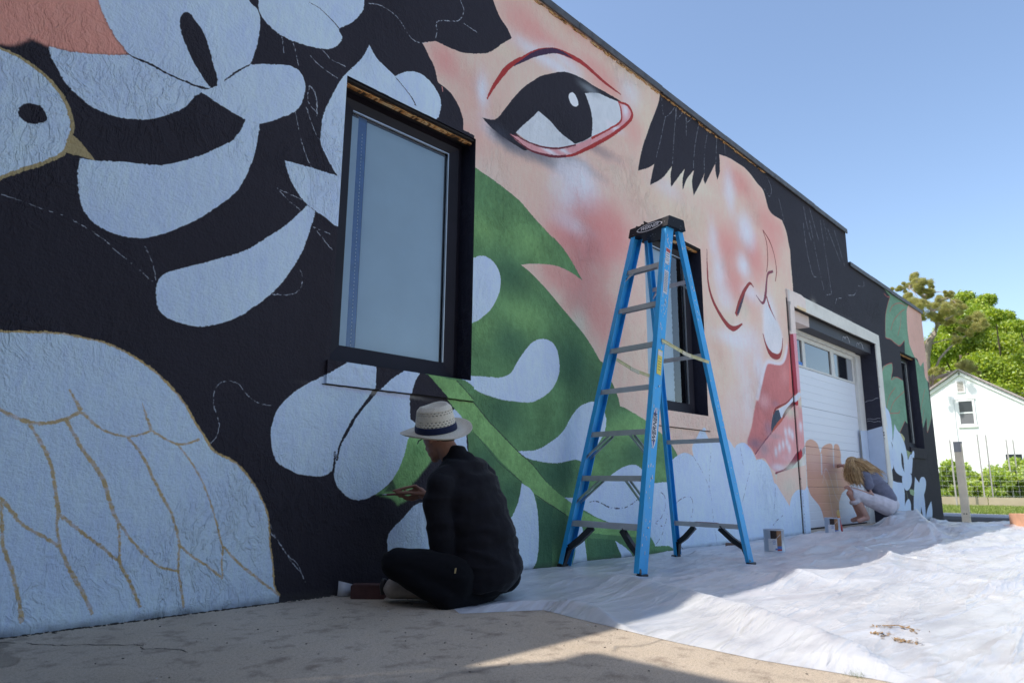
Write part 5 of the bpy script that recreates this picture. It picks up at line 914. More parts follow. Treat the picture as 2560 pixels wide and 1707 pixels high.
# brick-mould round the door, beam and outer casing
m=MB(); m.box(11.80,12.055,.235,.30,0,2.66); m.box(8.715,11.80,.235,.30,2.62,2.672); m.build('door_frame',M['doorframe'] if 'doorframe' in M else M['cream'],B)
t=NT('chalked_dark_beam'); v=t.pos(); t.base(t.mix(t.ramp(t.noise(v,30,3),[(.66,(0,0,0)),(.72,(.5,.5,.5))]),(.050,.050,.064),(.16,.16,.18))); t.set(Roughness=.6); t.bump(t.noise(v,120,3),.3,.002); M['beam']=t.m
box('lintel_beam',9.42,12.055,.066,.232,2.676,2.826,M['beam'],B)
box('painted_beam_end',8.715,9.416,.066,.232,2.676,2.826,simple('pale_skin_paint',(.72,.57,.50),.6,.05,6),B)
CK=simple('chalk',(.55,.56,.60),.9)
def chalk(pts):
    m=MB(); m.tube(pts,.004,5); m.build('chalk_scribble',CK,B)
for cx,s in ((10.72,1.0),(11.35,1.0)):
    L=[(0,.0),(.02,.05),(.06,.065),(.1,.04),(.13,.075),(.19,.09),(.25,.06),(.28,0)]
    chalk([(cx+a*1.1*s,.064,2.70+b) for a,b in L])
cs=MB(); cs.box(9.12,12.27,-.018,.0,2.826,3.012); cs.box(8.518,9.118,-.018,.0,2.826,3.012); cs.box(8.518,8.71,-.018,.0,0,2.8255); cs.box(12.062,12.27,-.018,.0,0,2.8255)
c_=cs.build('door_casing',M['mural'],B); wall_uv(c_)
box('casing_groove',8.500,8.517,-.006,.0,.02,2.9,M['soot'],B)
# lower right jamb and frame edge carry the pale primer
pr=MB(); pr.add([(12.056,.002,.62),(12.056,.002,1.50),(12.056,.232,1.44),(12.056,.232,.60)],[(0,1,2,3)]); pr.add([(11.72,.233,.60),(12.054,.233,.60),(12.054,.233,1.44),(11.72,.233,1.42)],[(0,1,2,3)])
pr.build('primer_patch',simple('pale_blue_primer',(.55,.63,.74),.55,.05,8),B)
for z,dz in ((1.95,-.05),(1.62,.0),(1.57,.02)):
    m=MB(); m.tube([(12.05,.02+k*.02,z+dz*k/10+.008*math.sin(k)) for k in range(11)],.0025,5); m.build('chalk_line',CK,B)
# ================================================================ the wing left of the frame whose shadow crosses the pavement
NB=empty('neighbouring_building',(-2.5,-8,0),'plain grey building wing standing off the left edge, shading the pavement','building')
box('wall',-6,-1.2,-20,-.002,0,5.22,simple('dark_brown_wall_paint',(.09,.08,.075),.8,.2,3),NB); box('parapet',-6,-1.17,-20,.05,5.222,5.32,M['metalflash'],NB)
box('door',-1.198,-1.16,-12.4,-11.4,.0,2.1,M['frame'],NB)
# ================================================================ PLASTIC SHEET
def smoothmin(t): return t
RID=[([Vector(p) for p in r[0]],r[1],r[2]) for r in DATA['ridges']]
def pseg(p,a,b):
    d=b-a; t=max(0,min(1,(p-a).dot(d)/(d.dot(d)+1e-9))); return (p-(a+d*t)).length,t,(d.x*(p.y-a.y)-d.y*(p.x-a.x))
def sheet_h(x,y):
    p=Vector((x,y)); h=.010
    for pts,hh,ww in RID:
        hh=hh*.62
        best=9;sd=0
        for a,b in zip(pts,pts[1:]):
            d,t,s=pseg(p,a,b)
            if d<best: best=d; sd=s
        if best<ww*4:
            w=ww*(.55 if sd>0 else 1.7); k=best/w; h=max(h,h*.6+hh*(math.exp(-k*k) if k<3 else 0)) if False else h+hh*math.exp(-k*k)
    wv=.35*noise.noise(Vector((x*.5,y*.5,9)))
    a=noise.noise(Vector((x*.55,y*1.3+wv,1))); b=noise.noise(Vector((x*1.2+y*.5,y*4.5+wv*3,4))); c=noise.noise(Vector((x*7+y*3,y*12,7)))
    k1=max(0,.16-abs(noise.noise(Vector((x*.45-y*.3,y*2.6+x*.25+wv,12)))))*.16
    k2=max(0,.07-abs(noise.noise(Vector((x*1.5+y*1.1,y*4.2-x*.5+wv,22)))))*.16
    amp=min(1,max(.2,(x-2.3)/2.5))
    k3=max(0,.045-abs(noise.noise(Vector((x*2.6-y*2.2,y*5.5+x*1.4+wv,33)))))*.20
    h+=amp*(.010*max(0,a+.2)+.004*b+.0016*c+k1*.9+k2+k3*.6)
    return max(.008,h)
EDGE=DATA['edge'][1:]
ey=[-9.0]+[e[1] for e in EDGE[::-1]]+[-.5,-.04]; ex=[2.6]+[e[0] for e in EDGE[::-1]]+[2.45,2.80]
def xl(y):
    return float(np.interp(y,ey,ex))+.006*noise.noise(Vector((y*9,1,1)))
NY,NX=300,420
vs=[];fs=[]
ladder_feet=[(3.925,-.745),(3.99,-.04),(5.11,-.925),(5.16,-.262)]
for j in range(NY+1):
    tt=j/NY; y=-.012-(tt**1.55)*8.4
    x0=xl(y); x1=13.35+.25*math.sin(y*1.7)+.15*noise.noise(Vector((y*2,5,5)))
    for i in range(NX+1):
        s=(i/NX)**1.75; x=x0+(x1-x0)*s
        h=sheet_h(x,y)
        e=min(1,(x-x0)/.10); h=.0015+(h-.0015)*e**.8
        if y>-.10: h*=.55+.45*(-y-.012)/.09
        for fx,fy in ladder_feet:
            d=math.hypot(x-fx,y-fy)
            if d<.22: h*= .18+.82*(d/.22)**2
        d=math.hypot((x-2.5)/.42,(y+.66)/.26)   # under the sitter
        if d<1: h*=.2+.8*d*d
        for cx,cy in DATA['cans']:
            d=math.hypot(x-cx,y-cy)
            if d<.2: h=h*(d/.2)**2+.03*(1-(d/.2)**2)
        vs.append((x,y,h))
for j in range(NY):
    for i in range(NX): q=j*(NX+1)+i; fs.append((q,q+NX+1,q+NX+2,q+1))
t=NT('translucent_plastic'); v=t.pos((1,1.7,1)); w_=t.n('ShaderNodeTexNoise',Scale=3,Detail=3); t.l(v,w_.inputs['Vector']); ad=t.n('ShaderNodeMixRGB',_blend_type='ADD'); ad.inputs[0].default_value=.5; t.l(v,ad.inputs[1]); t.l(w_.outputs['Color'],ad.inputs[2])
f1=t.noise(ad.outputs[0],5,5,.6,.6); vo=t.n('ShaderNodeTexVoronoi',_feature='DISTANCE_TO_EDGE',Scale=9); t.l(ad.outputs[0],vo.inputs['Vector'])
f2=t.ramp(vo.outputs['Distance'],[(0,(1,1,1)),(.05,(.2,.2,.2)),(.15,(0,0,0))])
big=t.noise(v,.8,3)
thin=t.ramp(t.noise(t.pos((.8,2.2,1)),2.6,5,.6,.8),[(.35,(.78,.78,.80)),(.55,(1,1,1))])
t.base(t.mix(1.0,t.ramp(big,[(.3,(.53,.535,.56)),(.5,(.59,.595,.61)),(.75,(.64,.625,.61))]),thin,'MULTIPLY'))
def crease(vec,sc,dist,wd,rot):
    mp=t.n('ShaderNodeMapping'); mp.inputs['Rotation'].default_value=(0,0,rot); mp.inputs['Scale'].default_value=(.45,2.4,1); t.l(vec,mp.inputs['Vector'])
    return t.ramp(t.noise(mp.outputs[0],sc,4,.55,dist),[(.5-wd,(0,0,0)),(.5,(1,1,1)),(.5+wd*1.6,(0,0,0))])
g0=t.pos()
n1=t.bump(crease(g0,.8,.5,.035,.2),.35,.030); n2=t.bump(crease(g0,1.5,.6,.035,-.4),.30,.018,n1); n3=t.bump(crease(g0,3.0,.8,.03,.8),.12,.010,n2); n4=t.bump(crease(g0,4.5,.6,.03,-.05),.08,.007,n3); t.bump(t.noise(t.pos((.6,2.2,1)),4,3,.5,.5),.14,.016,n4)
t.set(Roughness=.30); t.b.inputs['Specular IOR Level'].default_value=.5; M['plastic']=t.m
ps=mesh('plastic_sheet',vs,fs,M['plastic'],None,True)
tag(ps,'rumpled translucent plastic drop sheet spread along the foot of the painted wall','drop cloth')
# scrap of the sheet showing beyond the brick
# ================================================================ LADDER
M['blue']=NT('blue_fibreglass').m
t=NT('blue_fibreglass_rail'); v=t.coord(); f=t.noise(v,40,4,.7); t.base(t.mix(t.ramp(f,[(.70,(0,0,0)),(.73,(1,1,1))]),t.ramp(t.noise(v,3,4),[(.3,(.020,.34,.74)),(.7,(.04,.43,.84))]),(.6,.65,.7))); sc_=t.ramp(t.noise(t.coord(True,(3,3,.6)),9,6,.75),[(.52,(0,0,0)),(.62,(.55,.55,.55))]); lk=t.b.inputs['Base Color'].links[0].from_socket; t.base(t.mix(sc_,lk,(.11,.36,.56))); t.set(Roughness=.42); t.bump(t.noise(t.coord(True,(40,40,2)),8,3),.1,.002); M['blue']=t.m
t=NT('ladder_aluminium'); v=t.coord(); t.base(t.ramp(t.noise(v,8,5),[(.3,(.42,.42,.44)),(.6,(.52,.52,.54)),(.8,(.68,.66,.66))])); t.set(Roughness=.42,Metallic=.2); t.bump(t.noise(v,60,3),.15,.002); M['step']=t.m
M['blackplastic']=simple('black_plastic',(.016,.015,.018),.38,.2,8)
t=NT('speckled_black_cap'); v=t.coord(); t.base(t.mix(t.ramp(t.noise(v,55,2,.5),[(.70,(0,0,0)),(.73,(1,1,1))]),(.008,.008,.012),(.4,.42,.5))); t.set(Roughness=.55); t.b.inputs['Specular IOR Level'].default_value=.25; M['cap']=t.m
M['labelwhite']=simple('white_label',(.66,.66,.68),.5,.05); M['ink']=simple('printed_ink',(.04,.04,.07),.5,.05); M['labelyellow']=simple('yellow_label',(.75,.62,.10),.5,.08); M['violet']=simple('violet_ink',(.10,.09,.32),.5,.05); M['labelred']=simple('red_label_ink',(.5,.07,.04),.5)
M['spread']=simple('yellow_spreader_paint',(.58,.55,.30),.5,.2,25)
LD=empty('step_ladder',(4.54,-.5,0),'tall blue fibreglass A-frame step ladder with a black top cap','ladder')
FR0,FR1=V(3.925,-.745,.018),V(4.468,-.722,2.53); FL0,FL1=V(3.99,-.035,.018),V(4.505,-.385,2.535)
RR0,RR1=V(5.11,-.925,.012),V(4.605,-.728,2.54); RL0,RL1=V(5.165,-.262,.018),V(4.63,-.41,2.54)
def rail(p0,p1,inward,fwd,web,fl,name='rail',th=.004):
    """channel rail: web plate parallel to fwd, flanges pointing inward"""
    d=(p1-p0).normalized(); n=Vector(inward); n=(n-d*n.dot(d)).normalized(); f=d.cross(n).normalized()
    if f.dot(Vector(fwd))<0: f=-f
    L=(p1-p0).length; c=(p0+p1)/2; m=MB()
    m.obox(c,d*L/2,f*web/2,n*th/2)
    for s in (-1,1): m.obox(c+f*s*(web/2-th/2)+n*(fl/2+th*.5),d*L/2,f*th/2,n*fl/2)
    o=m.build(name,M['blue'],LD); return d,n,f
FRi=(FL0-FR0).normalized(); rfr=rail(FR0,FR1,FRi,(1,0,0),.092,.036); rfl=rail(FL0,FL1,-FRi,(1,0,0),.092,.036)
RRi=(RL0-RR0).normalized(); rrr=rail(RR0,RR1,RRi,(-1,0,0),.064,.026); rrl=rail(RL0,RL1,-RRi,(-1,0,0),.064,.026)
def at(p0,p1,z): return p0+(p1-p0)*((z-p0.z)/(p1.z-p0.z))
steps=[.318+k*.318 for k in range(7)]
def tread(name,a,b,dep,h,th=.003):
    d=(b-a); L=d.length; d.normalize(); u=Vector((0,0,1)); f=u.cross(d).normalized()
    if f.x>0: f=-f
    c=(a+b)/2; m=MB()
    m.obox(c,d*L/2,f*dep/2,u*th/2); m.obox(c+f*(dep/2)-u*(h/2),d*L/2,f*th/2,u*h/2); m.obox(c-f*(dep/2-th)-u*(h*.35),d*L/2,f*th/2,u*h*.35)
    for k in range(5): m.obox(c+f*(dep*(-.4+.2*k))+u*(th*.9),d*L/2*.98,f*.0015,u*.0015)
    m.build(name,M['step'],LD); return f
for z in steps:
    a=at(FR0,FR1,z)+FRi*.006; b=at(FL0,FL1,z)-FRi*.006; ff=tread('step',a,b,.074,.034)
    for e,q in ((a,-1),(b,1)):
        m=MB(); o_=e+ff*-.012-V(0,0,.012)+FRi*q*.011; m.tube([o_-FRi*.003,o_+FRi*.003],.006,8); m.build('rivet',M['alu'],LD)
for z in (.29,.93,1.57,2.14):
    a=at(RR0,RR1,z)+RRi*.005; b=at(RL0,RL1,z)-RRi*.005; m=MB(); d=(b-a).normalized(); L=(b-a).length; c=(a+b)/2; f=Vector((1,0,0))
    m.obox(c,d*L/2,(.018,0,0),(0,0,.0015)); m.obox(c-V(.018,0,.016),d*L/2,(.0015,0,0),(0,0,.017)); m.build('rear_bar',M['step'],LD)
m=MB(); a=at(RR0,RR1,.29);b=at(RL0,RL1,.29); m.obox((a+b)/2+V(-.001,0,.0035),(b-a)*.16,(.016,0,0),(0,0,.001)); m.build('red_paint_smear',simple('dried_red_paint',(.22,.04,.05),.6,.5,30),LD)
def brace(p,q,w,th,mat,name):
    d=(V(q)-V(p)); L=d.length; d.normalize(); n=d.cross(Vector((1,0,0))).normalized(); f=d.cross(n); m=MB()
    m.obox((V(p)+V(q))/2,d*L/2,n*w/2,f*th/2); m.obox((V(p)+V(q))/2+f*th+n*w*.4,d*L/2,n*th*.3,f*th); m.build(name,mat,LD)
for z,dy in ((steps[1],.16),(steps[2],.15)):
    for s,(r0,r1) in ((1,(FR0,FR1)),(-1,(FL0,FL1))):
        a=at(r0,r1,z)+FRi*s*.19-V(.030,0,.030); b=at(r0,r1,z-.19)+FRi*s*.014-V(.03,0,0); brace(a,b,.018,.004,M['alu'],'diagonal_brace'); brace(a+V(.055,0,0),b+V(.055,0,0),.018,.004,M['alu'],'diagonal_brace')
for z,R0,R1,L0,L1,I,x in ((steps[6],FR0,FR1,FL0,FL1,FRi,-.03),(2.14,RR0,RR1,RL0,RL1,RRi,-.015)):
    for s,(r0,r1) in ((1,(R0,R1)),(-1,(L0,L1))):
        a=at(r0,r1,z)+I*s*.075+V(x,0,-.025); b=at(r0,r1,z-.085)+I*s*.012+V(x,0,0); brace(a,b,.016,.004,M['alu'],'corner_brace')
def knee(p0,p1,I,z,s,x,w=.055):
    """black moulded knee brace from the lowest tread down to the foot"""
    top=at(p0,p1,z)+I*s*(.20)+V(x,0,-.035); mid=at(p0,p1,z*.42)+I*s*.035+V(x,0,0); bot=at(p0,p1,.02)+I*s*.016+V(x,0,0)
    pts=[top,top+(mid-top)*.55+V(0,0,-.01),mid,bot]; m=MB(); W=[w*.8,w*.85,w*.75,w*.55]
    for (a,b,wa,wb) in zip(pts,pts[1:],W,W[1:]):
        d=(b-a).normalized(); n=d.cross(Vector((1,0,0))).normalized(); f=Vector((.012,0,0))
        vs=[a-n*wa/2-f,a+n*wa/2-f,a+n*wa/2+f,a-n*wa/2+f,b-n*wb/2-f,b+n*wb/2-f,b+n*wb/2+f,b-n*wb/2+f]; m.add(vs,BOXF)
        m.obox((a+b)/2+n*(wa+wb)/4-f*1.6,(b-a)/2,n*.003,f*.8)
    m.build('knee_brace',M['blackplastic'],LD)
for s,(r0,r1) in ((1,(FR0,FR1)),(-1,(FL0,FL1))): knee(r0,r1,FRi,steps[0],s,-.01)
for s,(r0,r1) in ((1,(RR0,RR1)),(-1,(RL0,RL1))): knee(r0,r1,RRi,.29,s,0,.05)
for p in (FR0,FL0,RR0,RL0): box('rubber_foot',p.x-.045,p.x+.035,p.y-.022,p.y+.022,.002,.020,M['blackplastic'],LD,.003)
# top cap: moulded block with raised rim, tool slots and logo
cx0,cx1,cz0,cz1=4.435,4.625,2.515,2.600
capdir=Vector((math.sin(math.radians(8)),math.cos(math.radians(8)),0)); capf=Vector((capdir.y,-capdir.x,0)); capc=V(4.54,-.555,0)
def cp(f,w,z): return capc+capf*f+capdir*w+V(0,0,z)
m=MB()
prof=[(-.112,2.515),(-.092,2.592),(-.084,2.600),(.084,2.600),(.092,2.592),(.108,2.515)]
for w0,w1 in ((-.205,.19),):
    vs=[cp(f,w0,z) for f,z in prof]+[cp(f,w1,z) for f,z in prof]; n=len(prof)
    m.add(vs,[(k,(k+1)%n,(k+1)%n+n,k+n) for k in range(n-1)]+[tuple(range(n)),tuple(reversed(range(n,2*n)))])
    m.add([cp(-.106,w0+.005,2.516),cp(.102,w0+.005,2.516),cp(.102,w1-.005,2.516),cp(-.106,w1-.005,2.516)],[(0,1,2,3)])
m.build('top_cap',M['cap'],LD)
m=MB(); m.obox(cp(-.02,.10,2.612),capf*.03,capdir*.010,V(0,0,.012)); m.obox(cp(-.02,.14,2.608),capf*.05,capdir*.006,V(0,0,.008)); m.build('tool_hook',simple('brown_hook',(.10,.07,.05),.6),LD)
def text_obj(name,s,size,M4,mat,parent,ext=.0006,shear=.25):
    cu=bpy.data.curves.new('t','FONT'); cu.body=s; cu.size=size; cu.extrude=ext; cu.shear=shear; cu.align_x='CENTER'; cu.align_y='CENTER'; cu.offset=size*.012; cu.resolution_u=3
    o=bpy.data.objects.new('t',cu); COL.objects.link(o); dg=bpy.context.evaluated_depsgraph_get(); dg.update(); me=bpy.data.meshes.new_from_object(o.evaluated_get(dg)); bpy.data.objects.remove(o)
    me.name=name; me.materials.clear(); me.transform(M4); me.transform(Matrix.Translation(-wloc(parent))); return link(name,me,mat,parent)
def basis(c,x,y):
    x=V(x).normalized(); y=V(y); y=(y-x*y.dot(x)).normalized(); z=x.cross(y); m=Matrix((x,y,z)).transposed().to_4x4(); m.translation=V(c); return m
def ellipse(c,x,y,a,b,z,n=40,pointy=1.0):
    x=V(x).normalized(); y=V(y); y=(y-x*y.dot(x)).normalized(); zz=x.cross(y)
    out=[]
    for k in range(n):
        t=2*math.pi*k/n; cx_=math.cos(t); sx=math.sin(t); out.append(V(c)+x*a*(abs(cx_)**pointy)*(1 if cx_>0 else -1)+y*b*(abs(sx)**1.25)*(1 if sx>0 else -1)+zz*z)
    return out
def disc(name,pts,mat,parent): return mesh(name,pts,[tuple(range(len(pts)))],mat,parent)
# cap logo: on the sloping front face, read from -X side
up=(cp(-.092,0,2.592)-cp(-.112,0,2.515)).normalized(); xr=-capdir  # reading direction runs towards -Y
fc=(cp(-.092,-.02,2.592)+cp(-.112,-.02,2.515))/2; nz=xr.cross(up)
disc('logo_oval',ellipse(fc,xr,up,.130,.034,.0012,pointy=.9),M['labelwhite'],LD); disc('logo_field',ellipse(fc,xr,up,.119,.028,.0018,pointy=.9),M['cap'],LD)
text_obj('logo_lettering','WERNER',.046,basis(fc+nz*.0024,xr,up),M['labelwhite'],LD)
# labels on the outside web of the right front rail (seen from -Y)
d,n,f=rfr; out=-n
def lab(z,hh,ww,mat,off=.004,name='label',df=0):
    c=at(FR0,FR1,z)+out*off+f*df; m=MB(); m.obox(c,d*hh/2,f*ww/2,out*.0004); return m.build(name,mat,LD),c
lab(2.27,.135,.05,M['labelwhite']); lab(2.318,.028,.048,M['labelred'],.0046,'label_band'); 
for k,(z,h) in enumerate(((2.29,.010),(2.27,.008),(2.25,.006),(2.235,.006))): lab(z,h*.5,.036,M['ink'],.0048,'label_print')
lab(2.06,.19,.05,M['labelwhite'])
for k in range(13): lab(2.135-k*.0125,.0035,.038,M['ink'],.0048,'label_print')
lab(1.435,.185,.052,M['labelyellow']); lab(1.50,.035,.05,M['labelwhite'],.0046,'torn_label')
for k in range(5): lab(1.46-k*.02,.003,.034,M['ink'],.0048,'label_print')
c=at(FR0,FR1,.965)+out*.004
disc('logo_oval',ellipse(c,d,-f,.145,.030,0 ,pointy=.9),M['labelwhite'],LD)
c2=c+out*.0006
for s in (-1,1):
    e=c2+d*s*.118; disc('logo_tip',[e-d*s*.030+f*.012,e-d*s*.030-f*.012,e+d*s*.022],M['violet'],LD)
tdir=d; yd=-f if (d.cross(-f)).dot(out)>0 else f
text_obj('logo_lettering','WERNER',.052,basis(c+out*.0014,d,yd),M['ink'],LD)
# spreaders: two folding arms each side
def spreader(p,q,drop):
    p=V(p);q=V(q);mid=(p+q)/2-V(0,0,drop); m=MB()
    for a,b in ((p,mid),(mid,q)):
        dd=(b-a).normalized(); L=(b-a).length; up_=(Vector((0,0,1))-dd*dd.z).normalized(); m.obox((a+b)/2,dd*(L/2),up_*.011,dd.cross(up_)*.0025); m.obox((a+b)/2+up_*.010,dd*(L/2),up_*.0015,dd.cross(up_)*.008)
    o=m.build('spreader_bar',M['spread'],LD)
    m=MB(); dd=(q-p).normalized(); m.obox(mid+V(0,-.004,0),dd*.05,(0,0,.014),(0,.003,0)); 
    for s in (-.03,0,.03): m.tube([mid+dd*s+V(0,-.009,0),mid+dd*s+V(0,.002,0)],.005,8)
    m.build('spreader_hinge',simple('cream_hinge',(.60,.56,.42),.5,.2,30) if 'hinge' not in M else M['hinge'],LD)
spreader(at(FR0,FR1,1.60)+V(0,-.008,0),at(RR0,RR1,1.50)+V(0,-.004,0),.02); spreader(at(FL0,FL1,1.56)+V(0,.012,0),at(RL0,RL1,1.42)+V(0,.008,0),.025)
# paint drips on rails
m=MB()
for k in range(150):
    r0,r1,o_,ff_,w=random.choice(((FR0,FR1,-rfr[1],rfr[2],.07),(FR0,FR1,-rfr[1],rfr[2],.07),(RR0,RR1,-rrr[1],rrr[2],.05)))
    z=random.choice((random.uniform(.1,2.4),random.uniform(1.8,2.45))); c=at(r0,r1,z)+o_*.0028+ff_*random.uniform(-w/2,w/2); dd=(r1-r0).normalized(); m.obox(c,dd*random.uniform(.002,.012),ff_*random.uniform(.001,.003),o_*.0006)
m.build('paint_drips',M['labelwhite'],LD)['kind']='stuff'
# ================================================================ SEATED PAINTER
A=DATA['man']; A={k:([V(q) for q in v] if isinstance(v[0],list) else V(v)) for k,v in A.items()}
Rv=V(.6883,-.7254,0); Fv=V(.7254,.6883,0); Uv=V(0,0,1)
t=NT('skin'); v=t.coord(); t.base(t.ramp(t.noise(v,9,5),[(.3,(.30,.135,.085)),(.6,(.42,.21,.14)),(.8,(.50,.27,.19))])); t.set(Roughness=.5); t.b.inputs['Subsurface Weight'].default_value=.08; t.b.inputs['Subsurface Radius'].default_value=(.02,.008,.004); t.bump(t.noise(v,300,3),.15,.001); M['skin']=t.m
def cloth(name,c,rough=.9,w=.25):
    t=NT(name); v=t.coord(); t.base(t.ramp(t.noise(v,14,4),[(.3,tuple(x*.85 for x in c)),(.7,tuple(x*1.15 for x in c))])); t.set(Roughness=rough); t.b.inputs['Specular IOR Level'].default_value=.25
    t.b.inputs['Sheen Weight'].default_value=w; t.b.inputs['Sheen Roughness'].default_value=.4
    n=t.bump(t.noise(t.coord(True,(1,1,1)),18,4,.6,.8),.35,.012); t.bump(t.noise(v,420,2),.25,.001,n); return t.m
M['blackknit']=cloth('black_jersey',(.0075,.0070,.0105),.9,.10); M['blackjean']=cloth('black_trousers',(.0035,.0035,.0055),.95,.02)
PM=empty('person',(2.5,-.62,0),'person in a straw hat and black clothes sitting cross-legged on the ground painting the wall','person')
D_=(-.75*Rv+.66*Fv).normalized(); L_=Uv.cross(D_)
b=MB()
hd=A['head']; ax=(L_,D_,Uv)
dn=(D_*.94-Uv*.34).normalized(); un=(Uv*.94+D_*.34).normalized(); hax=(L_,dn,un)
ball(b,hd,(.076,.096,.112),hax); ball(b,hd-un*.065+dn*.028,(.056,.062,.062),hax); ball(b,hd-un*.108+dn*.062,(.026,.024,.024),hax,10)
ball(b,hd-un*.035+dn*.098,(.012,.022,.020),hax,10); ball(b,hd-un*.012+dn*.094,(.010,.012,.03),hax,10)
ball(b,hd-un*.072+dn*.088,(.024,.010,.007),hax,10); ball(b,hd-un*.084+dn*.086,(.022,.010,.007),hax,10)
for s in (-1,1):
    ball(b,hd+L_*s*.077-un*.020-dn*.006,(.011,.020,.031),hax,12); ball(b,hd+L_*s*.03-un*.006+dn*.078,(.014,.012,.010),hax,10)
limb(b,[A['upper']+Uv*.02,A['neck']+Uv*.02,hd-un*.05-dn*.02],[.066,.058,.057])
# right forearm, palm and fingers
limb(b,[A['elR'],(A['elR']+A['wrR'])/2,A['wrR']],[.042,.038,.027],flat=.85)
wr=A['wrR']; palm=A['palm']; kn=(A['idx'][0]+A['pin'][0])/2
for fk,wb,wt in (('idx',.0105,.0078),('mid',.0105,.0078),('rin',.0098,.0074),('pin',.0088,.0066)):
    q=A[fk]; limb(b,[wr+(q[0]-wr)*.25,q[0],q[1],q[2]],[.016,wb,(wb+wt)/2,wt],10)
q=A['thu']; limb(b,[wr+(q[0]-wr)*.3,q[0],q[1],q[2]],[.017,.0125,.0105,.008],10)
ball(b,(wr+kn)/2,(.028,.036,.016),((kn-wr).normalized(),Uv,(kn-wr).normalized().cross(Uv)),12)
limb(b,[A['elL'],A['wrL'],A['wrL']+Rv*-.05+Fv*.06],[.04,.028,.03])
for k in range(4):
    o_=A['wrL']-Rv*.05+Fv*(.05+k*.018)-Uv*.01; limb(b,[o_,o_-Rv*.04,o_-Rv*.065-Uv*.02],[.011,.010,.008],8)
fuse('body',b,M['skin'],PM,.0055,5,.4)
def folds(amp,fr):
    def f(p,n):
        w=noise.noise(Vector((p.x*fr+p.z*3,p.y*fr,p.z*fr*1.7))); r=max(0,.3-abs(noise.noise(Vector((p.x*4+2*p.z,p.y*4,p.z*fr*1.1+5)))))
        return amp*(w*.6+r*1.6)
    return f
c=MB()
axT=(L_*.96+D_*.0,D_,Uv)
LT=(A['shL']-A['shR']).normalized(); DT=LT.cross(Uv); 
def ring(mb,c0,l,dp_,up_=.12):
    l*=1.07; dp_*=1.05; c0=c0+Rv*.008; ball(mb,c0,(l,dp_,up_),(LT,DT,Uv),20)
ring(c,A['pelvis']+Uv*.02,.205,.165,.13); ring(c,(A['pelvis']+A['waist'])/2,.200,.155,.14); ring(c,A['waist'],.185,.150,.15); ring(c,(A['waist']+A['chest'])/2,.185,.142,.15); ring(c,A['chest'],.190,.132,.14); ring(c,A['upper'],.165,.108,.09)
limb(c,[A['shR'],A['upper']+Uv*.012,A['shL']],[.066,.085,.068])
limb(c,[A['upper'],A['neck']-Uv*.01],[.095,.068])
limb(c,[A['shL'],A['shL']*.68+A['elL']*.32-Rv*.022,(A['shL']+A['elL'])/2-Rv*.012,A['elL'],A['elL']-Uv*.01],[.074,.078,.072,.062,.058]); limb(c,[A['elL'],(A['elL']+A['wrL'])/2,A['wrL']],[.058,.045,.036])
limb(c,[A['shR'],(A['shR']+A['elR'])/2,A['elR']],[.072,.066,.056]); limb(c,[A['elR'],(A['elR']*.65+A['wrR']*.35)],[.056,.048])
limb(c,[A['upper']+Uv*.03,A['neck']+Uv*.035+Rv*.012-Fv*.012],[.092,.068])
# bunched hood/collar
limb(c,[A['collar']-Rv*.035-Uv*.065-Fv*.03,A['collar']-Uv*.02+Rv*.01-Fv*.055,A['collar']+Rv*.065+Uv*.008-Fv*.01,A['collar']+Rv*.055+Fv*.05],[.030,.036,.040,.034])
limb(c,[A['collar']-Rv*.06-Uv*.12-Fv*.01,A['collar']-Rv*.075-Uv*.16-Fv*.0],[.03,.02])
fuse('sweater',c,M['blackknit'],PM,.009,4,.5,folds(.015,10))
c=MB()
ball(c,A['pelvis']-Uv*.01,(.19,.16,.115),(LT,DT,Uv)); 
limb(c,[A['hipL']-Uv*.0,A['hipL']*.45+A['knL']*.55+Uv*.012,A['knL']],[.108,.095,.078]); limb(c,[A['knL'],(A['knL']+A['anL'])/2,A['anL']],[.078,.066,.050])
limb(c,[A['hipR'],(A['hipR']+A['knR'])/2,A['knR']],[.105,.092,.075]); limb(c,[A['knR'],(A['knR']+A['anR'])/2+Uv*.01,A['anR']+Uv*.02],[.075,.062,.045])
limb(c,[A['anL'],A['ftL'],A['pelvis']-Uv*.06],[.052,.05,.09])
fuse('trousers',c,M['blackjean'],PM,.010,5,.5,folds(.007,13))
# shoe: knit upper, pale ribbed sole lying on its side
M['shoe']=simple('beige_knit_shoe',(.36,.31,.27),.9,.15,30,.6,220); M['sole']=simple('pale_rubber_sole',(.58,.54,.52),.6,.08,10)
c=MB(); tr=V(2.222,-.385,.066); hl=V(2.40,-.575,.058); dd=(tr-hl).normalized(); sd=dd.cross(Uv)
limb(c,[hl,hl+(tr-hl)*.5+Uv*.01,tr],[.050,.056,.050],16,1.2); fuse('shoe',c,M['shoe'],PM,.006,3,.5)
c=MB()
for k in range(5):
    o_=.034-k*.010; pts=[hl+dd*(-.045)-sd*(-.0)+sd*.060-Uv*(-o_+.02),hl+(tr-hl)*.5+sd*.068+Uv*(o_-.02),tr+sd*.056+Uv*(o_-.02),tr+dd*.058+sd*.014+Uv*(o_-.02)]
    c.tube(pts,.0052,6)
c.build('shoe_sole',M['sole'],PM,True)
c=MB(); c.tube([tr+dd*.044+Uv*.045,tr+dd*.052+Uv*.01,tr+dd*.048-Uv*.03],[.012,.016,.012],8); c.build('shoe_heel_tab',M['blackplastic'],PM,True)
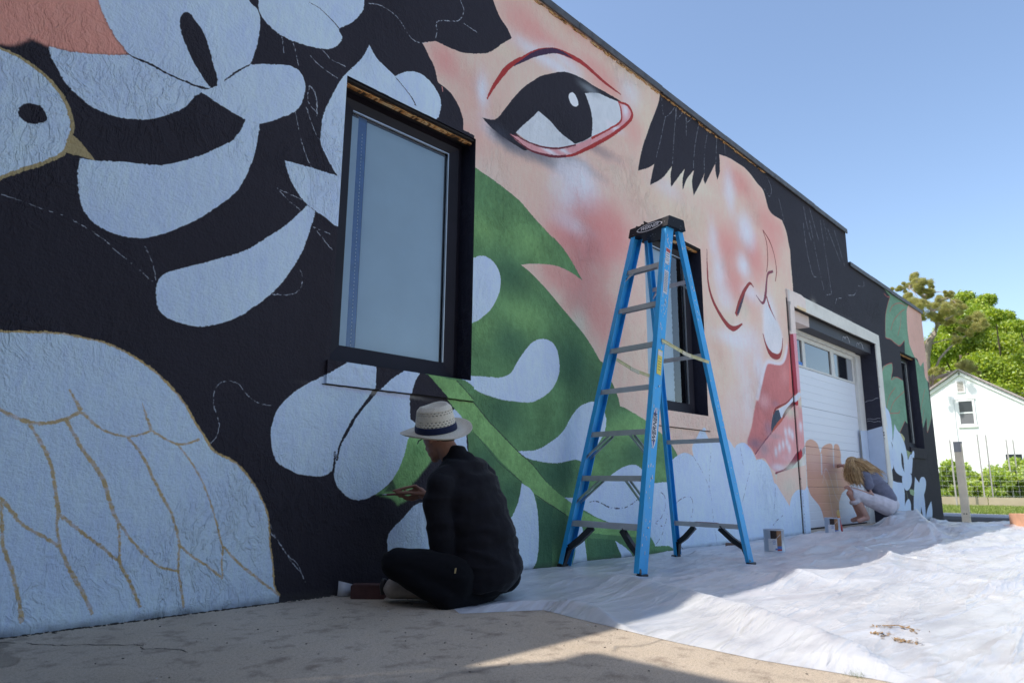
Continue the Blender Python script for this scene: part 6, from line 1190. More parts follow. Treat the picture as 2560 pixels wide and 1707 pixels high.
# hair under the brim, spectacle temple
c=MB(); ball(c,hd+un*.01-dn*.012,(.081,.092,.102),hax); ball(c,hd-un*.03-dn*.055,(.055,.04,.045),hax)
fuse('hair',c,simple('dark_brown_hair',(.035,.020,.014),.6,.3,40,.5,200),PM,.007,3,.5)
c=MB(); c.tube([hd+L_*.083-un*.010-dn*.01,hd+L_*.080-un*.006+dn*.075,hd+L_*.06-un*.008+dn*.108],.003,6); c.build('glasses',M['blackplastic'],PM)
c=MB(); c.obox(A['bag']+Rv*.0-Fv*.012,Rv*.002+Uv*.012,Fv*.002,Rv*.004); c.build('zip_pull',simple('brass',(.6,.48,.25),.4,.1,metal=.6),PM)
# hat
t=NT('straw_weave'); v=t.coord(); w1=t.n('ShaderNodeTexWave',_wave_type='RINGS',_rings_direction='Z',Scale=55,Distortion=1.5,Detail=2); t.l(v,w1.inputs['Vector']); nn=t.noise(v,150,3,.7)
t.base(t.mix(t.ramp(nn,[(.35,(.45,.45,.45)),(.65,(1,1,1))]),(.52,.44,.31),(.80,.73,.60))); n=t.bump(w1.outputs['Color'],.35,.002); t.bump(nn,.5,.002,n); t.set(Roughness=.8); M['straw']=t.m
M['band']=cloth('navy_ribbon',(.010,.016,.055),.7,.1)
hn=(Uv*.93-Fv*.33-Rv*.10).normalized(); hb_=(D_-hn*D_.dot(hn)).normalized(); ha=hb_.cross(hn)
hc=A['hat']-Fv*.01; HM=basis(hc,ha,hb_)
hat=empty('hat',(0,0,0),None,None); hat.parent=PM; hat.location=hc-PM.location; 
for k in ('label','category'):
    if k in hat: del hat[k]
def hp(r,a,z,oval=1.10):
    r*=1.06; z*=1.16
    return HM.to_3x3()@Vector((r*math.cos(a),r*math.sin(a)*oval,z))+hc
def hatz(r,z,a):
    return z
c=MB(); n=120; prof=[(.100,.000),(.118,-.006),(.140,-.009),(.160,-.006),(.174,.001),(.1765,.004),(.174,.0035),(.160,-.003),(.140,-.006),(.118,-.003),(.1005,.003)]
vs=[];fs=[]
for i,(r,z) in enumerate(prof):
    for k in range(n):
        a=2*math.pi*k/n; vs.append(hp(r,a,z-.012*math.sin(a)**2*((r-.1)/.08)+.016*(math.cos(a)**2)*((r-.1)/.08)))
for i in range(len(prof)-1):
    for k in range(n): fs.append((i*n+k,i*n+(k+1)%n,(i+1)*n+(k+1)%n,(i+1)*n+k))
c.add(vs,fs); c.build('brim',M['straw'],hat,True)
rows=[]; H=.118; nr=34
for i in range(nr+1):
    s=i/nr; z=H*s; r=.1005-.016*s**1.1-(.010*max(0,(s-.86)/.14)**2); rows.append((r,z))
top=[(.070,H+.006),(.058,H+.002),(.040,H-.010),(.020,H-.014),(.001,H-.015)]
vs=[];fs=[]
allr=rows+top
def pinch(r,z,a):
    k=max(0,(z-.05)/.07); dent=1-.13*k*max(0,math.sin(a))**2*1.0; return r*dent,z-.010*k*max(0,math.sin(a))**2
for r,z in allr:
    for k in range(n):
        a=2*math.pi*k/n; rr,zz=pinch(r,z,a); vs.append(hp(rr,a,zz))
holes={10,13,16,25,28}
for i in range(len(allr)-1):
    for k in range(n):
        if i in holes and (k//2+(1 if i in (10,16,28) else 0))%2==0 : continue
        fs.append((i*n+k,i*n+(k+1)%n,(i+1)*n+(k+1)%n,(i+1)*n+k))
c=MB(); c.add(vs,fs); cro=c.build('crown',M['straw'],hat,True); sm=cro.modifiers.new('s','SOLIDIFY'); sm.thickness=.0018; sm.offset=0
vs=[];fs=[]
for r,z in ((.1035,.004),(.1045,.012),(.1040,.024),(.1025,.033),(.100,.034)):
    for k in range(n):
        a=2*math.pi*k/n; vs.append(hp(r-.016*(z/.118)*.6,a,z))
for i in range(4):
    for k in range(n): fs.append((i*n+k,i*n+(k+1)%n,(i+1)*n+(k+1)%n,(i+1)*n+k))
c=MB(); c.add(vs,fs); c.build('hat_band',M['band'],hat,True)
# brush in the hand
pb=A['tip']; pe=A['tip']+(A['wrR']+Uv*.012-A['tip'])*1.0; bd_=(pe-pb).normalized(); pe=pb+bd_*.24
BR=empty('paint_brush',pb+bd_*.1,'slim paint brush with green wet bristles held by the sitting painter','brush')
c=MB(); c.tube([pb+bd_*.045,pb+bd_*.06,pb+bd_*.11,pb+bd_*.17,pe],[.0045,.0055,.0060,.0045,.003],10); c.build('handle',simple('red_brown_lacquer',(.25,.06,.07),.35),BR,True)
c=MB(); c.tube([pb+bd_*.022,pb+bd_*.047],[.0052,.0050],10); c.build('ferrule',M['alu'],BR,True)
c=MB()
for k in range(40):
    a=k*2.4; r=.004*math.sqrt((k%10)/10); s=bd_.cross(Uv).normalized(); o_=s*math.cos(a)*r+Uv*math.sin(a)*r; c.tube([pb+bd_*.024+o_,pb+bd_*.01+o_*1.2,pb+o_*.5],[.0008,.0008,.0003],4)
c.build('bristles',simple('wet_green_bristles',(.06,.20,.07),.5),BR)
# brick at the painter's foot
M['brick']=simple('red_brick',(.085,.036,.032),.85,.25,14,.5,120)
def brick(name,c,rz,size,mat,label,cat='brick'):
    o=box(name,-size[0]/2,size[0]/2,-size[1]/2,size[1]/2,0,size[2],mat,None,.004); o.location=c; o.rotation_euler=(0,0,rz); tag(o,label,cat); return o
q=brick('brick',(2.215,-.195,.0),math.radians(-46),(.175,.09,.068),M['brick'],'dark red brick lying between the wall and the shoe of the sitting painter')
c=MB(); P0=V(2.14,-.085,.004); vs=[P0+V(-.03,.02,0),P0+V(.05,-.03,0),P0+V(.045,.0,.055),P0+V(-.02,.03,.075),P0+V(.02,.05,.06)]
sc=mesh('plastic_scrap',vs,[(0,1,2,3),(3,2,4)],M['plastic'],None,True); sm=sc.modifiers.new('s','SOLIDIFY'); sm.thickness=.001; tag(sc,'small upturned scrap of plastic against the wall beyond the dark red brick','plastic scrap')
# ================================================================ CROUCHING PAINTER
A={k:V(v) for k,v in DATA['woman'].items() if k!='hair'}
HR=[[V(p) for p in q] for q in DATA['woman']['hair']]
PW=empty('person',(10.9,-.4,0),'person with long blonde hair, grey T-shirt and white trousers crouching at the garage door','person')
t=NT('fair_skin'); v=t.coord(); t.base(t.ramp(t.noise(v,9,4),[(.3,(.46,.25,.19)),(.7,(.58,.36,.29))])); t.set(Roughness=.5); M['fair']=t.m
b=MB(); Dw=(-.95*Rv+.25*Fv).normalized(); Lw=Uv.cross(Dw)
hd=A['head']; dn=(Dw*.93-Uv*.36).normalized(); un=(Uv*.93+Dw*.36).normalized(); hax=(Lw,dn,un)
ball(b,hd,(.074,.092,.108),hax); ball(b,hd-un*.06+dn*.03,(.05,.058,.058),hax); ball(b,hd-un*.03+dn*.095,(.011,.02,.018),hax,10); ball(b,hd-un*.1+dn*.06,(.022,.022,.02),hax,10)
for s in (-1,1): ball(b,hd+Lw*s*.074-un*.02,(.01,.018,.028),hax,10)
limb(b,[A['chest'],A['neck'],hd-un*.04-dn*.03],[.08,.052,.05])
for s in ('L','R'):
    limb(b,[A['sh'+s],A['el'+s],A['wr'+s],A['ha'+s]],[.05,.040,.027,.022]); limb(b,[A['kn'+s],(A['kn'+s]*.55+A['an'+s]*.45)+Rv*.012,A['an'+s]],[.055,.058,.036]); limb(b,[A['an'+s],A['to'+s]],[.036,.03])
    h=A['ha'+s]; fd=(h-A['wr'+s]).normalized(); sdv=fd.cross(Uv).normalized()
    for k in range(4): o_=h+Uv*(.018-k*.011); limb(b,[o_,o_+fd*.035,o_+fd*.06-Uv*.012],[.009,.008,.007],8)
    limb(b,[h-fd*.03+Uv*.01,h+Uv*.03+fd*.01,h+fd*.035+Uv*.026],[.011,.009,.007],8)
fuse('body',b,M['fair'],PW,.009,3,.4)
c=MB(); t1=(A['waist']-A['chest']).normalized()
LT=Lw; 
def seg(mb,p,q,ra,rb_,n=6,la=.15,lb=.15):
    for k in range(n+1):
        s=k/n; c0=p*(1-s)+q*s; dpt=ra*(1-s)+rb_*s; ball(mb,c0,(la*(1-s)+lb*s,dpt,dpt),(Lw,Dw,Uv),16)
seg(c,A['neck']*.55+A['chest']*.45,A['chest'],.10,.135,4,.16,.175); seg(c,A['chest'],A['waist'],.135,.140,5,.175,.165); seg(c,A['waist'],A['pelvis']*.75+A['waist']*.25+Uv*.03,.140,.138,4,.165,.175)
for s in ('L','R'): limb(c,[A['sh'+s],A['sh'+s]*.45+A['el'+s]*.55],[.070,.062])
limb(c,[A['shL'],A['neck']-Uv*.02,A['shR']],[.065,.06,.065])
fuse('t_shirt',c,cloth('grey_blue_jersey',(.155,.165,.225),.9,.2),PW,.012,4,.5,folds(.008,14))
c=MB(); ball(c,A['pelvis'],(.17,.145,.13),(Lw,Dw,Uv))
for s in ('L','R'): limb(c,[A['hip'+s],(A['hip'+s]+A['kn'+s])/2+Uv*.01,A['kn'+s],A['kn'+s]*.72+A['an'+s]*.28],[.125,.10,.078,.074])
fuse('trousers',c,cloth('off_white_cotton',(.62,.60,.64),.9,.1),PW,.012,4,.5,folds(.006,12))
t=NT('blonde_hair'); g=t.n('ShaderNodeNewGeometry'); t.base(t.ramp(g.outputs['Random Per Island'],[(0,(.22,.12,.05)),(.35,(.48,.29,.12)),(.7,(.68,.46,.22)),(1,(.82,.62,.36))])); t.set(Roughness=.45); M['blonde']=t.m
c=MB()
for q,rr in zip(HR,(.024,.026,.028,.026,.018,.018)): limb(c,[hd+un*.02]+q[1:-1]+[q[-2]*.5+q[-1]*.5],[.065,rr*1.2,rr,rr*.5])
ball(c,hd+un*.012-dn*.008,(.078,.096,.106),hax); fuse('hair_mass',c,simple('honey_blonde_underlayer',(.40,.25,.11),.6,.35,45,.7,160),PW,.012,3,.5,folds(.006,30))
c=MB(); r_=random.Random(3)
for k in range(1300):
    q=HR[r_.choice((0,0,1,1,1,2,2,2,3,3,4,5))]; spread=.035; o0=Vector([r_.gauss(0,.016) for _ in range(3)]); pts=[]
    for i,p in enumerate(q): pts.append(p+o0*(.7+.5*i)+Vector([r_.gauss(0,.005) for _ in range(3)])*(i>0))
    # rise over the skull
    pts[0]=hd+un*(.082+r_.random()*.010)+Lw*r_.uniform(-.05,.05)+dn*r_.uniform(-.05,.05)
    e=r_.uniform(.75,1.0); pts[-1]=pts[-2]+(pts[-1]-pts[-2])*e
    fine=cr([(0,0,0)],True) if False else None
    P3=[]; 
    for i in range(len(pts)-1):
        p0=pts[max(0,i-1)];p1=pts[i];p2=pts[i+1];p3=pts[min(len(pts)-1,i+2)]
        for s in range(4):
            u=s/4; P3.append(.5*((2*p1)+(p2-p0)*u+(2*p0-5*p1+4*p2-p3)*u*u+(3*p1-p0-3*p2+p3)*u**3))
    P3.append(pts[-1]); w=r_.uniform(.0018,.0034); c.tube(P3,[w*(.9 if i<len(P3)*.7 else max(.1,1-(i/len(P3)-.7)*3)) for i in range(len(P3))],5)
h_=c.build('hair',M['blonde'],PW,True)
hp2=A['haR']; bd2=(V(10.55,.27,.80)-hp2)
B2=empty('paint_brush',hp2,'tiny brush held to the garage door by the blonde crouching painter','brush')
c=MB(); dd=V(-.35,.75,-.15).normalized(); c.tube([hp2-dd*.08,hp2+dd*.06,hp2+dd*.09],[.003,.005,.004],8); c.build('handle',simple('pale_wood',(.5,.38,.22),.5),B2)
c=MB(); c.tube([hp2+dd*.09,hp2+dd*.12],[.005,.002],8); c.build('bristles',simple('dark_bristles',(.05,.03,.025),.7),B2)
# ================================================================ PAINT CANS
M['tin']=simple('grey_tin',(.46,.50,.56),.32,.05,9,metal=.35); M['tinlabel']=simple('grey_blue_can_label',(.36,.42,.50),.45,.05,6)
M['lbrown']=simple('brown_print',(.30,.15,.07),.5,.35,18); M['lblack']=simple('dark_print',(.03,.018,.014),.5,.3,20); M['lblue']=simple('blue_print',(.07,.16,.42),.5,.15); M['lred']=simple('red_print',(.42,.05,.05),.5,.15)
def can(c,rz,r,h,label,bail_up):
    E_=empty('paint_can',(c[0],c[1],.026),label,'paint can','paint cans on the plastic sheet',rz)
    def part(name,m,mat,sm=True):
        o=m.build(name,mat,None,sm); o.parent=E_; return o
    def lathe(prof,n=48,a0=0,a1=2*math.pi):
        m=MB(); full=abs(a1-a0-2*math.pi)<1e-6; cnt=n if full else n+1; vs=[];fs=[]
        for rr,z in prof:
            for k in range(cnt): a=a0+(a1-a0)*k/n; vs.append((rr*math.cos(a),rr*math.sin(a),z))
        for i in range(len(prof)-1):
            for k in range(n): k2=(k+1)%cnt; fs.append((i*cnt+k,i*cnt+k2,(i+1)*cnt+k2,(i+1)*cnt+k))
        m.add(vs,fs); return m
    part('can_body',lathe([(.001,.002),(r*.99,.002),(r*1.02,.0),(r*1.02,.006),(r,.008),(r,h-.008),(r*1.025,h-.006),(r*1.025,h),(r*.96,h),(r*.95,h-.012),(.001,h-.012)]),M['tin'])
    for a0,a1,z0,z1,mt,nm in ((-2.0,-.2,.012,h*.97,M['tinlabel'],'label'),(-.95,-.35,h*.60,h*.955,M['lblack'],'label_picture'),(-.35,.15,h*.28,h*.955,M['lbrown'],'label_picture'),(-.35,.15,h*.15,h*.28,M['lblue'],'label_band'),(-.35,.15,.014,h*.15,M['lred'],'label_band'),(-1.2,-.35,.012,h*.60,M['labelwhite'],'label_panel')):
        off=.0008+(.0006 if nm!='label' else 0); part(nm,lathe([(r+off,z0),(r+off,z1)],14,a0,a1),mt)
    for k,w in enumerate((.030,.022,.026)): 
        m=MB(); a=-.62; z=h*.5-k*.012; ww=w/r; vs=[((r+.0022)*math.cos(a+ww*(i/4-.5)),(r+.0022)*math.sin(a+ww*(i/4-.5)),z+j*.004) for j in (0,1) for i in range(5)]; 
        m.add(vs,[(i,i+1,i+6,i+5) for i in range(4)]); part('label_print',m,M['lblue'])
    m=MB()
    a=-.55; m.add([((r+.0022)*math.cos(a+i*.05),(r+.0022)*math.sin(a+i*.05),.02+j*.014) for j in (0,1) for i in range(5)],[(i,i+1,i+6,i+5) for i in range(4)])
    part('label_print',m,M['lblue'])
    m=MB(); pts=[]
    for k in range(17):
        t_=math.pi*k/16; pts.append((r*1.06*math.cos(t_)*1.0,-r*1.10*math.sin(t_)*(.9),h*.8-(h*.42)*math.sin(t_)))
    m.tube(pts,.0018,6); part('bail_handle',m,M['alu'])
    return E_
c1,c2_=DATA['cans']
view1=math.atan2(-3.31-c1[1],0-c1[0]); view2=math.atan2(-3.31-c2_[1],0-c2_[0])
can(c1,view1+.62,.083,.185,'opened paint can by the wall, nearer to the ladder, label showing a tan picture',False)
can(c2_,view2+.62,.083,.185,'paint can farther along the sheet with a red-handled brush across its rim',False)
BB=empty('paint_brush',(c2_[0]+.085,c2_[1]-.075,.03),'flat brush with red handle and tan bristles leaning on the farther paint can','brush')
p0=V(c2_[0]+.065,c2_[1]-.085,.035); p1=V(c2_[0]+.045,c2_[1]-.065,.20); d3=(p1-p0).normalized(); s3=d3.cross(V(1,1,0)).normalized()
m=MB(); m.tube([p0,p0+d3*.06,p1],[.008,.013,.010],8,True,0,s3,.5); m.build('handle',simple('red_handle',(.50,.05,.05),.4),BB,True)
m=MB(); m.tube([p1,p1+d3*.03],[.018,.019],8,True,0,s3,.4); m.build('ferrule',simple('orange_ferrule',(.55,.22,.08),.4),BB)
m=MB(); q1=p1+d3*.03; m.tube([q1,q1+d3*.04+Rv*.004,q1+d3*.075+Rv*.016],[.019,.020,.008],8,True,0,s3,.35); m.build('bristles',simple('tan_bristles',(.48,.34,.14),.8,.2,90),BB)
# wood off-cut behind ladder foot
o=brick('wood_block',((DATA['wood'][0][0]+DATA['wood'][1][0])/2-.02,-.30,.012),math.radians(-58),(.20,.05,.045),simple('raw_wood',(.20,.13,.10),.8,.2,18),'short wooden off-cut lying by the wall behind the rear ladder leg','wood block')
for i,((x,y),sz) in enumerate(zip(DATA['bricksR'],((.30,.12,.18),(.2,.1,.07)))):
    pass
M['orangebrick']=simple('pale_orange_brick',(.62,.33,.20),.8,.15,10,.3,90)
o=brick('brick',(12.25,-1.68,.03),math.radians(40),(.42,.2,.17),M['orangebrick'],'pale orange clay brick weighing down the far right corner of the sheet')
o=brick('brick',(6.62,-2.66,.045),math.radians(30),(.2,.1,.07),M['orangebrick'],'peach coloured brick at the right edge on the sunlit sheet')
# dried leaves and twigs on the sheet
m=MB(); r_=random.Random(9)
for k in range(110):
    bx,by=r_.choice(DATA['debris'][:10]); x=bx+r_.gauss(0,.020); y=by+r_.gauss(0,.020); z=sheet_h(x,y)+.004; L=r_.uniform(.004,.016); a=r_.random()*6.28; d=V(math.cos(a),math.sin(a),r_.uniform(-.2,.5)).normalized()*L; w=V(-math.sin(a),math.cos(a),.2)*L*.4
    m.add([V(x,y,z)-d,V(x,y,z)+w,V(x,y,z)+d,V(x,y,z)-w],[(0,1,2,3)])
for (x,y),(x2,y2) in ((DATA['debris'][0],DATA['debris'][3]),(DATA['debris'][1],DATA['debris'][2])):
    m.tube([(x,y,sheet_h(x,y)+.006),((x+x2)/2+.01,(y+y2)/2,sheet_h((x+x2)/2,(y+y2)/2)+.010),(x2,y2,sheet_h(x2,y2)+.006)],.0018,5)
o=m.build('leaf_litter',simple('dry_leaf',(.30,.19,.09),.9,.4,60),None); tag(o,'small scatter of dry brown leaf bits and twigs on the sunlit sheet','leaf litter',kind='stuff')
m=MB()
for k in range(70):
    x,y=r_.choice(DATA['tuft']); x+=r_.gauss(0,.015); y+=r_.gauss(0,.015); a=r_.random()*6.28; L=r_.uniform(.01,.035); m.add([(x-.001,y,.0),(x+.001,y,.0),(x+math.cos(a)*L*.7,y+math.sin(a)*L*.7,L*.8)],[(0,1,2)])
o=m.build('grass_tuft',simple('tuft_green',(.22,.28,.06),.8,.3,60),None); tag(o,'tiny grass tuft growing from the sunlit concrete by the sheet edge','grass tuft')
# chips and crumbs on the concrete
m=MB()
for k in range(170):
    x=r_.uniform(.7,2.5); y=r_.uniform(-2.4,-.03); s=r_.choice((.0008,.001,.0014,.0022)); a=r_.random()*3; m.obox((x,y,s*.4),(math.cos(a)*s*1.6,math.sin(a)*s*1.6,0),(-math.sin(a)*s,math.cos(a)*s,0),(0,0,s*.5),mi=0 if r_.random()<.82 else 1)
for k in range(420):
    x=r_.uniform(.65,2.2); s=r_.uniform(.001,.0045); m.obox((x,-.006-abs(r_.gauss(0,.012)),s*.3),(s*1.6,0,0),(0,s*.7,0),(0,0,s*.6),mi=0)
o=m.build('grit',[simple('dark_grit',(.05,.045,.04),.9),M['labelwhite']],None); o['kind']='stuff'; o['label']='dark crumbs and pale paint chips scattered over the shaded concrete'
# ================================================================ BEYOND THE BUILDING
PT=empty('post',(12.75,-.86,0),'weathered pale square post standing past the corner of the painted building','post')
M['postwood']=simple('weathered_post',(.74,.64,.46),.7,.12,6,.3,60)
pc=V(12.77,-.86,0)
m=MB(); m.box(pc.x-.05,pc.x+.05,pc.y-.05,pc.y+.05,0,1.235); m.box(pc.x-.028,pc.x+.028,pc.y-.056,pc.y-.05,.0,1.20); m.build('shaft',M['postwood'],PT)
m=MB(); m.box(pc.x-.053,pc.x+.053,pc.y-.0575,pc.y+.053,1.236,1.26); m.box(pc.x-.0535,pc.x-.0505,pc.y-.05,pc.y+.05,1.10,1.2355); m.build('post_cap',simple('grey_post_cap',(.28,.28,.27),.6),PT)
m=MB()
for dy in (-.02,.012):
    m=MB(); m.tube([(pc.x-.056,pc.y+dy,.16),(pc.x-.05,pc.y+dy,.16)],.009,8); m.build('bolt_hole',M['soot'],PT)
def leafmat(name,cols,trans=.35):
    t=NT(name); g=t.n('ShaderNodeNewGeometry'); c=t.ramp(g.outputs['Random Per Island'],[(i/(len(cols)-1),c) for i,c in enumerate(cols)])
    df=t.n('ShaderNodeBsdfDiffuse'); tl=t.n('ShaderNodeBsdfTranslucent'); gs=t.n('ShaderNodeBsdfGlossy',Roughness=.45); gs.inputs['Color'].default_value=(.9,1,.9,1)
    t.l(c,df.inputs['Color']); t.l(t.mix(1,c,(1.3,1.35,.6),'MULTIPLY'),tl.inputs['Color']); mx=t.n('ShaderNodeMixShader'); mx.inputs[0].default_value=trans; t.l(df.outputs[0],mx.inputs[1]); t.l(tl.outputs[0],mx.inputs[2])
    m2=t.n('ShaderNodeMixShader'); m2.inputs[0].default_value=.05; t.l(mx.outputs[0],m2.inputs[1]); t.l(gs.outputs[0],m2.inputs[2]); t.l(m2.outputs[0],t.out.inputs['Surface']); return t.m
def leaves(mat,name,parent,clumps,n_per,size,asp=.6,shell=.45,seed=1,flat=1.0,spiky=False):
    r=np.random.default_rng(seed); VS=[];FS=[];cnt=0
    for cx,cy,cz,cr_ in clumps:
        n=int(n_per*max(.15,cr_*cr_))
        # sub-clusters give light and dark tufts with gaps
        nb=max(3,int(n/38)); dirs=r.normal(size=(nb,3)); dirs/=np.linalg.norm(dirs,axis=1)[:,None]; rad=cr_*(shell+(1-shell)*r.random(nb)**.5)
        cc=np.array((cx,cy,cz))+dirs*rad[:,None]*np.array((1,1,.85)); own=r.integers(0,nb,n); p=cc[own]+r.normal(size=(n,3))*cr_*.17
        u=r.normal(size=(n,3)); u/=np.linalg.norm(u,axis=1)[:,None]; w=np.cross(u,r.normal(size=(n,3))); w/=np.linalg.norm(w,axis=1)[:,None]+1e-9
        s=size*(.55+.9*r.random(n))[:,None]; a=p-u*s;b=p+w*s*asp;c=p+u*s;d=p-w*s*asp
        if spiky: b=p-u*s+w*s*asp; VS.append(np.stack([a,b,c],1).reshape(-1,3)); k=3
        else: VS.append(np.stack([a,b,c,d],1).reshape(-1,3)); k=4
        FS.append(cnt+np.arange(n*k).reshape(n,k)); cnt+=n*k
    vs=np.concatenate(VS).astype(np.float32); fs=np.concatenate(FS); me=bpy.data.meshes.new(name); N=len(fs);k=fs.shape[1]
    me.vertices.add(len(vs)); me.vertices.foreach_set('co',(vs-np.array(wloc(parent) if parent else (0,0,0),np.float32)).ravel()); me.loops.add(N*k); me.loops.foreach_set('vertex_index',fs.ravel().astype(np.int32)); me.polygons.add(N); me.polygons.foreach_set('loop_start',(np.arange(N)*k).astype(np.int32)); me.update(calc_edges=True); me.validate()
    return link(name,me,mat,parent)
M['leafgreen']=leafmat('bright_tree_leaf',[(.15,.23,.02),(.28,.38,.035),(.42,.50,.06),(.56,.60,.12)],.5)
M['needle']=leafmat('pine_needle',[(.24,.25,.08),(.40,.40,.14),(.55,.50,.20),(.44,.34,.17)],.4)
M['hedge']=leafmat('hedge_leaf',[(.24,.34,.04),(.40,.52,.06),(.55,.64,.14),(.66,.66,.34)],.5)
M['bark']=simple('grey_tan_bark',(.30,.25,.20),.9,.25,12,.6,40); M['darkbark']=simple('brown_bark',(.12,.09,.065),.9,.3,10)
# pine leaning behind the building corner
tp=[V(p) for p in DATA['pine_trunk']]; PN=empty('pine_tree',(tp[0].x,tp[0].y,0),'open sparse pine with a crooked pale trunk rising behind the far corner of the building','tree')
tp[0]=V(tp[0].x,tp[0].y,-.1); tp.insert(1,(tp[0]+tp[1])/2+V(.05,.1,0))
m=MB(); m.tube(tp,[.30,.24,.19,.17,.15,.13,.11,.09,.06,.03],10); m.build('trunk',M['bark'],PN,True)
for q in DATA['pine_br']:
    P_=[V(p) for p in q]; m=MB(); m.tube(P_,[.085*(1-.75*k/(len(P_)-1)) for k in range(len(P_))],7); m.build('branch',M['bark'],PN,True)
# fine twigs reaching into each needle clump
m=MB(); allp=[V(p) for q in DATA['pine_br'] for p in q]+tp[3:]; r_=random.Random(4)
for x,y,z,rr in DATA['pine_cl']:
    c=V(x,y,z); s=min(allp,key=lambda p:(p-c).length); m.tube([s,(s+c)/2+V(0,0,.1),c],[.035,.022,.01],5)
    for k in range(7): e=c+V(r_.gauss(0,1),r_.gauss(0,1),r_.gauss(0,.7)).normalized()*rr*.8; m.tube([c,e],[.010,.004],4)
m.build('twigs',M['bark'],PN)['kind']='stuff'
lo=leaves(M['needle'],'needles',PN,[[c[0]+r_.gauss(0,.5)*c[3],c[1]+r_.gauss(0,.62)*c[3],c[2]+r_.gauss(0,.42)*c[3],c[3]*r_.uniform(.28,.55)] for c in DATA['pine_cl'] for _ in range(7)],15000,.065,.10,.05,5,spiky=True); lo['kind']='stuff'
def broad(key,base,label,seed,th):
    cl=DATA[key]; mx=np.mean([c[0] for c in cl]); my=np.mean([c[1] for c in cl]); T=empty('maple_tree' if False else 'broadleaf_tree',(float(mx),float(my),0),label,'tree','leafy trees behind the white house')
    m=MB(); top=max(c[2] for c in cl); m.tube([(mx,my,-.1),(mx+.2,my,top*.35),(mx-.1,my+.2,top*.7)],[.45,.36,.18],9); m.build('trunk',M['darkbark'],T,True)
    m=MB()
    for c in cl: m.tube([(mx+.1,my,c[2]*.45),((mx+c[0])/2,(my+c[1])/2,c[2]*.8),c[:3]],[.14,.09,.03],6)
    m.build('limbs',M['darkbark'],T,True)
    l=leaves(M['leafgreen'],'crown',T,[c[:3]+[c[3]*1.08] for c in cl],9500,.10,.62,.25,seed); return T
broad('treeA',0,'tall bright green tree whose rounded top stands highest above the white house',11,1)
broad('treeB',0,'spreading bright green tree behind the right slope of the white house roof',12,1)
broad('treeC',0,'bright green tree standing farthest to the right beyond the house roof',13,1)
# darker wood behind, one mass
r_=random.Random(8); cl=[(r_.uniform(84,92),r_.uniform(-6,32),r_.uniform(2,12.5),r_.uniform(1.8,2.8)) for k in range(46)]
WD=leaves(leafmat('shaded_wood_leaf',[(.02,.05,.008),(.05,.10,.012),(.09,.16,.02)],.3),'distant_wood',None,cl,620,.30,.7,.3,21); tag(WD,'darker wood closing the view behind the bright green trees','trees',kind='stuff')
# white house
HX=45.0; s=1.5
HS=empty('white_house',(HX+4,4.85,0),'white clapboard house with a gable end, grey roof edge and one sash window','house')
M['clap']=simple('white_clapboard',(.88,.88,.88),.6,.02,1.5); M['shingle']=simple('light_roof_shingle',(.36,.31,.30),.85,.2,3); M['trim']=simple('white_trim',(.80,.80,.80),.5,.02)
py,pz,sl_=4.85,6.80,.66; hw=4.6; ez=pz-sl_*hw; D_h=9
m=MB(); m.add([(HX,py-hw,0),(HX,py-hw,ez),(HX,py,pz),(HX,py+hw,ez),(HX,py+hw,0),(HX+D_h,py-hw,0),(HX+D_h,py-hw,ez),(HX+D_h,py,pz),(HX+D_h,py+hw,ez),(HX+D_h,py+hw,0)],[(0,1,2,3,4),(9,8,7,6,5),(0,5,6,1),(4,3,8,9)]); m.build('wall',M['clap'],HS)
m=MB(); zz=.4
while zz<pz-.25:
    wdt=hw if zz<ez else (pz-zz)/sl_-.05
    m.add([(HX-.010,py-wdt,zz),(HX-.010,py+wdt,zz),(HX-.004,py+wdt,zz+.118),(HX-.004,py-wdt,zz+.118)],[(0,1,2,3)]); m.add([(HX-.010,py-wdt,zz),(HX-.010,py+wdt,zz),(HX-.001,py+wdt,zz),(HX-.001,py-wdt,zz)],[(3,2,1,0)]); zz+=.12
m.build('clapboards',M['clap'],HS)['kind']='stuff'
for sgn in (-1,1):
    e=V(0,sgn,-sl_).normalized(); nn_=V(0,sgn*sl_,1).normalized(); L=math.hypot(hw+.35,(hw+.35)*sl_); c=V(HX+D_h/2-.1,py,pz+.05)+e*L/2
    m=MB(); m.obox(c+nn_*.05,V(D_h/2+.12,0,0),e*L/2,nn_*.05); m.build('roof',M['shingle'],HS)
    m=MB(); m.obox(V(HX-.07,py,pz-.03)+e*(L/2)-nn_*.05,V(.03,0,0),e*L/2,nn_*.08); m.build('barge_board',M['trim'],HS)
def hpt(Yp,zp): return (Yp+3.31)*s-3.31,.6+(zp-.6)*s
wy0,wz0=hpt(1.83,2.765); wy1,wz1=hpt(2.255,3.62)
win=empty('window',(HX,(wy0+wy1)/2,wz0),None,None); win.parent=HS; win.location=V(HX,(wy0+wy1)/2,wz0)-HS.location
for k in ('label','category'):
    if k in win: del win[k]
m=MB(); tr_=.11
m.box(HX-.07,HX-.024,wy0-tr_,wy0,wz0-.05,wz1+tr_); m.box(HX-.07,HX-.024,wy1,wy1+tr_,wz0-.05,wz1+tr_); m.box(HX-.07,HX-.024,wy0,wy1,wz1,wz1+tr_); m.box(HX-.09,HX-.024,wy0-tr_-.03,wy1+tr_+.03,wz0-.16,wz0-.05); m.box(HX-.09,HX-.024,wy0-tr_-.05,wy1+tr_+.05,wz1+tr_,wz1+tr_+.05)
mz=(wz0+wz1)/2; m.box(HX-.06,HX-.024,wy0,wy1,mz-.035,mz+.035); m.box(HX-.06,HX-.024,wy0,wy1,wz0-.05,wz0+.03)
m.build('frame',M['trim'],win)
t=NT('house_glass'); t.base((.035,.04,.045)); t.set(Roughness=.05); M['hglass']=t.m
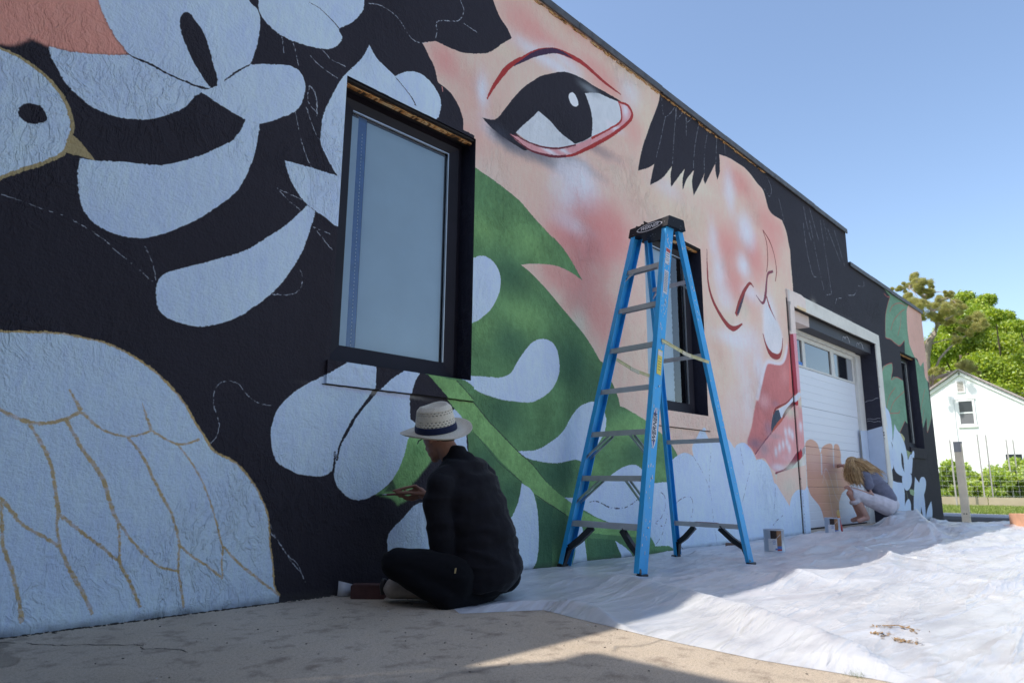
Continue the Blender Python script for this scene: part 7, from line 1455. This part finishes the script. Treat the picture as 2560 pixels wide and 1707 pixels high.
box('pane',HX-.035,HX-.025,wy0,wy1,wz0+.03,mz-.035,simple('insect_screen',(.16,.16,.17),.7,.05),win); box('pane',HX-.035,HX-.025,wy0,wy1,mz+.035,wz1,M['hglass'],win)
vy0,vz0=hpt(2.033,3.98); vy1,vz1=hpt(2.235,4.36); ve=MB(); ve.box(HX-.06,HX-.024,vy0-.06,vy0,vz0-.06,vz1+.06); ve.box(HX-.06,HX-.024,vy1,vy1+.06,vz0-.06,vz1+.06); ve.box(HX-.06,HX-.024,vy0,vy1,vz1,vz1+.06); ve.box(HX-.06,HX-.024,vy0,vy1,vz0-.06,vz0); vt=ve.build('gable_vent',M['trim'],HS)
for k in range(7):
    z=vz0+(vz1-vz0)*(k+.5)/7; m=MB(); m.obox((HX-.04,(vy0+vy1)/2,z),(.012,0,-.012),(0,(vy1-vy0)/2,0),(.003,0,.02)); o=m.build('louvre',simple('louvre_shade',(.55,.5,.47),.7) if k==0 else bpy.data.materials['louvre_shade'],vt)
m=MB(); m.tube([(HX-.05,hpt(2.42,0)[0],1.0),(HX-.05,hpt(2.42,0)[0],5.3)],.025,6); m.build('conduit',M['trim'],HS)
by0,bz0=hpt(.55,1.35); by1,bz1=hpt(1.02,1.66); m=MB(); m.box(HX-.05,HX-.024,by0-.06,by1+.06,bz0-.06,bz1+.06); m.build('basement_window_frame',M['trim'],HS); box('basement_window_pane',HX-.06,HX-.051,by0,by1,bz0,bz1,M['hglass'],HS)
# lawn blades, raised bed, hedge, wire fence, stakes
r=np.random.default_rng(3); n=26000; x=18.0+r.random(n)**1.1*7.5; y=-2+r.random(n)*6.5; h=.05+.05*r.random(n); a=r.random(n)*6.28; vs=np.stack([np.stack([x-.012*np.cos(a),y-.012*np.sin(a),0*x-.055],1),np.stack([x+.012*np.cos(a),y+.012*np.sin(a),0*x-.055],1),np.stack([x+.03*np.sin(a),y+.03*np.cos(a),h-.055],1)],1).reshape(-1,3)
me=bpy.data.meshes.new('grass'); me.vertices.add(3*n); me.vertices.foreach_set('co',vs.ravel().astype(np.float32)); me.loops.add(3*n); me.loops.foreach_set('vertex_index',np.arange(3*n,dtype=np.int32)); me.polygons.add(n); me.polygons.foreach_set('loop_start',np.arange(0,3*n,3,dtype=np.int32)); me.update(calc_edges=True)
g=link('grass',me,leafmat('lawn_blade',[(.16,.22,.03),(.26,.33,.06),(.38,.40,.12)],.3)); tag(g,'short sunlit lawn between the path and the raised bed','grass',kind='stuff')
M['bedwood']=simple('pale_bed_board',(.50,.42,.29),.8,.12,2)
RBD=empty('raised_bed',(25,1,0),'long pale timber edging of the planted bed beyond the lawn','raised bed')
for (xa,ya),(xb,yb) in (((24.3,3.2),(25.05,.9)),((25.05,.88),(26.0,-2.2))):
    d=V(xb-xa,yb-ya,0); L=d.length; d.normalize(); m=MB(); m.obox(((xa+xb)/2,(ya+yb)/2,.09),d*L/2,d.cross(Uv)*.03,V(0,0,.145)); m.build('board',M['bedwood'],RBD)
def along(s_): return V(24.3+.31*s_+.5,3.2-.95*s_,0)
cl=[]; r_=random.Random(6)
for k in range(230):
    s_=r_.uniform(-1.5,5.8); p=along(s_)+V(r_.uniform(.2,1.5),r_.uniform(-.3,.3),0); cl.append((p.x,p.y,r_.uniform(.12,1.10+.20*math.sin(s_*2.3)),r_.uniform(.18,.30)))
HD=empty('hedge',(25.5,1,0),'row of bright green berry bushes growing in the bed before the white house','hedge')
leaves(M['hedge'],'foliage',HD,cl,7500,.032,.7,.1,31)
m=MB()
for k in range(60): c=r_.choice(cl); m.tube([(c[0],c[1],0),(c[0]+r_.gauss(0,.1),c[1]+r_.gauss(0,.1),c[2])],[.012,.005],5)
m.build('stems',M['darkbark'],HD)['kind']='stuff'
FN=empty('wire_fence',(24.9,1,0),'thin wire mesh fence standing in front of the berry bushes','fence')
M['wire']=simple('galvanised_wire',(.68,.69,.68),.5,.1,metal=.3)
m=MB()
for k in range(7): z=.28+k*.15; m.tube([along(-1)+V(-.2,0,z),along(2)+V(-.2,0,z-.03),along(5.5)+V(-.2,0,z+.02)],.0022,4)
m.build('horizontal_wires',M['wire'],FN)
m=MB()
for k in range(44): p=along(-1+k*.15)+V(-.2,0,0); m.tube([p+V(0,0,.22),p+V(0,0,1.2)],.0018,4)
m.build('vertical_wires',M['wire'],FN)
labs=['leftmost grey garden stake behind the square post','tallest grey garden stake left of the pair in front of the white house','grey garden stake close right of the tallest one','grey garden stake left of the low dark house window','grey garden stake farthest right, in front of the low dark house window']
M['stake']=simple('grey_stake',(.38,.36,.34),.7,.1)
for (p,h,tilt),lb in zip((((24.47,1.53),1.9,0),((25.36,.97),2.1,.06),((25.63,.80),2.08,.05),((26.28,.39),1.96,.05),((26.5,.25),1.96,.03)),labs):
    c=V(p[0]-.25,p[1],0); m=MB(); L=V(0,0,1); m.box(-.018,.018,-.018,.018,-.05,h); m.add([(-.018,-.018,h),(.018,-.018,h),(.018,.018,h),(-.018,.018,h),(0,0,h+.03)],[(0,1,4),(1,2,4),(2,3,4),(3,0,4)]); o=m.build('garden_stake',M['stake'],None); o.location=c; tag(o,lb,'stake','garden stakes in the planted bed')
wp=[V(p) for p in DATA['wire']]; m=MB(); m.tube([wp[0]+(wp[0]-wp[1])*1.0]+wp,.02,5); o=m.build('power_line',M['blackplastic'],None); tag(o,'thin overhead cable crossing the trees above the white house roof','cable')
